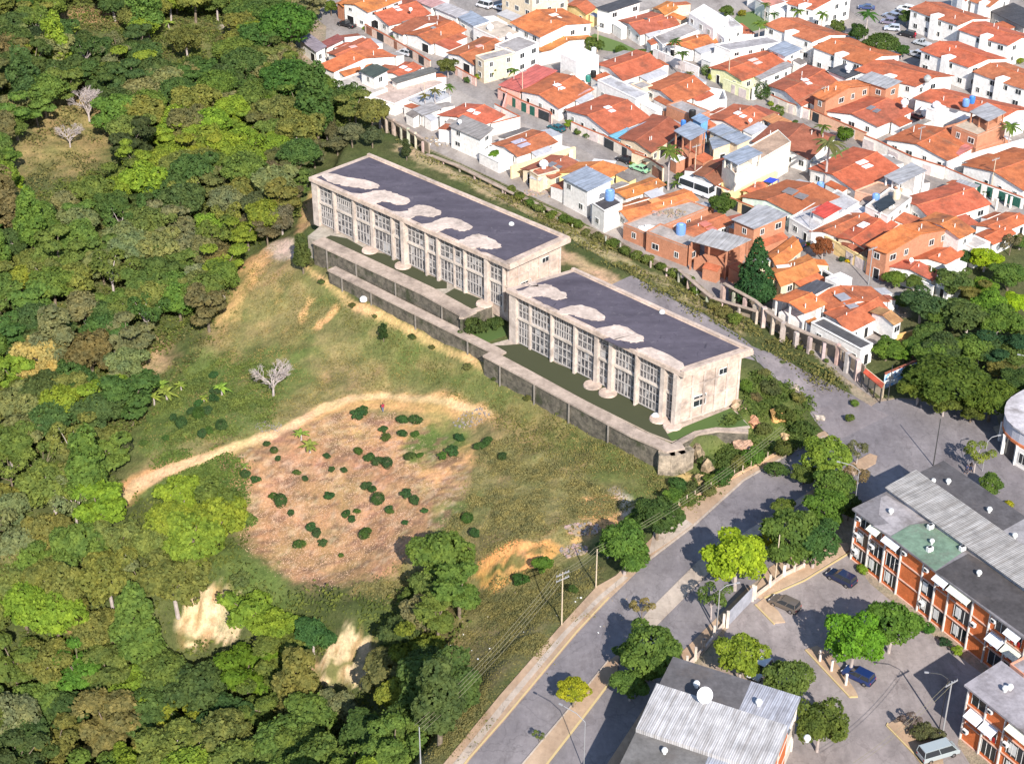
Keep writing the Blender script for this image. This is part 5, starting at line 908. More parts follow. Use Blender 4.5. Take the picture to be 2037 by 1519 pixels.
# annexes: every yard in the town is half roofed over, so houses carry lean-tos on their free sides
def seg(p, a, b):
    d = b-a; t = max(0, min(1, (p-a).dot(d)/max(1e-6, d.dot(d)))); return (p-a-d*t).length
def annexes():
    rr = random.Random(21); occ = [[(p.x, p.y) for p in q[0]] for q in HQ]; strs = STREETS; n_ = 0
    boxes = [(min(p[0] for p in o), max(p[0] for p in o), min(p[1] for p in o), max(p[1] for p in o)) for o in occ+strs]; allp = occ+strs
    def hit(x, y, skip):
        for k, (o, bb) in enumerate(zip(allp, boxes)):
            if k == skip or not (bb[0] <= x <= bb[1] and bb[2] <= y <= bb[3]): continue
            if pin_(x, y, o): return True
        return False
    def pin_(x, y, pl):
        r = False; n = len(pl)
        for i in range(n):
            x0, y0 = pl[i]; x1, y1 = pl[(i+1) % n]
            if (y0 > y) != (y1 > y) and x < (x1-x0)*(y-y0)/(y1-y0)+x0: r = not r
        return r
    base = list(enumerate(HQ))
    for rep in range(3):
      for k, (q, root, z0, h, rc, wc, wm) in base:
        if root is None or z0 > .5 or root.name.startswith(('apart', 'terrace', 'awning', 'lean', 'porch')): continue
        for s in range(4):
            a, b = q[s], q[(s+1) % 4]; e = b-a; L = e.length; e = Vector((e.x, e.y, 0))/L; n = Vector((e.y, -e.x, 0)); c0 = (q[0]+q[2])/2
            if n.dot(a-c0) < 0: n = -n
            for dep in (rr.uniform(3.5, 5.5), 2.6, 1.7):
                f0 = rr.uniform(0, .5); f1 = rr.uniform(f0+.3, 1); A = a+e*L*f0; Bv = a+e*L*f1
                if (Bv-A).length < 2: continue
                pts = [A.lerp(Bv, i/5)+n*(.25+dep*j/4) for i in range(6) for j in range(5)]
                if any(hit(p.x, p.y, k) for p in pts) or any(seg(Vector((p.x, p.y, 0)), w0, w1) < .45 for p in pts for w0, w1 in WALLS): continue
                if not all(pin_(p.x, p.y, TOWNP) for p in pts): continue
                hh = min(rr.uniform(2.5, 3.1), h-.5); V = root.location; Q = [A+n*.15, Bv+n*.15, Bv+n*(dep+.1), A+n*(dep+.1)]; Q = [Vector((p.x-V.x, p.y-V.y, 0)) for p in Q]
                if Q[1].cross(Q[2]).z < Q[0].cross(Q[3]).z: pass
                ar = sum(Q[i].x*Q[(i+1) % 4].y-Q[(i+1) % 4].x*Q[i].y for i in range(4)); hi = [hh+.45, hh+.45, hh, hh]
                if ar < 0: Q = Q[::-1]; hi = hi[::-1]
                mat, col = rr.choices([('tile', tuple(x*rr.uniform(.75, 1.05) for x in rc) if rc[0] > .25 and rc[1] < .3 else TERR), ('concrete', (0.36, 0.33, 0.31)), ('metal', (0.42, 0.42, 0.44)), ('plaster', (0.7, 0.68, 0.66)), ('concrete', (0.2, 0.18, 0.17))], [5, 2, 2, 1, 1])[0]
                mb = MB(); cc = sum(Q, Vector())/4; I = [p+(cc-p)*.06 for p in Q]; mb.hexa([(p.x, p.y, -.3) for p in I], [(p.x, p.y, z-.12) for p, z in zip(I, hi)]); an = mb.build('annex', MAT[wm], root, color=wc)
                mb = MB(); mb.hexa([(p.x, p.y, z-.12) for p, z in zip(Q, hi)], [(p.x, p.y, z) for p, z in zip(Q, hi)]); mb.build('annex_roof', MAT[mat], an, color=col)
                wq = [Vector((p.x+V.x, p.y+V.y, 0)) for p in Q]; o = [(p.x, p.y) for p in wq]; allp.append(o); boxes.append((min(p[0] for p in o), max(p[0] for p in o), min(p[1] for p in o), max(p[1] for p in o))); n_ += 1
                break
    print('annexes', n_)
# plot with white posts
mb = MB(); mb.prism([KP(4, p) for p in [(1500,262),(1660,335),(2010,205),(1860,140)]], 0.0, .12); tag(mb.build('concrete_slab', MAT['concrete'], color=(0.42,0.39,0.36)), 'bare concrete slab of the unbuilt plot with white posts', 'slab')
k = 0
for (x, y) in [(1555,270),(1635,305),(1620,240),(1700,275),(1695,215),(1775,255),(1752,190),(1835,228),(1812,165),(1897,200),(1930,215),(1870,150)]:
    p = KP(4, (x, y), .12); mb = MB(); mb.box((p.x, p.y, 1.3), (.42, .42, 2.4)); mb.box((p.x, p.y, 2.56), (.5, .5, .1)); k += 1
    tag(mb.build('concrete_post', MAT['plaster'], color=(0.7,0.66,0.6)), 'white concrete post standing on the bare slab of the unbuilt plot', 'post', 'posts on the unbuilt plot')
STREETS.append([tuple(KP(4, p)[:2]) for p in [(1480,250),(1650,350),(2030,215),(1860,120)]]); STREETS.append([tuple(KP(4, p)[:2]) for p in [(930,1290),(1090,1430),(1350,1230),(1250,1150)]])
TOWNP = [tuple(P(u, v)[:2]) for u, v in [(690,20),(655,110),(650,150),(665,180),(705,205),(800,262),(960,335),(1120,410),(1300,505),(1480,605),(1600,670),(1700,720),(1740,700),(1790,630),(1850,550),(1960,470),(2037,420),(2037,20),(1900,-20),(900,-20)]]
annexes()
# rooftop tanks
def tank(c, p, h, col, lab, r=.75, hh=1.3, dome=False):
    q = KP(c, p, h); mb = MB(); root = thing('water_tank', lab, 'water tank', (q.x, q.y, h), group='rooftop water tanks')
    if dome: mb.lathe((0, 0, 0), [(r*.5, -.5), (r*.55, 0), (r*.95, .25), (r, .7), (r*.8, 1.05), (r*.3, 1.25)], 16)
    else: mb.lathe((0, 0, 0), [(r*.86, -.3), (r*.94, 0), (r, hh*.5), (r*.96, hh), (r*.9, hh+.06)], 16)
    mb.build('body', MAT['paint'], root, color=col, smooth=False); mb = MB(); mb.lathe((0, 0, hh+.06 if not dome else 1.24), [(r*.5, 0), (r*.45, .12), (.1, .16)], 12); mb.build('lid', MAT['paint'], root, color=col if dome else tuple(min(1, x*1.4+.05) for x in col))
TB = (0.16, 0.3, 0.6); TW_ = (0.82, 0.82, 0.82)
for a in [(3,(718,660),4.9,TB,'large blue water tank on the small dark flat roof',1.0,1.8),(3,(1195,890),4.3,TB,'large blue water tank on the unfinished brick house',1.0,1.8),
 (2,(1715,575),6.6,TB,'left of two blue tanks on the roof garden house',.8,1.2),(2,(1748,560),6.6,(0.05,0.2,0.55),'right, darker of two blue tanks on the roof garden house',.7,1.2),
 (2,(915,1030),3.4,TB,'blue water tank behind the dark brown tiled roof',.8,1.0),(3,(1212,165),6,(0.05,0.18,0.5),'small blue tank beside the blue tank hut',.6,1.0),
 (3,(1272,110),4.9,(0.02,0.02,0.02),'black tank on the brick house, mid town',.8,1.5),(1,(1635,290),6.1,TW_,'white water tank on the plain white cube house',.6,.9),(1,(1632,425),3.2,(0.02,0.02,0.02),'black tank beside the plain white cube house',.7,1.2),
 (1,(1602,450),2.8,(0.04,0.2,0.16),'green tank beside the black tank at the white cube house',.65,1.1),(4,(1030,150),5.1,TB,'blue square looking tank behind the black awning',.8,.8),(4,(1168,145),5.1,(0.72,0.6,0.42),'cream water tank on the white block house',.8,1.4)]:
    tank(*a)
for a in [(1,(1055,165),4.1,TW_,'white dome tank on the cream flat roof',.9),(1,(1163,215),4.5,TW_,'white dome tank beside the beige flat roofed house',.85),(1,(340,375),6.4,TW_,'left white dome tank over the dark green roof',.8),(1,(412,360),6.4,TW_,'right white dome tank over the dark green roof',.8),
 (3,(275,440),4.2,TW_,'white dome tank on the small red brown roof',1.0),(2,(1070,385),6.2,TW_,'white dome tank on the black roofed house',.9),(2,(1553,590),6.1,TW_,'white dome tank on the slim white tower',1.0),(2,(1378,575),5,TW_,'white dome tank below the grey roofed brick storey',.9),(2,(1503,445),7,(0.35,0.37,0.36),'grey dome tank on a terrace beside the very long roof',.9)]:
    tank(*a, dome=True)
# small red-brown flat roof
house(3, (180,475), (235,510), (382,470), 3.6, f_, (0.4,0.16,0.11), CRM, 'small red brown flat roof carrying a white dome tank', win=True)
def tarp(c, pts, h, col, lab):
    mb = MB(); mb.prism([KP(c, p, h) for p in pts], h-.06, h); 
    for p in pts: q = KP(c, p, h); mb.tube((q.x, q.y, 0), (q.x, q.y, h-.07), .05, .05, 6)
    tag(mb.build('tarpaulin', MAT['paint'], color=col), lab, 'tarpaulin')
tarp(4, [(275,35),(320,8),(378,22),(335,48)], 3.2, (0.02,0.06,0.5), 'deep blue tarpaulin beside the yellow side wall')
# bus shelter and mural wall on the junction
p4 = [KP(4, q, 3.0) for q in ((945,1318),(1070,1422),(1087,1392),(962,1290))]
sh = thing('bus_shelter', 'small red tiled shelter beside the junction', 'shelter'); mb = MB(); mb.prism([(p.x, p.y) for p in p4], 2.85, 3.0); mb.build('roof', MAT['tile'], sh, color=(0.55,0.1,0.05))
for s in (0, .33, .66, 1):
    p = p4[0].lerp(p4[1], s); mb = MB(); mb.box((p.x, p.y, 1.4), (.18, .18, 2.88)); mb.build('post', MAT['dark'], sh)
mb = MB(); mb.prism([(p.x, p.y) for p in (p4[3], p4[2], p4[2]+Vector((.2,.3,0)), p4[3]+Vector((.2,.3,0)))], 0, 2.84); mb.build('wall', MAT['plaster'], sh, color=CRM)
def mural():
    m, nt, b = M_('mural'); n = noise(nt, .9, 3, .5, 'World'); c = ramp(nt, n, .42, .5, (0.18, 0.42, 0.75), (0.75, 0.8, 0.85)); n2 = noise(nt, 1.5, 3, .5, 'World', (1, 1, 2))
    c = mixc(nt, ramp(nt, n2, .6, .63), c, (0.6, 0.42, 0.2)); n3 = noise(nt, 2.3, 2, .5, 'World'); c = mixc(nt, ramp(nt, n3, .66, .68), c, (0.03, 0.05, 0.12)); nt.links.new(c, b.inputs['Base Color']); b.inputs['Roughness'].default_value = .9; MAT['mural'] = m
mural()
mw = thing('mural_wall', 'wall painted with a blue and white mural beside the red shelter', 'wall'); mb = MB(); a, b = KP(4, (1092,1330), 3.0), KP(4, (1330,1230), 3.0); s = Vector((0, .35, 0)); mb.prism([a, b, b+s, a+s], -.2, 2.9); mb.build('wall', MAT['mural'], mw)
mb = MB(); s0 = Vector((0, -.12, 0)); mb.prism([a+s0, b+s0, b+s*1.3, a+s*1.3], 2.903, 3.05); mb.build('coping', MAT['tile'], mw, color=TERB)
# ---------------------------------------------------------------- brick apartment blocks
FB = (0.62, 0.17, 0.055)
def cowl(root, p, z, s=1.0):
    mb = MB(); mb.lathe((p.x, p.y, z), [(.22*s, 0), (.22*s, .35*s), (.42*s, .45*s), (.45*s, .7*s), (.3*s, .95*s), (.1*s, 1.02*s)], 14); mb.build('roof_vent', MAT['frame'], root)
def acunit(root, p, z, rz):
    mb = MB(); mb.box((p.x, p.y, z+.38), (.9, .55, .7), rz, 0); mb.box((p.x, p.y, z+.76), (.6, .35, .05), rz, 1); mb.build('air_conditioner', [MAT['frame'], MAT['dark']], root)
def block(lab, L, Bp, T, zr, z0, strips, patches, nstore=3, ext=1.0, seed=1):
    l, b, t = P(*L, zr), P(*Bp, zr), P(*T, zr); b = l+(b-l)*ext; e1, e2 = b-l, t-l; L1, L2 = e1.length, e2.length; d1, d2 = e1/L1, e2/L2; rr = random.Random(seed)
    root = thing('apartment_block', lab, 'apartment block'); r = b+e2
    i = .6; q = [l+(d1+d2)*i, b+(d2-d1)*i, r-(d1+d2)*i, t+(d1-d2)*i]; mb = MB(); mb.prism(q, -.3, zr-.3); mb.build('wall', MAT['brick'], root, color=FB)
    for s0, s1, dz, kind, col in strips:
        a, c_, e, f = l+e2*s0, b+e2*s0, b+e2*s1, l+e2*s1; 
        if kind == 'cor':
            mb = MB(); mb.prism([a, c_, e, f], zr-.29, zr+dz-.25, 0); mb.build('roof_kerb', MAT['concrete'], root, color=(0.33, 0.33, 0.36))
            mb = MB(); mb.hexa([(p.x, p.y, z) for p, z in zip((a-d1*.15-d2*.35, c_-d2*.35, e, f-d1*.15), (zr+dz-.2, zr+dz-.2, zr+dz+.25, zr+dz+.25))], [(p.x, p.y, z) for p, z in zip((a-d1*.15-d2*.35, c_-d2*.35, e, f-d1*.15), (zr+dz-.1, zr+dz-.1, zr+dz+.35, zr+dz+.35))])
            o = mb.build('roof_sheets', MAT['corrugated'], root, color=col); uvplane(o, d1, d2, None)
        else:
            mb = MB(); mb.prism([a, c_, e, f], zr-.28, zr+dz); mb.build('roof', MAT['concrete'], root, color=col)
    k = .004
    for c, pts, col, dz in patches:
        mb = MB(); k += .004; mb.prism([P(*K(c, *p), zr+dz) for p in pts], zr+dz-.05, zr+dz+k); mb.build('roof_patch', MAT['concrete'], root, color=col)
    # facade
    o, dd, nn, LL = wallframe(q[0], q[1], -d2); fh = zr/nstore; x = 0; bays = []
    while x < LL-1.5:
        w_ = rr.choice([2.6, 3.2, 3.2, 4.4]); bays.append((x, min(x+w_, LL))); x += w_
    for j, (a, c_) in enumerate(bays):
        mb = MB(); pbox(mb, o, dd, nn, a-.08, a+.08, -.3, zr-.3, 0, .3); mb.build('column', MAT['plaster'], root, color=(0.62, 0.6, 0.58))
        for s in range(nstore):
            z = s*fh; m = (a+c_)/2; w_ = c_-a
            solid = (j % 4 == 3) or rr.random() < .24
            if not solid:
                ww = w_*rr.uniform(.62, .9); cx = a+.2+ww/2 if j % 2 else c_-.2-ww/2
                mb = MB(); pbox(mb, o, dd, nn, cx-ww/2, cx+ww/2, z+.55, z+fh-.25, -.1, .04, 0)
                for q_ in range(int(ww/.8)+1): xx = cx-ww/2+ww*q_/max(1, int(ww/.8)); pbox(mb, o, dd, nn, xx-.03, xx+.03, z+.55, z+fh-.25, .04, .09, 1)
                if rr.random() < .4: pbox(mb, o, dd, nn, cx-ww*.4, cx-ww*.05, z+.9, z+fh-.5, .042, .07, 1)
                mb.build('window', [MAT['glass'], MAT['frame']], root)
                if s > 0 and rr.random() < .6:
                    mb = MB(); zt = z+fh-.2; A = o+dd*(cx-ww/2-.1)+nn*.1; Bq = o+dd*(cx+ww/2+.1)+nn*.1; n_ = int(ww/.25)+2
                    for q_ in range(n_):
                        f0, f1 = q_/n_, (q_+.86)/n_; pa, pb = A.lerp(Bq, f0), A.lerp(Bq, f1)
                        Q = [(pa.x, pa.y, zt), (pb.x, pb.y, zt), (pb.x+nn.x*1.25, pb.y+nn.y*1.25, zt-.75), (pa.x+nn.x*1.25, pa.y+nn.y*1.25, zt-.75)][::-1]
                        mb.hexa([(x_, y_, z_-.04) for x_, y_, z_ in Q], Q)
                    mb.build('awning', MAT['paint'], root, color=rr.choice([(0.8, 0.8, 0.82), (0.74, 0.76, 0.82), (0.72, 0.72, 0.6)]))
                    if rr.random() < .35:
                        mb = MB()
                        for q_ in range(4): xx = cx-ww/2+ww*(q_+.3)/4; pbox(mb, o, dd, nn, xx, xx+.35, z+.7, z+1.5, .3, .34, q_ % 2)
                        mb.build('laundry', [MAT['frame'], MAT['red_light']], root)
            if rr.random() < .3:
                mb = MB(); pbox(mb, o, dd, nn, a+.35, a+1.1, z+1.6, z+2.15, .05, .5, 0); pbox(mb, o, dd, nn, a+.45, a+.95, z+1.7, z+2.05, .5, .52, 1); mb.build('air_conditioner', [MAT['frame'], MAT['dark']], root)
        # grey pipe
    for s in range(nstore+1):
        mb = MB(); pbox(mb, o, dd, nn, 0, LL, s*fh-.06-(.4 if s == nstore else 0), s*fh+.06-(.4 if s == nstore else 0), 0, .2); mb.build('floor_band', MAT['plaster'], root, color=(0.6, 0.4, 0.32))
    # side wall toward the road
    o, dd, nn, LL = wallframe(q[0], q[3], -d1); mb = MB()
    for s in range(nstore): pbox(mb, o, dd, nn, 0, LL, s*fh-.1, s*fh+.1, 0, .08)
    mb.build('floor_band', MAT['plaster'], root, color=(0.66, 0.5, 0.42))
    return root, l, d1, d2
CG = (0.27, 0.25, 0.26)
b1, l, d1, d2 = block('long orange brick apartment block with awnings and mixed grey and green roof', (1695,1011), (1861,1136), (1876,921), 9.0, 0,
 [(0, .37, 0, 'c', (0.21,0.2,0.21)), (.37, .69, .9, 'cor', (0.42,0.40,0.38)), (.69, 1, .5, 'c', (0.1,0.095,0.1))],
 [(7, [(1065,975),(1100,960),(1390,1120),(1260,1158),(1130,1230),(1010,1165),(1120,1150),(1050,1090)], (0.36,0.34,0.35), 0), (7, [(1130,1238),(1260,1158),(1380,1148),(1645,1318),(1430,1468)], (0.17,0.26,0.19), 0),
  (7, [(1432,1472),(1560,1400),(1650,1352),(1800,1440),(2300,1790),(2100,1950)], (0.075,0.07,0.072), 0), (7, [(1860,1212),(2025,1120),(2200,1220),(2060,1330)], (0.3,0.29,0.3), .5)], ext=2.5, seed=3)
for x, y, z in ((1130,1085,9), (1405,1285,9), (1515,885,9.5), (1790,1075,9.5), (1415,880,9.5), (1720,1500,9), (1960,1250,9.5)): cowl(b1, KP(7, (x, y), z), z, .9 if x > 1420 or x < 1200 else .8)
for x, y in ((1395,1185), (1390,1335), (1610,1330)): acunit(b1, KP(7, (x, y), 9), 9, .5)
b2, *_ = block('orange brick apartment block in the bottom right corner with grey roof', (1918,1361), (2037,1457), (1992,1313), 9.0, 0, [(0, 1, 0, 'c', (0.33,0.31,0.33))], [], ext=2.2, seed=8)
house(8, (1955,735), (2037,800), (2150,740), 8.6, f_, (0.38,0.36,0.38), (0.62,0.3,0.2), 'grey roofed rear part of the corner apartment block', win=False, cat='apartment block', name='apartment_block')
for x, y in ((1955,880), (1925,890)): cowl(b2, KP(8, (x, y), 9), 9, .9)
# bottom centre block: three roof strips running to the right
t, r_, l_ = P(1339,1305,9), P(1593,1385,9), P(1215,1552,9); e1 = r_-t; e2 = l_-t; d1 = e1.normalized(); d2 = e2.normalized(); root = thing('apartment_block', 'apartment block with weathered silver corrugated roof at the bottom of the photo', 'apartment block')
E2 = e2*1.5; b_ = t+e1+E2; i = .4; mb = MB(); q = [t+(d1+d2)*i, t+e1+(d2-d1)*i, b_-(d1+d2)*i, t+E2+(d1-d2)*i]; mb.prism(q, -.3, 8.45); mb.build('wall', MAT['brick'], root, color=(0.66, 0.6, 0.52))
S = e2.length
def strip(a, b2_, z, kind, col, dz0=0, dz1=0, s0=0, s1=1, z0=8.5):
    Q = [t+e1*s0+d2*a, t+e1*s1+d2*a, t+e1*s1+d2*b2_, t+e1*s0+d2*b2_][::-1]; zz = [z+dz1, z+dz1, z+dz0, z+dz0]; mb = MB(); mb.hexa([(p.x, p.y, z0) for p in Q], [(p.x, p.y, h) for p, h in zip(Q, zz)])
    if kind == 'cor': o = mb.build('roof_sheets', MAT['corrugated'], root, color=col); uvplane(o, d1, d2, None)
    else: mb.build('roof', MAT['concrete'], root, color=col)
a1 = (P(1305,1372,9)-t).length; a2 = (P(1271,1447,9.6)-t).length
strip(0, a1, 9, 'c', (0.12,0.115,0.12), s1=.62); strip(0, a1*.98, 9, 'cor', (0.45,0.46,0.52), s0=.62)
strip(a1, a2, 9.7, 'cor', (0.56,0.55,0.56), .5, -.3); strip(a2, S*1.5, 8.8, 'c', (0.16,0.155,0.15), s1=.55); strip(a2, S*1.5, 8.83, 'cor', (0.42,0.45,0.52), s0=.551)
o, dd, nn, LL = wallframe(q[1], q[2], d1)
mb = MB(); pbox(mb, o, dd, nn, LL*.12, LL*.38, .3, 8.4, .0, .1); mb.build('brick_panel', MAT['brick'], root, color=FB); mb = MB()
for z in (3, 6): pbox(mb, o, dd, nn, 0, LL, z-.1, z+.1, 0.0, .16)
for k in range(4): pbox(mb, o, dd, nn, LL*k/4, LL*k/4+.25, -.3, 8.6, 0, .2)
mb.build('floor_band', MAT['plaster'], root, color=(0.7,0.66,0.6))
for x, y, z in ((140,865,9), (500,970,9.1), (780,1180,9)): cowl(root, KP(8, (x, y), z), z, 1)
cowl(root, KP(9, (1510,1455), 8.9), 8.8, .9)
def dish(c, p, z, r, lab, col=(0.8,0.8,0.8)):
    q = KP(c, p, z); root = thing('satellite_dish', lab, 'satellite dish', (q.x, q.y, z)); mb = MB(); mb.tube((0, 0, 0), (0, 0, r*1.6), .06, .06, 8); mb.build('mast', MAT['frame'], root)
    mb = MB(); n = 18; ax = Vector((.25, -.8, .55)).normalized(); a = ax.orthogonal().normalized(); b = ax.cross(a); c0 = Vector((0, 0, r*1.8)); k = 0; rings = []
    for s in (0.01, .5, .85, 1):
        for i in range(n): t_ = 2*math.pi*i/n; v = c0+(a*math.cos(t_)+b*math.sin(t_))*r*s+ax*(s*s*.28*r); mb.v.append(tuple(v))
    for k in range(3):
        for i in range(n): j = (i+1) % n; mb.f.append([k*n+i, k*n+j, (k+1)*n+j, (k+1)*n+i]); mb.m.append(0)
    mb.build('reflector', MAT['lamp_white'], root, smooth=True); mb = MB(); mb.tube(c0, c0+ax*r*.9, .03, .02, 6); mb.build('feed_arm', MAT['frame'], root)
dish(8, (180,975), 9.7, 1.05, 'large white satellite dish on the silver corrugated roof')
for c, p, z, s in ((1,(610,70),4.3,'a terracotta roof near the top left'), (2,(490,1005),7,'the long cream building'), (2,(530,680),4.2,'the roof edge beside the orange awning'), (4,(1265,590),4,'the low roof in front of the long brick house'), (1,(885,700),5.6,'the weathered grey roof')): dish(c, p, z, .45, 'small white satellite dish on '+s)
# rounded commercial building at the right edge
rb = thing('corner_building', 'grey roofed building with rounded corner and white columns at the right edge', 'building')
pr = [P(*K(7, x, y), 6.5) for x, y in ((2200,150),(2025,250),(1985,272),(1940,300),(1910,332),(1896,370),(1894,410),(1910,455),(1950,495),(2000,530),(2200,640),(2600,700),(2600,200))]
mb = MB(); mb.prism(pr, 6.2, 6.5); mb.build('roof', MAT['concrete'], rb, color=(0.5,0.48,0.5)); cx = sum((p for p in pr), Vector())/len(pr)
mb = MB(); mb.prism([p.lerp(cx, .07) for p in pr], -.3, 6.19); mb.build('wall', MAT['glass'], rb); mb = MB(); mb.prism([p.lerp(cx, .02) for p in pr], 3.6, 4.1); mb.build('canopy', MAT['paint'], rb, color=(0.62,0.2,0.08))
mb = MB(); mb.prism([p.lerp(cx, .035) for p in pr], 4.11, 6.17); mb.build('fascia', MAT['paint'], rb, color=(0.5,0.5,0.55))
for i in (3, 5, 7, 9): p = pr[i].lerp(cx, .03); mb = MB(); mb.box((p.x, p.y, 1.75), (.5, .5, 3.7)); mb.build('column', MAT['plaster'], rb, color=WHT)
o, dd, nn, LL = wallframe(pr[9].lerp(cx, .05), pr[10].lerp(cx, .05), Vector((0, -1, 0))); mb = MB(); pbox(mb, o, dd, nn, 0, LL, -.3, 3.5, 0, .3); mb.build('front_wall', MAT['plaster'], rb, color=WHT)
for k in range(3): window(rb, o+nn*.3, dd, nn, 1.5+k*2.2, .9, 1.4, 1.8)
# parking fence and gate
fw = thing('fence', 'low concrete fence with posts between the parking lot and the avenue', 'fence'); mb = MB()
fp = [P(1366,1325,.5), P(1400,1290,.5), P(1440,1240,.5)]; fq = [P(1502,1184,.6), P(1560,1140,.6), P(1600,1122,.6)]
for a, b in list(zip(fp[:-1], fp[1:]))+list(zip(fq[:-1], fq[1:])):
    d = (b-a).normalized(); s = Vector((-d.y, d.x, 0))*.15; mb.prism([a-s, b-s, b+s, a+s], -.1, .7)
mb.build('base_wall', MAT['concrete'], fw, color=(0.6,0.5,0.42))
for a, b in list(zip(fp[:-1], fp[1:]))+list(zip(fq[:-1], fq[1:])):
    for s in (0, .5, .98):
        p = a.lerp(b, s); mb = MB(); mb.box((p.x, p.y, 1.1), (.35, .35, 2.4)); mb.build('post', MAT['concrete'], fw, color=(0.68,0.6,0.52))
gt = thing('gate', 'sliding grey metal gate of the parking lot', 'gate'); a, b = P(1447,1236,1.0), P(1497,1184,1.0); d = (b-a).normalized(); s = Vector((-d.y, d.x, 0)); mb = MB(); mb.prism([a-s*.05, b-s*.05, b+s*.05, a+s*.05], .15, 2.6)
for k in range(24): p = a.lerp(b, (k+.5)/24); mb.box((p.x, p.y, 1.35), (.07, .22, 2.4), math.atan2(d.y, d.x))
mb.build('panel', MAT['metal'], gt, color=(0.36,0.37,0.42))
for p in (a, b): mb = MB(); mb.box((p.x, p.y, 1.4), (.4, .4, 2.9)); mb.build('post', MAT['concrete'], gt, color=(0.68,0.6,0.52))
# pavement fence on the hillside of the avenue
pf = thing('fence', 'broken low fence of thin posts along the hillside pavement', 'fence'); mb = MB(); a0 = [P(1350,1008,.0), P(1460,950,.0), P(1575,888,.0)]
for a, b in zip(a0[:-1], a0[1:]):
    n = 7
    for k in range(n): p = a.lerp(b, k/n); mb2 = MB(); mb2.box((p.x, p.y, .75), (.14, .14, 1.5)); mb2.build('post', MAT['concrete'], pf, color=(0.5,0.4,0.32))
    d = (b-a).normalized(); s = Vector((-d.y, d.x, 0))*.2; mb.prism([a-s, b-s, b+s, a+s], -.1, .45)
mb.build('base_wall', MAT['concrete'], pf, color=(0.58,0.4,0.25))
# ---------------------------------------------------------------- trees and plants
def quadleaves(pos, nrm, size, rg, asp=0.7):
    n = len(pos); up = rg.normal(size=(n, 3)); a = np.cross(nrm, up); a /= np.linalg.norm(a, axis=1, keepdims=True)+1e-9; b = np.cross(nrm, a); b /= np.linalg.norm(b, axis=1, keepdims=True)+1e-9
    s = size[:, None]; v = np.stack([pos+a*s, pos+b*s*asp, pos-a*s, pos-b*s*asp], 1).reshape(-1, 3); f = np.arange(n*4).reshape(-1, 4); return v, f
def crownmesh(seed, lobes, n, size, jag=.25, upb=.35):
    rg = np.random.default_rng(seed); lob = np.array(lobes); w_ = lob[:, 3]**2*lob[:, 4]**0; w_ = w_/w_.sum(); idx = rg.choice(len(lob), int(n*1.7), p=w_)
    d = rg.normal(size=(len(idx), 3)); d /= np.linalg.norm(d, axis=1, keepdims=True); d[:, 2] = np.where((d[:, 2] < -.35) & (rg.random(len(d)) < .7), -d[:, 2], d[:, 2])
    L = lob[idx]; rad = np.stack([L[:, 3], L[:, 3], L[:, 4]], 1); k = 1-np.abs(rg.normal(size=(len(idx), 1)))*.16+(rg.random((len(idx), 1)) < .06)*.15
    pos = L[:, :3]+d*rad*k
    keep = np.ones(len(pos), bool)
    for q in lob:
        e = (pos-q[:3])/np.array([q[3], q[3], q[4]]); keep &= (e**2).sum(1) > .45
    # gaps
    ph = rg.random(6)*6; g = np.sin(pos[:, 0]*2.1+ph[0])*np.sin(pos[:, 1]*2.3+ph[1])*np.sin(pos[:, 2]*2.2+ph[2]); keep &= ~((g > .38) & (rg.random(len(pos)) < .8))
    pos, d = pos[keep][:n], d[keep][:n]
    nm = d*0.7+rg.normal(size=d.shape)*.45+np.array([0, 0, upb]); nm /= np.linalg.norm(nm, axis=1, keepdims=True)
    return quadleaves(pos, nm, size*rg.uniform(.6, 1.35, len(pos)), rg)
def limbs(mb, base, H, r, lobes, rr, n=None):
    m = Vector((rr.uniform(-.2, .2), rr.uniform(-.2, .2), H*.45)); mb.tube(base, m, r, r*.75, 8, cap=False); top = Vector((m.x*1.6, m.y*1.6, H*.8)); mb.tube(m, top, r*.75, r*.35, 7, cap=False)
    for q in (lobes if n is None else lobes[:n]):
        e = Vector(q[:3]); k = m.lerp(top, rr.uniform(0, .7)); mid = k.lerp(e, .55)+Vector((0, 0, .3)); mb.tube(k, mid, r*.4, r*.25, 6, cap=False); mb.tube(mid, e+Vector((0, 0, q[4]*.3)), r*.25, r*.08, 5, cap=False)
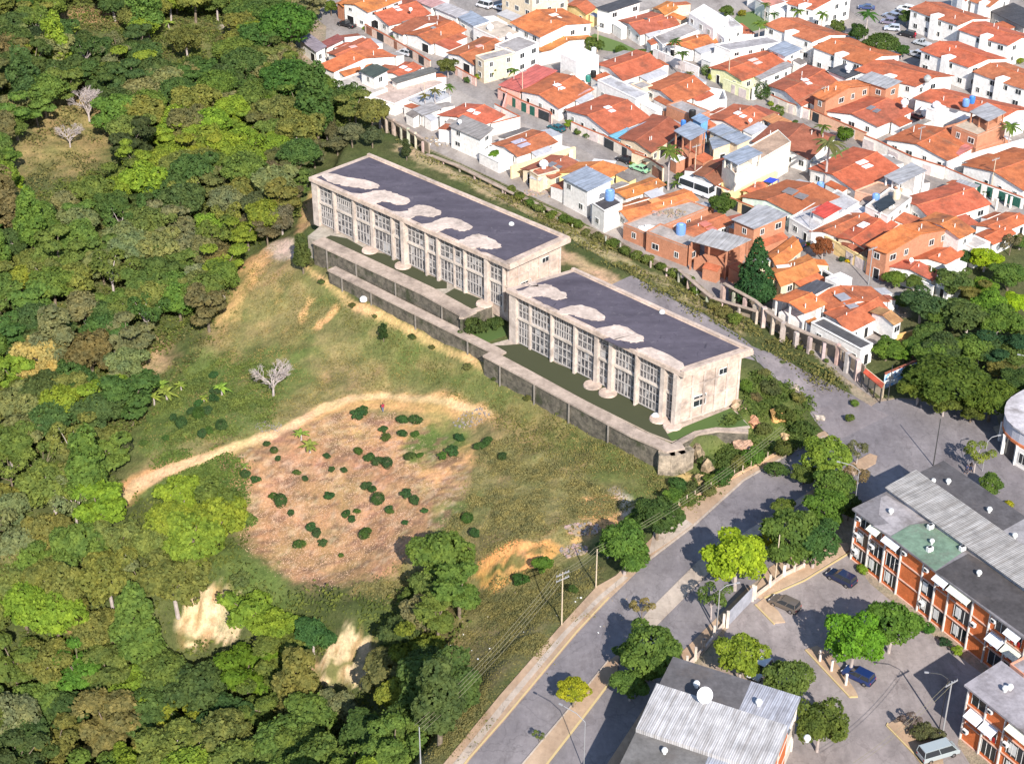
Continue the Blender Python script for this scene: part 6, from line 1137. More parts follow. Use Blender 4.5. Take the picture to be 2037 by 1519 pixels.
def treeproto(kind, seed):
    rr = random.Random(seed); lob = []
    if kind == 'broad':
        hc = 5.0; R = 4.0; n = 11; N_ = 3000; sz = .30
        lob.append((0, 0, hc+.3, 2.6, 2.3))
        for i in range(n): a = i*2.4+rr.uniform(-.4, .4); d = R*rr.uniform(.45, .78); lob.append((d*math.cos(a), d*math.sin(a), hc+rr.uniform(-1.4, 1.5), R*rr.uniform(.24, .42), R*rr.uniform(.2, .33)))
    elif kind == 'dome':
        hc = 5.4; R = 4.2; n = 14; N_ = 3600; sz = .26; lob.append((0, 0, hc, 3.4, 2.5))
        for i in range(n): a = i*2.4; d = R*(.35+.5*(i/n)); lob.append((d*math.cos(a), d*math.sin(a), hc+1.1-1.5*(d/R)**2+rr.uniform(-.3, .3), R*.28, R*.22))
    elif kind == 'layer':
        hc = 5.0; R = 4.0; n = 12; N_ = 2600; sz = .3
        for i in range(n): a = i*2.4; d = R*rr.uniform(.2, .75); lob.append((d*math.cos(a), d*math.sin(a), hc-1.8+3.8*rr.random(), R*rr.uniform(.3, .42), R*.11))
    elif kind == 'tall':
        hc = 7.0; R = 3.0; n = 12; N_ = 3000; sz = .27
        for i in range(n): a = i*2.4; z = i/n; d = R*rr.uniform(.2, .6)*(1-abs(z-.4)); lob.append((d*math.cos(a), d*math.sin(a), 3.2+7.2*z, R*(.55-.25*z), R*.42))
    elif kind == 'conifer':
        hc = 5.5; R = 3.0; n = 14; N_ = 5200; sz = .24
        for i in range(n): a = i*2.4; z = i/(n-1); d = R*.42*(1-z)**.8; lob.append((d*math.cos(a), d*math.sin(a), 1.4+7.4*z, R*(.66-.22*z-.2*z*z), R*.5))
    elif kind == 'wispy':
        hc = 4.8; R = 4.0; n = 9; N_ = 950; sz = .25
        for i in range(n): a = i*2.4+rr.random(); d = R*rr.uniform(.4, .8); lob.append((d*math.cos(a), d*math.sin(a), hc+rr.uniform(-1.2, 1.8), R*.26, R*.22))
    elif kind == 'bush':
        hc = 1.5; R = 2.0; n = 6; N_ = 900; sz = .19; lob.append((0, 0, 1.3, 1.2, 1.1))
        for i in range(n): a = i*2.4; d = rr.uniform(.6, 1.2); lob.append((d*math.cos(a), d*math.sin(a), rr.uniform(.8, 2.0), rr.uniform(.6, .95), rr.uniform(.5, .8)))
    elif kind == 'topiary':
        hc = 1.3; R = 1.5; N_ = 1100; sz = .12; lob = [(0, 0, 1.4, 1.25, 1.35), (.3, .2, 1.0, 1.1, 1.0), (-.3, 0, 1.1, 1.1, 1.0)]
    v, f = crownmesh(seed, lob, int(N_*1.55), sz*.8); me = rawmesh('crown', v, f, MAT['leaf'])
    root = bpy.data.objects.new('tree', None); C.objects.link(root); root['hc'] = hc; root['R'] = R
    cr = bpy.data.objects.new('crown', me); C.objects.link(cr); cr.parent = root
    mb = MB()
    if kind in ('bush', 'topiary'): limbs(mb, Vector((0, 0, -.3)), 1.6, .1, lob, rr, 5)
    else: limbs(mb, Vector((0, 0, -1.5)), hc*1.1, .28 if kind != 'wispy' else .2, lob, rr, None if kind == 'wispy' else 8)
    tr = mb.build('trunk', MAT['pale_bark' if kind in ('wispy', 'broad') and seed % 2 else 'bark'], root); return root
def bareproto(seed):
    rr = random.Random(seed); mb = MB()
    def grow(p, d, L, r, k):
        e = p+d*L; mb.tube(p, e, r, r*.72, 4 if k > 1 else 8, cap=False)
        if k == 6: return
        for j in range(3 if k > 0 else 5):
            nd = (d+Vector((rr.uniform(-1, 1), rr.uniform(-1, 1), rr.uniform(-.3, .6)))*(.95 if k else .8)).normalized(); grow(p+d*L*rr.uniform(.7, 1), nd, L*rr.uniform(.62, .82), r*.62, k+1)
    grow(Vector((0, 0, -.5)), Vector((.05, 0, 1)), 2.6, .24, 0)
    root = bpy.data.objects.new('bare_tree', None); C.objects.link(root); root['hc'] = 4.6; root['R'] = 3.6
    mb.build('branches', MAT['pale_bark'], root); return root
def palmproto(seed, kind):
    rr = random.Random(seed); H = {'palm': 7.0, 'banana': 1.6}[kind]; R = {'palm': 2.6, 'banana': 2.0}[kind]; root = bpy.data.objects.new(kind, None); C.objects.link(root); root['hc'] = H; root['R'] = R
    mb = MB(); mb.tube((0, 0, -.5), (.1, 0, H*.6), .2, .15, 8); mb.tube((.1, 0, H*.6), (0, 0, H), .15, .12, 8); mb.build('trunk', MAT['pale_bark'], root)
    fb = MB(); nf = 15 if kind == 'palm' else 10
    for i in range(nf):
        a = i*2.4; el = rr.uniform(.1, 1.1) if kind == 'palm' else rr.uniform(.4, 1.3); d = Vector((math.cos(a), math.sin(a), 0)); p = Vector((0, 0, H)); s = Vector((-d.y, d.x, 0)); L = R*rr.uniform(.9, 1.15); n = 7; pr = None
        for k in range(n+1):
            t = k/n; q = Vector((0, 0, H))+d*(L*t*math.cos(el*(1-t*.4)))+Vector((0, 0, L*(math.sin(el)*t-.75*t*t))); w_ = (.34 if kind == 'palm' else .3)*math.sin(math.pi*min(1, t*.9+.1))+.03
            cur = (q+s*w_-Vector((0, 0, w_*.5)), q, q-s*w_-Vector((0, 0, w_*.5)))
            if pr:
                kk = len(fb.v); fb.v += [tuple(x) for x in pr+cur]; fb.f += [[kk, kk+1, kk+4, kk+3], [kk+1, kk+2, kk+5, kk+4]]; fb.m += [0, 0]
            pr = cur
    fb.build('crown', MAT['leaf'], root); return root
PROTO = {}
for k, n in (('broad', 5), ('dome', 2), ('layer', 3), ('tall', 2), ('conifer', 1), ('wispy', 2), ('bush', 3), ('topiary', 1)): PROTO[k] = [treeproto(k, 100+i*7+len(k)) for i in range(n)]
PROTO['bare'] = [bareproto(5), bareproto(9)]; PROTO['palm'] = [palmproto(1, 'palm'), palmproto(2, 'palm')]; PROTO['banana'] = [palmproto(3, 'banana')]
NAMES = {'broad': 'broadleaf_tree', 'dome': 'domed_tree', 'layer': 'layered_tree', 'tall': 'tall_tree', 'conifer': 'conifer_tree', 'wispy': 'sparse_tree', 'bush': 'bush', 'topiary': 'clipped_bush', 'bare': 'bare_tree', 'palm': 'palm_tree', 'banana': 'banana_plant'}
CATS = {'bush': 'bush', 'topiary': 'bush', 'palm': 'palm', 'banana': 'banana plant'}
tr_ = random.Random(3); TREES = []
def tree(u, v, rpx, kind, col, label, group=None, c=0, zs=None, sq=None):
    u, v = K(c, u, v); rpx = rpx/CR[c][2]*{'bare': 1.1, 'palm': 1.45, 'topiary': 1.2, 'banana': 1.25}.get(kind, 1); pr = tr_.choice(PROTO[kind]); p = G(u, v, 4)
    for _ in range(3):
        dep = (p+Vector((0, 0, 4-CZ))).dot(Vector((0, math.cos(TH), -math.sin(TH)))); s = rpx*dep/FPX/pr['R']; p = G(u, v, pr['hc']*s*(zs or 1))
    r = dup(pr, (p.x, p.y, p.z), tr_.uniform(0, 6.28), (s*tr_.uniform(.92, 1.08), s*tr_.uniform(.92, 1.08), s*(zs or 1)), color=tuple(x*tr_.uniform(.9, 1.12) for x in col))
    r.name = NAMES[kind]; r['label'] = label; r['category'] = CATS.get(kind, 'tree')
    for k in ('hc', 'R'):
        if k in r: del r[k]
    if group: r['group'] = group
    TREES.append((p.x, p.y, s*pr['R'])); return r
DK = (0.055, 0.1, 0.03); MD = (0.09, 0.145, 0.035); BR = (0.16, 0.24, 0.03); LM = (0.25, 0.31, 0.025); OL = (0.115, 0.125, 0.04); GY = (0.14, 0.14, 0.075); DG = (0.03, 0.07, 0.035); YW = (0.32, 0.3, 0.12)
ST = [(1860,700,44,'broad',(0.1,0.16,0.035),'bright crown left above the huge dark tree'),(1940,690,46,'broad',(0.1,0.15,0.035),'broad crown right above the huge dark tree'),(1900,620,44,'broad',(0.09,0.15,0.04),'full crown in the heart of the right grove'),(1970,600,40,'broad',(0.12,0.19,0.03),'light full crown below the bright lime tree'),(2020,700,44,'broad',(0.09,0.14,0.035),'full crown at the right edge of the grove'),
 (1520,850,22,'bush',(0.09,0.12,0.04),'leafy shrub on the rock garden, upper'),(1545,930,24,'bush',DK,'leafy shrub on the rock garden, lower right'),(1470,915,18,'bush',(0.12,0.14,0.05),'leafy shrub on the rock garden, lower left'),(1405,915,16,'bush',DK,'shrub spilling over the tall boulder'),(1415,955,18,'bush',MD,'shrub over the leaning boulder'),(1590,790,18,'bush',(0.15,0.15,0.06),'dry shrub at the lane edge above the bend'),(1520,740,16,'bush',(0.13,0.13,0.06),'dry shrub beside the lane behind the building end'), # named trees in photo pixels
 (1140,1372,37,'dome',LM,'bright yellow green round tree on the avenue median'),(1073,1462,15,'wispy',MD,'tiny sapling on the median near the bottom'),(1290,1288,62,'broad',MD,'large dark green tree at the median, left of the silver roof'),
 (1255,1358,34,'broad',MD,'lower lobe tree under the large median tree'),(1278,1205,26,'wispy',(0.22,0.17,0.07),'brownish sparse tree on the avenue median'),(1468,1108,60,'broad',LM,'big yellow green tree beside the parking lot corner'),
 (1535,1072,22,'broad',(0.32,0.3,0.03),'small yellow tree top right of the big yellow green tree'),(1575,1062,60,'broad',MD,'wide dark tree beside the planting bed'),(1622,1075,50,'broad',DK,'dark tree against the brick block corner'),
 (1418,1192,38,'wispy',MD,'thin see-through tree at the avenue beside the grey gate'),(1475,1308,48,'broad',BR,'yellowish tree just above the silver roof building'),(1563,1348,46,'broad',MD,'dark green tree right of the yellowish tree'),
 (1632,1440,52,'broad',MD,'round tree at the right end of the silver roof'),(1698,1275,58,'broad',(0.11,0.22,0.025),'bright green tree on the parking island'),(1775,1238,56,'broad',(0.09,0.16,0.03),'mid green tree between the island and the brick block'),
 (1642,905,44,'broad',(0.15,0.2,0.035),'yellow green tree at the junction end of the median'),(1655,962,38,'broad',MD,'tree on the median below the junction tree'),(1702,952,30,'wispy',(0.2,0.15,0.09),'brown sparse tree on the dirt island'),(1706,897,24,'wispy',(0.13,0.12,0.07),'dark twiggy tree at the tip of the median'),
 (1645,1010,46,'broad',(0.09,0.14,0.03),'tree above the corner of the brick block'),(1690,1005,26,'broad',DK,'small dark tree touching the brick block corner'),(1943,905,32,'wispy',(0.16,0.2,0.05),'sparse tree over two people on the right pavement'),
 (1972,962,26,'broad',MD,'rounded green tree behind the brick block roof'),(2008,1000,10,'bush',LM,'small lime bush behind the brick block roof'),
 (1310,1025,45,'broad',DK,'dark tree over the pavement below the stone wall corner'),(1245,1082,55,'broad',MD,'wide green tree over the pavement beside the rubbish bank'),(1082,1120,22,'broad',(0.1,0.18,0.03),'bright little tree at the end of the orange cutting'),(1035,1150,20,'bush',DK,'dark bush at the foot of the orange cutting'),(1140,1170,13,'bush',DK,'dark bush beside the crossarm pole'),
 (1890,752,92,'dome',(0.07,0.10,0.02),'huge dark olive tree spreading over the junction corner'),(1975,790,60,'dome',(0.09,0.12,0.02),'olive tree at the right end of the huge dark tree'),(1905,735,26,'wispy',(0.25,0.18,0.14),'bare brownish crown inside the huge dark tree'),
 (2000,690,52,'layer',DG,'feathery dark tree right of the huge olive tree'),(1835,605,46,'broad',(0.06,0.10,0.04),'grey green tree with pale forked trunk'),(1925,630,52,'broad',(0.07,0.11,0.035),'dense tree in the middle of the right grove'),(1985,640,50,'broad',MD,'mid green tree at the right of the grove'),
 (1900,560,42,'broad',(0.08,0.12,0.04),'soft green tree at the top of the grove'),(1960,512,34,'broad',(0.2,0.32,0.02),'bright lime tree at the top of the right grove'),(2018,600,30,'broad',(0.22,0.34,0.02),'lime tree at the right edge'),(2010,545,40,'broad',MD,'green tree behind the lime tree at the right edge'),(2012,480,26,'wispy',GY,'bare twiggy tree above the grove'),
 (1765,690,34,'broad',(0.09,0.15,0.03),'small tree beside the black flat roof corner'),(1800,700,26,'layer',(0.12,0.2,0.03),'yellow green shrubby tree left of the huge olive tree'),(1782,552,26,'broad',(0.1,0.17,0.03),'small leafy tree in the street below the low orange roofs'),(1875,690,46,'broad',DK,'dark tree above the huge olive tree'),
 (1935,580,36,'layer',OL,'dull olive tree in the top of the grove'),(1850,660,36,'broad',MD,'tree beside the pale forked trunk'),
 (1505,535,44,'conifer',(0.035,0.075,0.035),'tall dark conical tree among the orange roofs'),(1437,408,28,'broad',(0.07,0.12,0.025),'round green tree beside the parked bus'),(1638,490,24,'broad',(0.22,0.09,0.04),'reddish flowering tree on the lower town street'),
 (1333,300,22,'palm',MD,'tall royal palm by the middle street'),(1515,181,17,'topiary',DK,'round dark clipped bush on the second street'),(1403,140,10,'topiary',MD,'tall clipped green bush on the second street'),(1415,153,7,'topiary',LM,'small lime bush beside the tall clipped bush'),
 (1548,219,17,'bush',MD,'green bush below the round dark clipped bush'),(1535,205,9,'bush',BR,'small bright bush just under the round dark clipped bush'),(1582,242,8,'bush',MD,'small round bush by the orange awning'),(1681,265,25,'bush',(0.07,0.13,0.02),'large round bush in the corner of the second street'),(1650,285,26,'palm',(0.13,0.13,0.06),'shaggy palm behind the hedge wall'),(1638,252,14,'palm',MD,'small palm on the street wall, second street'),
 (891,132,20,'broad',(0.1,0.11,0.04),'grey green tree at the upper crossing corner'),(980,138,16,'broad',MD,'small tree in front of the beige corner house'),(1022,140,12,'palm',MD,'small palm by the black garage door'),(955,150,12,'bush',BR,'bright hedge at the crossing corner'),(930,158,10,'bush',DK,'dark hedge at the crossing corner'),(970,155,9,'bush',(0.3,0.33,0.2),'pale flowering bush at the crossing corner'),
 (1180,85,24,'bush',(0.09,0.12,0.03),'big shrub in the garden with the pole'),(1235,97,15,'bush',MD,'second shrub in the garden with the pole'),(1275,103,11,'bush',MD,'low hedge right of the garden'),(1300,105,10,'bush',DK,'dark hedge tip at the garden end'),(778,80,8,'topiary',MD,'clipped ball bush by the upper left street wall'),(658,12,17,'broad',(0.1,0.15,0.03),'tree in the top left corner of town'),(727,55,8,'bush',BR,'small bush by the white two storey gable'),
 (984,310,17,'broad',(0.1,0.2,0.03),'bright small tree behind the large building'),(1022,308,12,'broad',(0.08,0.1,0.06),'grey green shrub beside the bright small tree'),(1132,245,10,'broad',BR,'young tree beside the teal car'),(1150,262,11,'bush',MD,'left bush of the pair beyond the teal car'),(1170,268,11,'bush',MD,'right bush of the pair beyond the teal car'),(1258,325,8,'bush',BR,'bush behind the green saloon'),
 (865,180,12,'palm',OL,'left palm of the row at the yard wall'),(845,190,10,'palm',OL,'right palm of the row at the yard wall'),(825,200,9,'bush',BR,'bush by the yard wall palms'),(893,172,10,'palm',MD,'palm at the corner of the yard wall'),
 (1447,22,17,'broad',MD,'green tree left of the lawn'),(1476,25,11,'bush',(0.2,0.22,0.03),'yellowish shrub at the lawn'),(1512,48,13,'palm',MD,'palm at the near side of the lawn'),(1540,28,10,'palm',DK,'small palm at the lawn edge'),(1588,22,13,'palm',MD,'palm in front of the top white terrace'),(1636,28,13,'palm',MD,'palm at the right of the top white terrace'),(1727,28,17,'palm',(0.05,0.11,0.03),'tall dark palm in the car park'),(1523,8,9,'palm',MD,'palm at the top edge above the lawn'),
 (1668,52,20,'bush',MD,'wide shrub beside the car park'),(1707,62,22,'broad',DK,'dark tree left of the car park'),(1755,88,36,'dome',(0.06,0.1,0.03),'big dense tree between the terraces and car park'),(1795,100,16,'broad',DK,'dark tree right of the big dense tree'),(1806,32,17,'broad',(0.08,0.13,0.04),'round tree beside the upper terrace units'),(1960,92,13,'bush',MD,'bush between the upper terrace units'),(1970,180,10,'bush',MD,'bush between the middle terrace units'),(2012,252,17,'palm',MD,'palm beside the roof garden house'),(2030,120,10,'bush',BR,'bush at the right edge by the terraces'),
 (1343,82,13,'palm',DK,'upper of two palms on the second street'),(1357,106,13,'palm',DK,'lower of two palms on the second street'),(1372,145,8,'palm',OL,'little palm on the pavement, second street'),(1307,103,9,'bush',DK,'dark bush at the far left of the second street'),(1316,95,7,'bush',BR,'tiny bush at the second street'),
 (1900,352,8,'bush',MD,'first bush in the row at the green gates'),(1912,357,8,'bush',MD,'second bush in the row at the green gates'),(1925,363,8,'bush',DK,'third bush in the row at the green gates'),(1965,382,10,'bush',MD,'bush by the green garage at the right edge'),(1675,515,10,'bush',(0.03,0.08,0.04),'dark green shrub beside the yellow shrub'),(1686,518,7,'bush',(0.5,0.42,0.02),'yellow flowering shrub on the lower town street'),(1632,530,17,'bush',BR,'light green bushes by the orange roof, lower street'),(1607,485,7,'bush',LM,'yellow green bush beside the dark blue car'),(1352,350,12,'bush',MD,'bush at the foot of the royal palm'),(1345,365,12,'banana',MD,'leafy plant beside the bus'),(1325,365,8,'bush',DK,'dark bush between the green saloon and the bus'),
 (808,292,13,'tall',(0.06,0.08,0.03),'single dark upright shrub behind the glazed building'),(600,492,25,'tall',(0.07,0.10,0.03),'dark green shrub at the left end of the retaining walls'),(762,655,12,'tall',(0.03,0.06,0.02),'dark upright bush on the slope below the long wall'),
 (945,645,30,'bush',(0.06,0.09,0.03),'dense bush in the court between the two glazed buildings'),(985,640,22,'bush',(0.07,0.11,0.03),'second bush in the court between the two glazed buildings'),(925,660,20,'bush',(0.05,0.08,0.03),'small bush behind the low wall between the glazed buildings'),
 (1485,768,18,'bush',(0.09,0.15,0.03),'bright bush right of the building end wall'),(1535,772,26,'bush',(0.08,0.09,0.04),'brownish green bush by the lane'),(1560,820,26,'bush',(0.07,0.09,0.03),'bush over the orange boulder'),(1600,850,28,'bush',DK,'dark bush at the inner bend of the lane'),(1500,905,26,'bush',MD,'bush on the bank above the pavement'),(1440,945,26,'bush',DK,'dark bush on the bank right of the leaning boulder'),(1560,890,26,'bush',(0.08,0.11,0.03),'bush at the top of the pavement bank'),(1505,790,16,'bush',(0.14,0.12,0.06),'dry bush among the rocks by the lane'),(1350,960,22,'bush',DK,'dark bush below the stone pier'),(1700,800,12,'bush',MD,'left bush on the corner of the lane and the junction'),(1690,830,13,'bush',(0.08,0.12,0.03),'right bush on the corner of the lane and the junction'),
 (1810,1430,22,'wispy',(0.16,0.12,0.12),'grey shrubby tree on the island beside the van'),(1835,1450,24,'bush',(0.09,0.1,0.05),'grey green bush on the island beside the van'),(1865,1460,20,'bush',(0.1,0.1,0.06),'second dull bush on the island beside the van'),(1845,1248,16,'bush',(0.05,0.14,0.03),'green plants at the foot of the brick facade, left clump'),(1880,1275,14,'bush',DG,'dark plants at the foot of the brick facade, middle clump'),(1905,1292,13,'bush',BR,'bright plants at the foot of the brick facade, right clump'),(1715,1130,14,'bush',BR,'yellow green bush at the start of the brick facade'),
 # hillside trees with a character of their own
 (172,195,36,'bare',GY,'large silver bare tree on the upper hillside'),(135,262,24,'bare',GY,'smaller bare tree below the large silver one'),(15,230,22,'bare',GY,'bare tree at the left edge of the upper hillside'),(200,600,18,'bare',GY,'little bare tree in the shadowed gully'),(235,715,24,'bare',GY,'lower bare tree at the edge of the gully'),(245,665,16,'bare',GY,'middle bare tree at the edge of the gully'),(540,745,36,'bare',GY,'lone bare tree with flat crown above the dirt path'),(250,440,13,'bare',GY,'small greyish bare tree on the mid hillside'),
 (85,705,60,'broad',YW,'large tree covered in cream flowers on the left hillside'),(75,780,26,'broad',YW,'lower limb tree with cream flowers'),(395,545,32,'broad',(0.2,0.22,0.13),'tree with pale flowering top on the mid hillside'),
 (575,155,58,'dome',(0.055,0.11,0.03),'great dark domed tree beside the town houses'),(575,45,62,'dome',(0.06,0.13,0.03),'great green domed tree at the top beside the street'),(430,170,48,'dome',(0.09,0.17,0.03),'smooth bright domed tree left of the dark dome'),(500,60,34,'broad',MD,'tree left of the great green dome'),(540,210,34,'broad',(0.11,0.2,0.03),'bright tree below the great dark dome'),(470,215,40,'broad',(0.17,0.23,0.03),'yellow green tree below the smooth bright dome'),
 (260,275,58,'layer',(0.05,0.07,0.03),'wide dark layered tree in the middle of the upper hillside'),(70,75,36,'dome',(0.04,0.07,0.03),'dark rounded tree near the top left corner'),(230,85,30,'wispy',GY,'grey thin tree in the upper clearing'),(370,80,36,'broad',OL,'olive tree in the upper clearing'),
 (30,360,26,'bush',BR,'bright bush by the left edge, upper hillside'),(35,385,22,'broad',LM,'lime tree at the left edge, upper hillside'),(240,375,40,'broad',BR,'bright yellow green tree in the middle hillside'),(290,345,34,'broad',BR,'second yellow green tree in the middle hillside'),
 (240,880,34,'wispy',(0.08,0.08,0.05),'dark twiggy tree at the lower end of the dirt path'),(75,1330,0,'bush',MD,'x'),(155,1325,58,'layer',(0.09,0.19,0.03),'bright feathery tree under the pale cliffs at lower left'),(490,1330,66,'layer',(0.09,0.15,0.02),'wide yellow green layered tree at the lower centre'),(450,1430,50,'broad',(0.045,0.09,0.035),'dark bluish tree at the lower centre'),(380,1000,0,'bush',MD,'x'),
 (215,1440,80,'layer',(0.17,0.17,0.06),'pale bamboo like thicket at the bottom left'),(110,1470,60,'layer',(0.16,0.16,0.05),'second pale thicket at the bottom left'),(300,1480,50,'layer',(0.15,0.16,0.05),'third pale thicket right of the first'),(870,1220,52,'layer',(0.13,0.18,0.04),'light green feathery tree by the grass bank'),(830,1290,56,'layer',(0.13,0.18,0.03),'yellow green feathery tree below the light green one'),(820,1180,28,'layer',(0.09,0.13,0.03),'top of the feathery trees by the orange stain'),(865,1085,22,'broad',MD,'single green bush tree in the grass of the field edge'),
 (620,1260,46,'broad',(0.05,0.1,0.035),'dark tree with bare pole trunk left of the right cliff'),(480,1150,24,'bush',LUSH,'bright ivy mound at the left edge of the field'),(490,1030,24,'bush',LUSH,'rounded green mound at the field corner'),
]
for a in ST:
    if a[2] and a[0] > 1200 and a[1] > 880: a = (a[0], a[1], a[2]*1.12)+a[3:]
    if a[2]: tree(*a, zs=(.55 if a[2] > 70 and a[0] > 1000 else .75 if a[0] > 1740 and 480 < a[1] < 820 and a[3] in ('broad', 'dome', 'layer') else None))
ORD0 = ['first','second','third','fourth','fifth','sixth','seventh','eighth','ninth','tenth','eleventh','twelfth','thirteenth','fourteenth','fifteenth','sixteenth','seventeenth','eighteenth']
GVL = [(1830,770,44,(0.09,0.12,0.025),'left lobe of dark foliage beside the mural wall'),(1935,810,38,(0.08,0.11,0.025),'low dark crown over the junction below the huge tree'),(1880,800,36,(0.09,0.12,0.03),'front crown under the huge dark tree at the kerb'),(1560,1010,30,MD,'small crown above the wide dark tree by the planting bed'),(1600,940,30,MD,'crown at the left of the junction end median tree'),(1300,1330,34,MD,'low right crown of the large median tree group'),(1255,1300,34,DK,'left crown of the large median tree group'),(1500,1080,26,DK,'dark crown behind the big yellow green tree'),(1270,1030,28,MD,'left crown over the pavement below the stone wall'),(1210,1090,26,DK,'dark crown beside the rubbish bank'),(1340,985,24,MD,'crown touching the pavement under the stone pier'),(1820,560,24,MD,'small tree at the left tip of the right grove'),(1850,545,26,DK,'dark round tree behind the small white tower'),(1870,620,38,MD,'tree between the pale forked trunk and the dense tree'),(1960,570,30,(0.12,0.2,0.03),'light tree among the dark crowns at the grove top'),(1950,690,44,DK,'dark crown above the right part of the huge dark tree'),(1820,690,30,MD,'crown squeezed between the small house on posts and the huge tree'),(2030,760,40,DK,'dark tree over the round corner building'),(2030,650,36,MD,'tree at the right edge below the lime tree'),(1990,730,30,OL,'olive crown behind the feathery dark tree'),(1855,720,34,(0.1,0.15,0.03),'lighter crown at the left of the huge dark tree'),(1810,740,24,DK,'low dark crown touching the mural wall'),(2030,480,20,MD,'green crown at the right edge above the grove'),(1790,600,18,MD,'little tree beside the street end'),(1925,510,24,DK,'dark crown left of the bright lime tree')]
for u, v, r_, col_, lab_ in GVL: tree(u, v, r_, 'broad', col_, lab_, zs=.75)
BW = [(600,262,26),(650,248,24),(700,262,24),(625,300,26),(560,312,30),(545,350,30),(580,385,26),(515,405,32),(560,430,28),(530,455,26),(740,268,20),(670,280,22),(590,335,26),(610,350,20),(500,440,24)]
for i, (u, v, r_) in enumerate(BW): tree(u, v, r_*1.15, 'broad' if i % 3 else 'layer', [(0.11,0.115,0.06),(0.09,0.1,0.05),(0.13,0.13,0.075)][i % 3], ['grey olive','dark olive','pale olive'][i % 3]+f' tree in the grove beside the upper end of the glazed building, {["first","second","third","fourth","fifth"][i//3]} down', 'olive grove beside the glazed building')
WB = [(700,606,9),(745,628,7),(820,668,10),(860,690,8),(930,728,11),(985,752,8),(1050,790,10),(1110,820,8),(1180,850,11),(1235,880,9),(1290,905,12),(1330,930,14),(1375,968,20),(1410,975,20),(1330,990,18),(640,560,9),(615,520,12)]
for i, (u, v, r_) in enumerate(WB): tree(u, v, r_, 'bush', [(0.09,0.11,0.04),(0.12,0.13,0.05),(0.06,0.085,0.03)][i % 3], '').__setitem__('label', ORD0[i]+' weedy bush from the left at the foot of the long stone wall')
# shrubs standing on the bare field
rk = random.Random(12)
FS = [(712,822,16),(722,815,14),(762,852,11),(768,868,12),(800,832,15),(826,832,16),(800,860,13),(826,862,10),(712,895,12),(735,908,13),(752,915,15),(770,920,11),(815,905,14),(530,882,9),(545,895,7),(553,910,8),(650,905,9),(660,932,8),(684,933,9),(590,938,9),(607,950,8),(487,942,14),(508,952,12),(545,985,12),(558,995,13),(578,1018,10),(655,985,13),(728,965,14),(740,972,11),(752,992,13),(775,1015,10),(808,980,14),(825,995,14),(845,1015,9),(773,1012,10),(688,1022,11),(700,1030,11),(618,1048,13),(630,1060,13),(642,1078,11),(595,1080,14),(727,1058,17),(678,1103,7),(805,1038,8),(710,1015,8),(640,820,0),(424,745,12),(430,775,14),(425,790,13),(395,800,12),(395,822,12),(412,815,13),(380,815,11),(360,840,12),(345,828,11),(402,862,13),(415,855,11),(440,845,11),(285,880,10),(330,870,9),(970,875,14),(955,885,14),(915,870,12),(900,895,16),(880,905,12),(1000,905,12),(835,905,8),(945,1060,13),(930,1030,11)]
for i, (u, v, r) in enumerate(FS):
    if not r: continue
    fld = v > 815+(.25*(700-u) if u < 700 else 0) and u > 470; near = 'bare field' if fld else 'green patch above the path'
    # position named by rank from a landmark, computed further down
    o = tree(u, v, r*1.05, 'bush' if rk.random() < .8 else 'topiary', (0.045, 0.095, 0.035) if rk.random() < .8 else (0.06, 0.11, 0.03), '', 'dark shrubs planted on the '+near, zs=1.0); FS[i] = (u, v, r, o, near)
BN = [(320,765,20),(330,780,22),(305,790,18),(360,765,14),(440,770,18),(598,862,16),(616,885,18),(487,925,9),(105,490,14),(70,520,12),(405,790,10),(740,1440,22),(700,1470,24),(525,1470,26),(530,1495,18),(870,1385,20),(650,1480,18),(150,60,14),(130,75,14),(210,90,12),(385,20,12),(335,45,12),(20,30,20)]
BNO = []
for u, v, r in BN: BNO.append((u, v, tree(u, v, r, 'banana', (0.2, 0.28, 0.06), '', 'banana plants on the hillside')))
ORD = ['first','second','third','fourth','fifth','sixth','seventh','eighth','ninth','tenth','eleventh','twelfth','thirteenth','fourteenth','fifteenth','sixteenth','seventeenth','eighteenth','nineteenth','twentieth','twenty first','twenty second']
# weedy bank behind the large building
BK = [((60,600),30),((110,640),34),((180,680),30),((250,720),34),((330,760),34),((420,790),36),((500,820),38),((560,880),30),((640,900),28),((740,950),36),((820,1000),36),((900,1030),34),((970,1060),36),((1060,1110),30),((1150,1150),36),((1250,1200),34),((1300,1270),36),((1420,1370),40),((1480,1410),44),((1560,1460),40)]
for i, (p, r) in enumerate(BK): tree(p[0], p[1], r*1.55, 'bush', rk.choice([(0.1,0.15,0.035),(0.08,0.12,0.03),(0.13,0.15,0.05)]), ORD[i]+' bush from the upper left on the weedy bank behind the buildings', 'bushes on the weedy bank', c=3)
BK2 = [((150,890),26),((230,930),26),((330,1000),24),((420,1080),26),((520,1150),26),((600,1180),24),((700,1240),22),((820,1290),22),((60,960),26)]
for i, (p, r) in enumerate(BK2): tree(p[0], p[1], r, 'bush', rk.choice([(0.09,0.13,0.035),(0.12,0.13,0.05)]), '', 'bushes along the lane wall', c=4).__setitem__('label', ORD[i]+' low bush from the upper left under the white pillars')
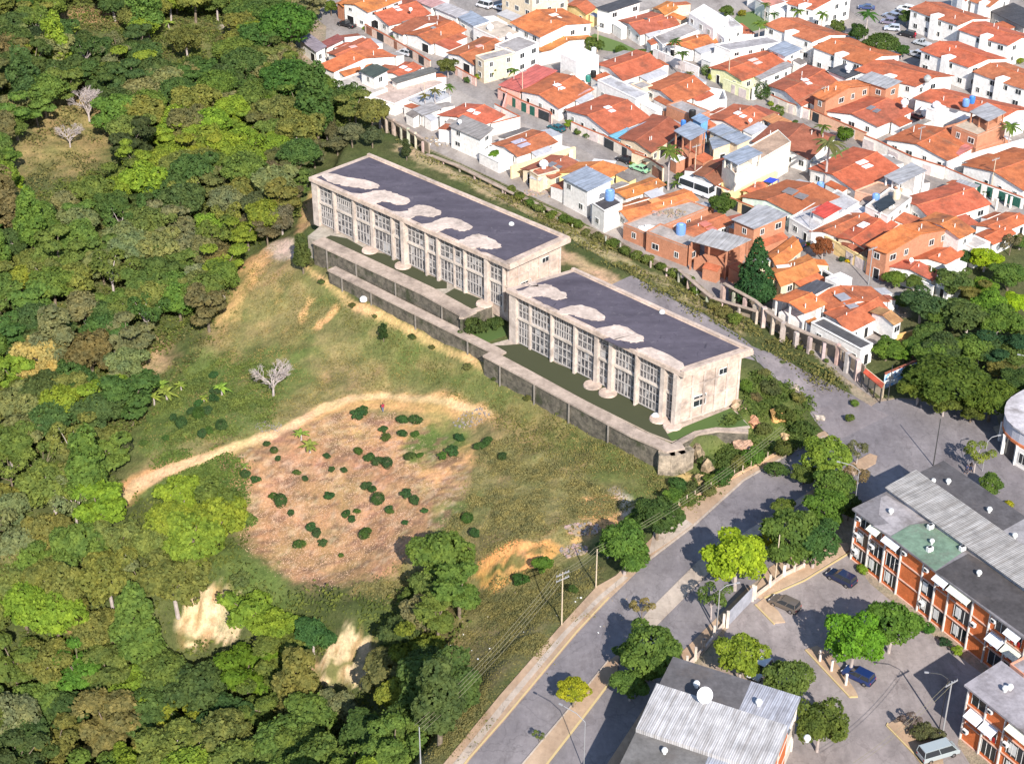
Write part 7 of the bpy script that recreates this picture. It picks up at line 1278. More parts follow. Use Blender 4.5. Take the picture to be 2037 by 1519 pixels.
# ---------------------------------------------------------------- the hillside forest, tree by tree
FOR = [(-60,-40),(640,-40),(622,60),(560,110),(600,200),(700,215),(745,262),(640,300),(600,360),(590,440),(520,480),(480,520),(440,620),(425,680),(330,690),(285,730),(270,790),(300,850),(225,890),(220,960),(340,1000),(430,1010),(470,1080),(500,1150),(560,1185),(700,1190),(780,1200),(830,1180),(900,1150),(940,1200),(900,1290),(850,1380),(880,1440),(800,1530),(700,1640),(-80,1640)]
EXC = [[(60,230),(110,180),(230,180),(235,330),(150,350),(40,400),(0,300)], [(360,1150),(470,1150),(480,1260),(430,1285),(360,1300)], [(205,1270),(310,1262),(315,1320),(230,1330)], [(650,1225),(755,1250),(765,1360),(620,1360),(600,1300)], [(120,0),(270,10),(260,50),(120,55)], [(285,40),(450,30),(450,100),(330,120)],
       [(560,1195),(660,1170),(800,1170),(800,1230),(700,1225),(600,1230)], [(300,630),(430,640),(420,740),(300,720)], [(435,-30),(480,-30),(455,60),(435,50)]]
PAL = [((0.065,0.11,0.035),'dark green',2.4), ((0.105,0.16,0.04),'mid green',4.6), ((0.17,0.235,0.035),'bright green',2.6), ((0.15,0.17,0.05),'olive',2.6), ((0.16,0.175,0.085),'grey green',1.2), ((0.13,0.13,0.055),'brownish',.25)]
LMK = [('large silver bare tree',172,195),('lone bare tree',540,745),('cream flowered tree',85,705),('great dark dome tree',575,155),('left pale cliff',420,1220),('right pale cliff',705,1300),('dark layered tree',260,275),('field corner mound',490,1030),('dirt path end',250,950),('glazed building corner',620,360),('top left corner',10,10),('bottom left corner',10,1510),('pale flowering tree',395,545),('wide layered tree',490,1330),('avenue feathery trees',850,1250),('bright feathery tree',155,1325),('left photo edge',5,1000),('gully bare tree',235,715),('smooth bright dome',430,170),('upper left edge',5,480)]
wf = [tuple(G(max(u, -60), v)[:2]) for u, v in FOR]; xs = [p[0] for p in wf]; ys = [p[1] for p in wf]; fr = random.Random(77); auto = []; tries = 0
def px(p):
    q = p-Vector((0, 0, CZ)); f = q.dot(Vector((0, math.cos(TH), -math.sin(TH)))); return (IW/2+FPX*q.x/f, IH/2-FPX*q.dot(Vector((0, math.sin(TH), math.cos(TH))))/f, f)
def pin(u, v, pl): return bool(inside(np.array([u]), np.array([v]), pl)[0])
exc = EXC+[[(495,1000),(500,1080),(560,1145),(640,1172),(720,1172),(840,1125),(880,1050),(880,950)], [(360,1150),(470,1135),(500,1160),(490,1260),(430,1300),(350,1310)], [(222,935),(340,875),(440,850),(560,800),(620,790),(620,840),(560,860),(350,950),(275,1010),(225,1010)]]
while tries < 40000 and len(auto) < 430:
    tries += 1; big = tries < 9000; R = fr.uniform(3.6, 5.6) if big else fr.uniform(2.2, 3.4)
    x, y = fr.uniform(min(xs), max(xs)), fr.uniform(min(ys), max(ys))
    if not pin(x, y, wf): continue
    if any((x-a)**2+(y-b)**2 < ((R+c)*(.47 if big else .56))**2 for a, b, c in TREES): continue
    z = tz(x, y); u, v, f = px(Vector((x, y, z+R*1.2)))
    if not (-60 < u < 1000 and -50 < v < 1640): continue
    if any(pin(u, v, e) or pin(u, v+14, e) or pin(u, v-R*FPX/f*.7, e) for e in exc): continue
    noiseg = float(fbm(np.array([x]), np.array([y]), .03, 5)[0]); cen = [.40, .5, .6, .54, .46, .43]; ws = [w_*math.exp(-((noiseg-cen[k])/.045)**2)*(1+(v > 850)*(k in (3, 4))*1.5*(v < 1250)+(v > 1250)*(k in (1, 2))*1.0)+.05 for k, (_, _, w_) in enumerate(PAL)]
    pc = fr.choices(PAL, ws)[0]; kind = fr.choices(['broad', 'layer', 'tall', 'wispy', 'dome'], [5, 3, .6, .7, 1.2])[0] if big else fr.choices(['broad', 'bush', 'layer', 'wispy'], [3, 4, 2, .6])[0]
    o = tree(u, v, R*FPX/f, kind, pc[0], ''); auto.append((u, v, pc[1], kind, o, 'big' if big else 'small'))
def relabel(items, fmt, cap=16):
    """items: (u, v, phrase, object). Name each by its look and its rank from the nearest landmark in one of eight directions."""
    bk = {}
    for u, v, ph, o in items:
        k, du, dv = min(((n, u-a, v-b) for n, a, b in LMK), key=lambda t: t[1]**2+t[2]**2)
        ang = math.degrees(math.atan2(-dv, du)) % 360; dn = ['right of', 'up and right of', 'above', 'up and left of', 'left of', 'down and left of', 'below', 'down and right of'][int((ang+22.5)//45) % 8]
        bk.setdefault((ph, k, dn), []).append((du*du+dv*dv, o))
    OR = ['', 'second ', 'third ', 'fourth ', 'fifth ', 'sixth ', 'seventh ', 'eighth ', 'ninth ', 'tenth ', 'eleventh ', 'twelfth ', 'thirteenth ', 'fourteenth ', 'fifteenth ', 'sixteenth ', 'seventeenth ', 'eighteenth ']
    for (ph, k, dn), L in bk.items():
        L.sort(key=lambda t: t[0])
        for i, (_, o) in enumerate(L): o['label'] = (f'{OR[i]}{"nearest " if len(L) > 1 else ""}{ph} {dn} the {k}').strip()
KW = {'broad': 'bushy tree', 'layer': 'layered tree', 'tall': 'tall tree', 'wispy': 'sparse tree', 'dome': 'domed tree', 'bush': 'shrub'}
relabel([(u, v, (s+' ' if s == 'small' else '')+cn+' '+KW[k], o) for u, v, cn, k, o, s in auto], '')
for *_, o, s in auto: o['group'] = 'trees of the hillside forest'
relabel([(u, v, 'banana plant', o) for u, v, o in BNO], '')
LMK = [('person on the path',763,808),('left field edge',430,960),('bottom tip of the field',650,1150),('orange bank',870,960),('ash heap by the path',530,845),('lone bare tree above the path',540,745),('field corner mound',490,1030),('feathery trees by the avenue',850,1200),('middle of the bare field',650,960)]
relabel([(u, v, 'dark shrub', o) for (u, v, r, o, n) in [f for f in FS if len(f) == 5]], '')
# ---------------------------------------------------------------- undergrowth and grass, too many to count
TRKW = [tuple(G(u, v)[:2]) for u, v in TRK]
def scatterleaves(name, pl, n, size, hgt, seed, mat, col, lab, cat, dens=None, excl=(), up=.6, asp=.6, clump=.25):
    rg = np.random.default_rng(seed); w_ = [tuple(G(u, v)[:2]) for u, v in pl]; X = np.array([p[0] for p in w_]); Y = np.array([p[1] for p in w_])
    x = rg.uniform(X.min(), X.max(), n*3); y = rg.uniform(Y.min(), Y.max(), n*3); m = inside(x+rg.normal(size=len(x))*.9+5*(fbm(x, y, .15, seed+50)-.5), y+rg.normal(size=len(x))*.9+5*(fbm(x, y, .15, seed+60)-.5), w_); m &= ~inside(x, y, TRKW)
    for e in excl: m &= ~inside(x, y, [tuple(G(u, v)[:2]) for u, v in e])
    nz = fbm(x, y, clump, seed+3, 3); m &= rg.random(len(x)) < .15+.85*sm((nz-.3)/.4); x, y, nz = x[m][:n], y[m][:n], nz[m][:n]
    z = tzs(x, y)+hgt*np.clip((nz-.38)*3, 0, 1)*rg.random(len(x))**.5; nm = rg.normal(size=(len(x), 3))*.6+np.array([0, -.25, up]); nm /= np.linalg.norm(nm, axis=1, keepdims=True)
    v, f = quadleaves(np.stack([x, y, z], 1), nm, size*rg.uniform(.5, 1.4, len(x)), rg, asp); o = bpy.data.objects.new(name, rawmesh(name, v, f, mat)); C.objects.link(o); o.color = tuple(col)+(1,); stuff(o, lab, cat)
scatterleaves('undergrowth', FOR, 120000, .3, 1.9, 5, MAT['leaf'], (0.11,0.14,0.04), 'dense green undergrowth between the hillside trees', 'undergrowth', excl=[EXC[0], ZON[20][0], ZON[21][0], ZON[22][0]])
scatterleaves('undergrowth', [(-60,-40),(640,-40),(560,300),(480,520),(425,680),(220,900),(-60,900)], 40000, .28, 1.2, 15, MAT['leaf'], (0.14,0.14,0.06), 'dry straw coloured undergrowth on the upper hillside', 'undergrowth')
SLP = [(535,490),(600,548),(720,628),(900,730),(1100,830),(1370,965),(1390,1010),(1270,1040),(1200,985),(1080,880),(960,815),(850,770),(700,780),(600,815),(500,870),(300,920),(270,870),(440,700),(440,640),(460,570)]
scatterleaves('grass', SLP, 36000, .15, .35, 6, MAT['leaf'], (0.2,0.18,0.08), 'dry grass over the slope below the long wall', 'grass', up=.8)
scatterleaves('grass', [(600,548),(720,635),(900,735),(1100,835),(1370,965),(1380,1020),(1230,1010),(1080,905),(960,820),(850,765),(700,660)], 24000, .17, .4, 16, MAT['leaf'], (0.14,0.145,0.055), 'green grass on the bank at the foot of the long wall', 'grass', up=.8)
scatterleaves('grass', [(1000,870),(1100,930),(1230,1000),(1200,1050),(1120,1080),(1030,1075),(960,1110),(900,1180),(800,1190),(700,1170),(840,1120),(930,1000),(940,950)], 40000, .17, .4, 8, MAT['leaf'], (0.19,0.18,0.085), 'rough grass on the mound beside the bare field', 'grass')
scatterleaves('grass', [(960,1165),(1060,1140),(1200,1130),(1100,1255),(985,1385),(880,1515),(780,1519),(860,1400),(930,1290)], 34000, .16, .35, 9, MAT['leaf'], (0.16,0.155,0.07), 'short grass strip between the feathery trees and the avenue pavement', 'grass')
scatterleaves('weeds', [(300,905),(440,900),(480,960),(500,1010),(470,1070),(440,1000),(330,990)], 9000, .2, .7, 10, MAT['leaf'], (0.1,0.15,0.04), 'lush weeds at the left edge of the bare field', 'weeds')
scatterleaves('weeds', [(280,880),(330,760),(420,700),(520,700),(560,780),(540,840),(420,870),(300,910)], 16000, .2, .6, 11, MAT['leaf'], (0.11,0.15,0.045), 'lush weeds round the banana plants above the path', 'weeds')
scatterleaves('weeds', [(1400,880),(1480,840),(1500,740),(1600,790),(1640,870),(1575,895),(1470,950),(1350,1010),(1290,1010),(1370,960)], 24000, .25, 1.3, 12, MAT['leaf'], (0.085,0.125,0.035), 'weeds on the bank between the building corner and the pavement', 'weeds')
scatterleaves('weeds', [(780,280),(1120,440),(1300,540),(1480,640),(1600,700),(1700,780),(1690,800),(1560,720),(1450,670),(1300,580),(1100,460),(900,350)], 30000, .24, 1.2, 13, MAT['leaf'], (0.14,0.14,0.055), 'weeds along the bank behind the buildings', 'weeds')
scatterleaves('debris', [(470,960),(700,815),(830,830),(900,880),(930,960),(870,1060),(700,1165),(560,1140),(490,1090)], 15000, .13, .08, 14, MAT['frame_tan'] if 'frame_tan' in MAT else plain('frame_tan', (0.5,0.33,0.22), 1.0), (1,1,1), 'straw and dry scraps lying on the bare field', 'debris', up=1.5, asp=.3)
# remove the prototypes
for L in PROTO.values():
    for r in L:
        for c in list(r.children): bpy.data.objects.remove(c)
        bpy.data.objects.remove(r)
# ---------------------------------------------------------------- vehicles
def car(c, p0, p1, col, lab, kind='suv', cat='car', L=4.4, z=0.05):
    a, b = KP(c, p0, z+.5), KP(c, p1, z+.5); m = (a+b)/2; d = b-a; rz = math.atan2(d.y, d.x); root = thing('parked_'+('van' if kind == 'van' else 'bus' if kind == 'bus' else 'car'), lab, cat, (m.x, m.y, z), rz)
    W_ = {'suv': 1.85, 'sedan': 1.75, 'van': 1.95, 'bus': 2.3, 'pickup': 1.85}[kind]; hl = L/2
    prof = {'suv': ([(-1, .35), (-1, .95), (-.97, 1.0), (.45, 1.02), (.9, .88), (1, .7), (1, .35)], [(-.93, 1.0), (-.86, 1.62), (.12, 1.66), (.5, 1.02)]),
            'sedan': ([(-1, .35), (-1, .9), (-.6, .96), (.4, .95), (.95, .78), (1, .6), (1, .35)], [(-.68, .95), (-.45, 1.38), (.1, 1.4), (.45, .95)]),
            'pickup': ([(-1, .4), (-1, 1.0), (-.1, 1.0), (.5, 1.05), (.95, .95), (1, .75), (1, .4)], [(-.15, 1.0), (-.1, 1.65), (.25, 1.67), (.52, 1.05)]),
            'van': ([(-1, .35), (-1, 1.15), (.75, 1.15), (.96, .95), (1, .7), (1, .35)], [(-.99, 1.15), (-.95, 2.05), (.5, 2.08), (.8, 1.15)]),
            'bus': ([(-1, .4), (-1, 1.4), (.98, 1.4), (1, 1.0), (1, .4)], [(-.99, 1.4), (-.97, 2.7), (.9, 2.75), (.98, 1.4)])}[kind]
    def extr(mb, pr, w0, w1, mi=0):
        n = len(pr); k = len(mb.v)
        for s in (-1, 1):
            for x, z_ in pr: ww = w0 if z_ < pr[0][1]+.3 else w1; mb.v.append((x*hl, s*ww/2, z_))
        mb.f.append([k+i for i in range(n)]); mb.f.append([k+n+i for i in range(n)][::-1]); mb.m += [mi]*2
        for i in range(n): j = (i+1) % n; mb.f.append([k+i, k+n+i, k+n+j, k+j]); mb.m.append(mi)
    mb = MB(); extr(mb, prof[0], W_, W_*.98); bd = mb.build('body', MAT['car_paint'], root, color=col)
    bv = bd.modifiers.new('bevel', 'BEVEL'); bv.width = .1; bv.segments = 2
    mb = MB(); extr(mb, prof[1], W_*.96, W_*.78); mb.build('windows', MAT['glass'], root)
    mb = MB(); g0, g1 = prof[1][1], prof[1][2]; hw = W_*.78/2+.02
    mb.hexa([(g0[0]*hl-.03, -hw, g0[1]-.05), (g1[0]*hl+.03, -hw, g1[1]-.05), (g1[0]*hl+.03, hw, g1[1]-.05), (g0[0]*hl-.03, hw, g0[1]-.05)], [(g0[0]*hl, -hw+.05, g0[1]+.04), (g1[0]*hl, -hw+.05, g1[1]+.04), (g1[0]*hl, hw-.05, g1[1]+.04), (g0[0]*hl, hw-.05, g0[1]+.04)])
    for s in (-1, 1):    # roof pillars
        for x0, z0_, x1, z1_ in ((prof[1][0][0], prof[1][0][1], g0[0], g0[1]), (prof[1][3][0], prof[1][3][1], g1[0], g1[1]), ((prof[1][0][0]+prof[1][3][0])/2, prof[1][0][1], (g0[0]+g1[0])/2, g0[1])):
            mb.tube((x0*hl, s*W_*.475, z0_-.02), (x1*hl, s*(hw-.01), z1_), .055, .05, 6)
    mb.build('roof', MAT['car_paint'], root, color=col)
    for x in (-.62, .64):
        for s in (-1, 1):
            mb = MB(); mb.tube((x*hl, s*(W_/2-.2), .33), (x*hl, s*(W_/2+.02), .33), .34, .34, 14, 0); wh = mb.build('wheel', MAT['rubber'], root); mb = MB(); mb.tube((x*hl, s*(W_/2+.02), .33), (x*hl, s*(W_/2+.035), .33), .2, .18, 10, 0); mb.build('rim', MAT['chrome'], wh)
    for s in (-1, 1):
        mb = MB(); mb.box((hl*.985, s*W_*.36, .68), (.08, .34, .16)); mb.build('headlight', MAT['lamp_white'], root); mb = MB(); mb.box((-hl*.995, s*W_*.4, .82), (.05, .2, .25)); mb.build('tail_light', MAT['red_light'], root)
    mb = MB(); mb.box((-hl*1.005, 0, .45), (.08, W_*.9, .16)); mb.box((hl*1.005, 0, .42), (.08, W_*.9, .16)); mb.build('bumper', MAT['dark'], root)
    return root
m, nt, b = M_('car_paint'); nt.links.new(objcol(nt), b.inputs['Base Color']); b.inputs['Roughness'].default_value = .28; b.inputs['Coat Weight'].default_value = .6; MAT['car_paint'] = m
NV = (0.012, 0.02, 0.06); BKC = (0.012, 0.012, 0.015); SIL = (0.5, 0.52, 0.55)
for a in [(8,(1040,265),(920,205),NV,'dark navy estate car parked at the top of the parking lot, beside the brick block'),(8,(720,415),(585,355),(0.12,0.1,0.085),'brown grey hatchback parked on the left side of the parking lot'),
 (8,(1140,830),(1015,770),(0.012,0.03,0.12),'bright blue hatchback parked beside the tree island'),(8,(530,745),(490,790),(0.6,0.62,0.65),'light car half hidden under the parking lot trees'),
 (1,(290,150),(215,130),BKC,'black pickup parked on the upper left street','pickup','pickup',5.2),(1,(605,305),(545,290),SIL,'silver hatchback parked on the upper left street','suv','car',4.0),
 (1,(1475,735),(1380,700),(0.01,0.1,0.12),'dark teal saloon parked by the bushes on the middle street','sedan'),(3,(985,480),(860,435),(0.3,0.58,0.36),'old pale green saloon parked on the middle street','sedan','car',4.8),
 (3,(865,415),(775,380),BKC,'black car with raised bonnet behind the pale green saloon','sedan','car',4.0),(3,(2015,985),(1905,935),(0.02,0.03,0.07),'dark blue estate car on the lower town street','suv'),
 (2,(1320,890),(1255,860),(0.6,0.62,0.64),'silver saloon with dark roof on the far right street','sedan'),(2,(1345,160),(1275,155),(0.45,0.48,0.55),'silver blue hatchback alone in the middle of the car park','suv','car',4.0),
 (2,(1435,200),(1350,180),BKC,'black off-road car beside the person in red'),(2,(1515,250),(1440,230),(0.42,0.45,0.48),'silver pickup in the lower row of the car park','pickup','car',4.6),
 (2,(1340,100),(1270,80),(0.25,0.28,0.36),'grey blue car at the upper left of the car park','suv'),(2,(1375,85),(1325,65),(0.3,0.3,0.32),'grey car behind the grey blue car'),(2,(1410,55),(1360,45),(0.75,0.75,0.75),'white car at the top of the car park'),
 (2,(1205,45),(1135,40),(0.04,0.06,0.16),'dark blue car in the top shaded corner of the car park','sedan'),(2,(1480,310),(1410,290),(0.4,0.42,0.46),'silver car half hidden below the big car park tree'),(2,(1310,125),(1262,118),(0.2,0.18,0.25),'dark purple small car near the car park wall','suv','car',3.6),
 (1,(1150,60),(1088,40),(0.75,0.78,0.82),'white and blue pickup in the yard at the top','pickup','pickup',4.8),(1,(1190,90),(1105,70),(0.02,0.02,0.02),'black jeep in the yard at the top','suv','car',4.0),
 (1,(1045,40),(1000,28),(0.6,0.6,0.62),'pale truck cab in the yard at the top','van','truck',4.5),
 (2,(1480,655),(1425,630),(0.12,0.02,0.03),'dark red car under the wall beside the slim white tower','sedan'),
 (8,(1440,1275),(1640,1215),(0.33,0.38,0.4),'grey van parked beside the corner apartment block','van','van',5.4),
 (3,(1215,575),(1390,640),(0.72,0.72,0.76),'small white bus parked on the middle street','bus','bus',8.0)]: car(*a)
# ---------------------------------------------------------------- poles, lamps, wires, people
def pole(c, foot, h, lab, col='bark', r=.1, arms=0, z=None, cat='utility pole', name='utility_pole'):
    p = G(*K(c, *foot)) if z is None else KP(c, foot, z); root = thing(name, lab, cat, tuple(p)); mb = MB(); mb.tube((0, 0, -.3), (0, 0, h), r, r*.7, 8); mb.build('shaft', MAT[col], root)
    for k in range(arms):
        mb = MB(); zz = h-.35-k*.9; mb.box((0, 0, zz), (2.2, .12, .14), .6)
        for x in (-1, -.5, .5, 1): mb.tube((x*.82, x*.56, zz+.05), (x*.82, x*.56, zz+.3), .05, .04, 6)
        mb.build('crossarm', MAT['pole_top'], root)
    return p+Vector((0, 0, h-.1))
plain('pole_top', (0.3, 0.3, 0.31), .8)
barkmat('pole_wood', (0.42, 0.33, 0.22), (0.6, 0.5, 0.38))
W1 = pole(9, (918,722), 9.5, 'wooden utility pole with crossarm on the grass beside the avenue', 'pole_wood', .11, 2)
W0 = pole(9, (1115,505), 7, 'shorter wooden pole beside the pavement up the avenue', 'pole_wood', .11)
W2_ = pole(9, (108,1560), 7.5, 'grey pole at the bottom edge among the bushes', 'pole_top', .1)
W3 = pole(8, (595,255), 8.5, 'pale pole beside the planting bed of the parking lot', 'pole_wood', .11, z=0); W4 = pole(8, (255,555), 7.5, 'pale pole beside the parking lot fence', 'pole_wood', .11, z=0)
W5 = pole(8, (1565,1135), 9, 'thin pole between the parking lot and the corner apartment block', 'pole_top', .13, 1, z=0)
W6 = pole(4, (980,730), 8, 'grey utility pole on the lower town street', 'pole_top', .12, 1, z=0); W7 = pole(1, (1235,575), 8, 'wooden pole in front of the salmon walled house', 'pole_wood', .11, 1, z=0)
W8 = pole(3, (1285,560), 9, 'pole with street light beside the bus and palm', 'pole_wood', .11, 1, z=0); W9 = pole(2, (925,655), 8, 'pole at the corner of the orange roofed brick storey', 'pole_wood', .11, 1, z=0)
W10 = pole(2, (408,480), 7.5, 'wooden pole at the yellow green wall', 'pole_wood', .13, z=0); W11 = pole(2, (1450,870), 7.5, 'pole at the long white street wall', 'pole_top', .13, 1, z=0); W12 = pole(1, (1655,290), 7, 'wooden pole in the garden beside the white cube house', 'pole_wood', .13, 1, z=0)
W13 = pole(4, (575,440), 7, 'pole beside the grey concrete roof', 'pole_top', .12, 1, z=0); W14 = pole(7, (1415,765), 9, 'leaning thin pole at the road behind the brick block', 'wire', .1, z=0); W15 = pole(7, (1110,325), 7, 'dark pole in front of the mural wall', 'wire', .09, z=0)
W16 = pole(2, (1850,1060), 8, 'pole at the green gates wall', 'pole_wood', .12, 1, z=0); W17 = pole(1, (690,600), 6.5, 'slim wooden pole at the white walled yard', 'pole_wood', .1, z=0)
def cable(a, b, lab, sag=.9, r=.022, n=2, sp=.5):
    mb = MB(); d = (b-a); s = Vector((-d.y, d.x, 0)).normalized()
    for k in range(n):
        o = s*sp*(k-(n-1)/2); pr = a+o
        for i in range(1, 13): t_ = i/12; q = a.lerp(b, t_)+o-Vector((0, 0, 4*sag*t_*(1-t_))); mb.tube(pr, q, r, r, 5, cap=False); pr = q
    tag(mb.build('power_line', MAT['cable']), lab, 'power line')
plain('cable', (0.22, 0.2, 0.13), .8)
cable(W1, W2_, 'power lines from the crossarm pole to the bottom edge', 1.2, .025, 4, .5); cable(W1, W0, 'power lines between the two wooden poles', .5, .025, 3, .5); cable(W0, P(1560,850,9), 'power lines from the shorter wooden pole towards the junction', 1.5, .025, 3, .5)
cable(W8, W9, 'power line over the middle street', .9); cable(W7, W12, 'power line over the upper street'); cable(W6, W13, 'power line along the lower town street'); cable(W9, W10, 'power line along the second street', .9); cable(W11, W16, 'power line along the far right street'); cable(W5, P(1700,1519,7), 'power line from the thin pole to the bottom edge', .8)
def streetlamp(c, foot, h, lab, arm=(-1.8, .6), z=0, col='pole_top'):
    p = KP(c, foot, z); root = thing('street_lamp', lab, 'street lamp', tuple(p)); mb = MB(); mb.tube((0, 0, -.2), (0, 0, h-.8), .06, .05, 8); mb.tube((0, 0, h-.8), (arm[0]*.4, arm[1]*.4, h-.1), .05, .045, 8); mb.tube((arm[0]*.4, arm[1]*.4, h-.1), (arm[0], arm[1], h), .06, .05, 8); mb.build('post', MAT[col], root)
    mb = MB(); mb.box((arm[0]*1.15, arm[1]*1.15, h), (.55, .22, .12), math.atan2(arm[1], arm[0])); mb.build('lamp_head', MAT['pole_top'], root)
streetlamp(9, (1045,1555), 9, 'street lamp on the avenue median at the bottom of the photo', (-2.6, 2.0)); streetlamp(7, (880,1090), 9, 'street lamp beside the upper corner of the brick block', (-2.6, 1.0)); streetlamp(7, (1745,800), 6.5, 'curved street lamp on the pavement behind the brick block', (1.6, .5))
streetlamp(8, (255,560), 8.6, 'lamp on the pale pole by the fence', (2.2, .6), 0); streetlamp(7, (2060,330), 8.5, 'street lamp beside the round corner building', (-2.4, 1)); streetlamp(8, (1545,1110), 9.5, 'tall dark street lamp with a long arm in the parking lot', (-2.4, .3), 0, 'wire')
pl = thing('bollard_pair', 'x', 'x'); bpy.data.objects.remove(pl)
for x, y, s in ((855,712,'upper of three white posts on the tree island'), (922,768,'middle white post on the tree island'), (1005,850,'lower white post beside the bright blue hatchback')):
    p = KP(8, (x, y), .17); root = thing('concrete_post', s, 'post', tuple(p), group='posts on the tree island'); mb = MB(); mb.tube((0, 0, -.1), (0, 0, 1.7), .2, .18, 10); mb.build('shaft', MAT['plaster'], root, color=(0.72,0.64,0.58)); mb = MB(); mb.lathe((0, 0, 1.7), [(.22, 0), (.22, .12), (.1, .2)], 10); mb.build('cap', MAT['plaster'], root, color=(0.72,0.64,0.58))
def person(c, foot, shirt, trousers, lab, z=None, rz=0.0, step=.18):
    p = G(*K(c, *foot)) if z is None else KP(c, foot, z); root = thing('person', lab, 'person', tuple(p), rz)
    J = {'pel': ((0, 0, .95), .15), 'chest': ((0, 0, 1.3), .17), 'neck': ((0, 0, 1.5), .06), 'head': ((0, .02, 1.63), .105), 'top': ((0, .02, 1.72), .085),
         'shl': ((.19, 0, 1.42), .065), 'ell': ((.27, .03, 1.15), .045), 'hal': ((.27, .14, .93), .04), 'shr': ((-.19, 0, 1.42), .065), 'elr': ((-.26, -.05, 1.15), .045), 'har': ((-.27, .02, .9), .04),
         'hil': ((.1, 0, .88), .09), 'knl': ((.11, step, .5), .065), 'anl': ((.11, step*.6, .08), .045), 'tol': ((.12, step*.6+.16, .04), .04), 'hir': ((-.1, 0, .88), .09), 'knr': ((-.11, -step*.2, .48), .065), 'anr': ((-.11, -step*1.3, .08), .045), 'tor': ((-.12, -step*1.3+.16, .04), .04)}
    ed = [('pel','chest'),('chest','neck'),('neck','head'),('head','top'),('chest','shl'),('shl','ell'),('ell','hal'),('chest','shr'),('shr','elr'),('elr','har'),('pel','hil'),('hil','knl'),('knl','anl'),('anl','tol'),('pel','hir'),('hir','knr'),('knr','anr'),('anr','tor')]
    ks = list(J); me = bpy.data.meshes.new('body'); me.from_pydata([J[k][0] for k in ks], [(ks.index(a), ks.index(b)) for a, b in ed], []); o = bpy.data.objects.new('body', me); C.objects.link(o); o.parent = root
    sk = o.modifiers.new('skin', 'SKIN'); me.skin_vertices.new(name='') if not me.skin_vertices else None
    for i, k in enumerate(ks): me.skin_vertices[0].data[i].radius = (J[k][1],)*2
    me.skin_vertices[0].data[0].use_root = True; sb = o.modifiers.new('sub', 'SUBSURF'); sb.levels = sb.render_levels = 1; me.materials.append(MAT['skin'])
    mb = MB(); mb.lathe((0, 0, 1.02), [(.2, 0), (.19, .2), (.24, .38), (.2, .47), (.08, .5)], 12)
    for s in (1, -1): mb.tube((s*.2, 0, 1.42), (s*.27, .02, 1.18), .09, .075, 8)
    mb.build('shirt', MAT['cloth'], root, color=shirt); mb = MB(); mb.lathe((0, 0, .84), [(.15, 0), (.19, .08), (.19, .19)], 12)
    for s, kk, aa in ((1, 'knl', 'anl'), (-1, 'knr', 'anr')): mb.tube((s*.1, 0, .92), J[kk][0], .125, .09, 8); mb.tube(J[kk][0], tuple(Vector(J[aa][0])+Vector((0, 0, .08))), .09, .075, 8)
    mb.build('trousers', MAT['cloth'], root, color=trousers); mb = MB(); mb.lathe((0, .01, 1.66), [(.115, 0), (.12, .06), (.08, .12), (.02, .135)], 10); mb.build('hair', MAT['dark'], root)
plain('skin', (0.3, 0.16, 0.1), .7); tinted('cloth', (.9,.9,.9), (1.05,1.05,1.05), 2, 6, .95)
person(10, (815,222), (0.35,0.03,0.06), (0.12,0.14,0.22), 'person in a dark red top walking on the dirt path', None, .6)
person(2, (1435,212), (0.5,0.02,0.05), (0.3,0.02,0.06), 'person in red beside the black off-road car', .05, 1)
person(7, (1635,815), (0.05,0.06,0.12), (0.03,0.03,0.05), 'left of two people in dark clothes under the sparse roadside tree', .1, 2); person(7, (1665,800), (0.06,0.05,0.05), (0.02,0.03,0.08), 'right of two people in dark clothes under the sparse roadside tree', .1, 2.6)
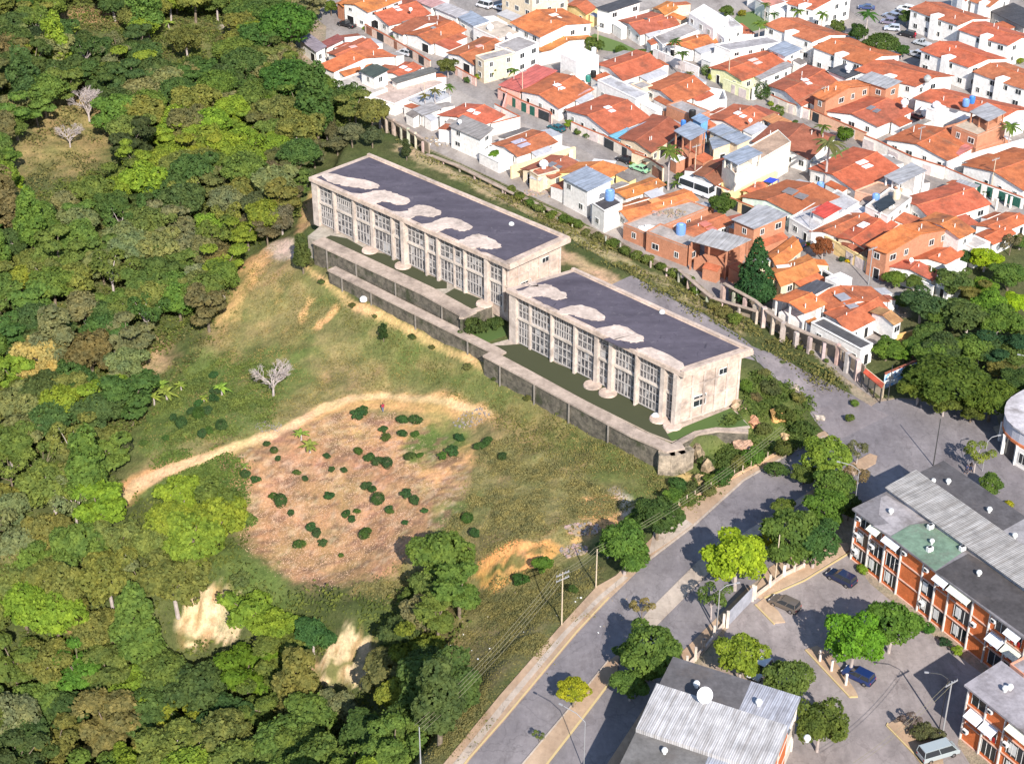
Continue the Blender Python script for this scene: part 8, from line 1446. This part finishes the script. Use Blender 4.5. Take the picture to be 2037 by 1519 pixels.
# scraps: rubble, sacks, timber
def scatter(name, c, ctr, n, rad, size, mat, cols, lab, cat, h=None, seed=1):
    rr = random.Random(seed); mb = MB(); p0 = G(*K(c, *ctr)) if h is None else KP(c, ctr, h)
    for i in range(n):
        a = rr.uniform(0, 6.28); r = rad*math.sqrt(rr.random()); x, y = p0.x+r*math.cos(a), p0.y+r*.6*math.sin(a); z = (tz(x, y) if h is None else h); s = size*rr.uniform(.4, 1.2)
        mb.box((x, y, z+s*.2), (s, s*rr.uniform(.3, 1), s*.5), rr.uniform(0, 3), i % len(mat))
    stuff(mb.build(name, mat), lab, cat)
plain('scrap_pink', (0.42, 0.29, 0.25)); plain('scrap_grey', (0.24, 0.22, 0.22)); plain('scrap_tan', (0.32, 0.25, 0.17))
sc_ = [MAT['scrap_tan'], MAT['scrap_pink'], MAT['scrap_grey'], MAT['scrap_tan']]
scatter('rubble', 9, (1040,170), 90, 2.6, .5, sc_, None, 'spilled pinkish rubbish on the bank above the pavement trees', 'rubbish', seed=2); scatter('rubble', 9, (985,290), 90, 2.2, .45, sc_, None, 'lower strip of rubbish running down to the pavement', 'rubbish', seed=3)
scatter('rubble', 10, (300,290), 130, 2.4, .16, [MAT['scrap_grey'], MAT['scrap_grey']], None, 'pale ash and rubble heap beside the dirt path', 'rubble', seed=4); scatter('rubble', 10, (1210,255), 90, 3.2, .35, [MAT['scrap_grey'], MAT['scrap_tan']], None, 'grey timber and rubble at the right end of the dirt path', 'rubble', seed=5)
scatter('sacks', 3, (970,860), 60, 1.8, .6, [MAT['frame'], MAT['white_sky']], None, 'white sacks heaped on the cluttered flat roof', 'sacks', 3.2, 6); scatter('rubble', 3, (1120,760), 60, 3.4, .5, sc_, None, 'junk scattered on the cluttered flat roof', 'rubble', 3.2, 7)
scatter('rubble', 1, (480,560), 120, 5, .5, [MAT['frame'], MAT['scrap_grey'], MAT['scrap_tan']], None, 'white debris beside the pillared wall at the town corner', 'rubble', seed=8); scatter('rubble', 1, (800,790), 130, 5, .5, [MAT['frame'], MAT['scrap_grey'], MAT['scrap_tan']], None, 'pale debris behind the broken pillared wall', 'rubble', seed=9)
scatter('rubble', 1, (1350,1080), 110, 4, .5, sc_, None, 'debris between the weedy bank and the two storey white house', 'rubble', seed=10); scatter('rubble', 0, (1060,1230), 60, 14, .22, [MAT['frame'], MAT['scrap_tan']], None, 'litter scattered over the grass beside the avenue', 'litter', seed=11)
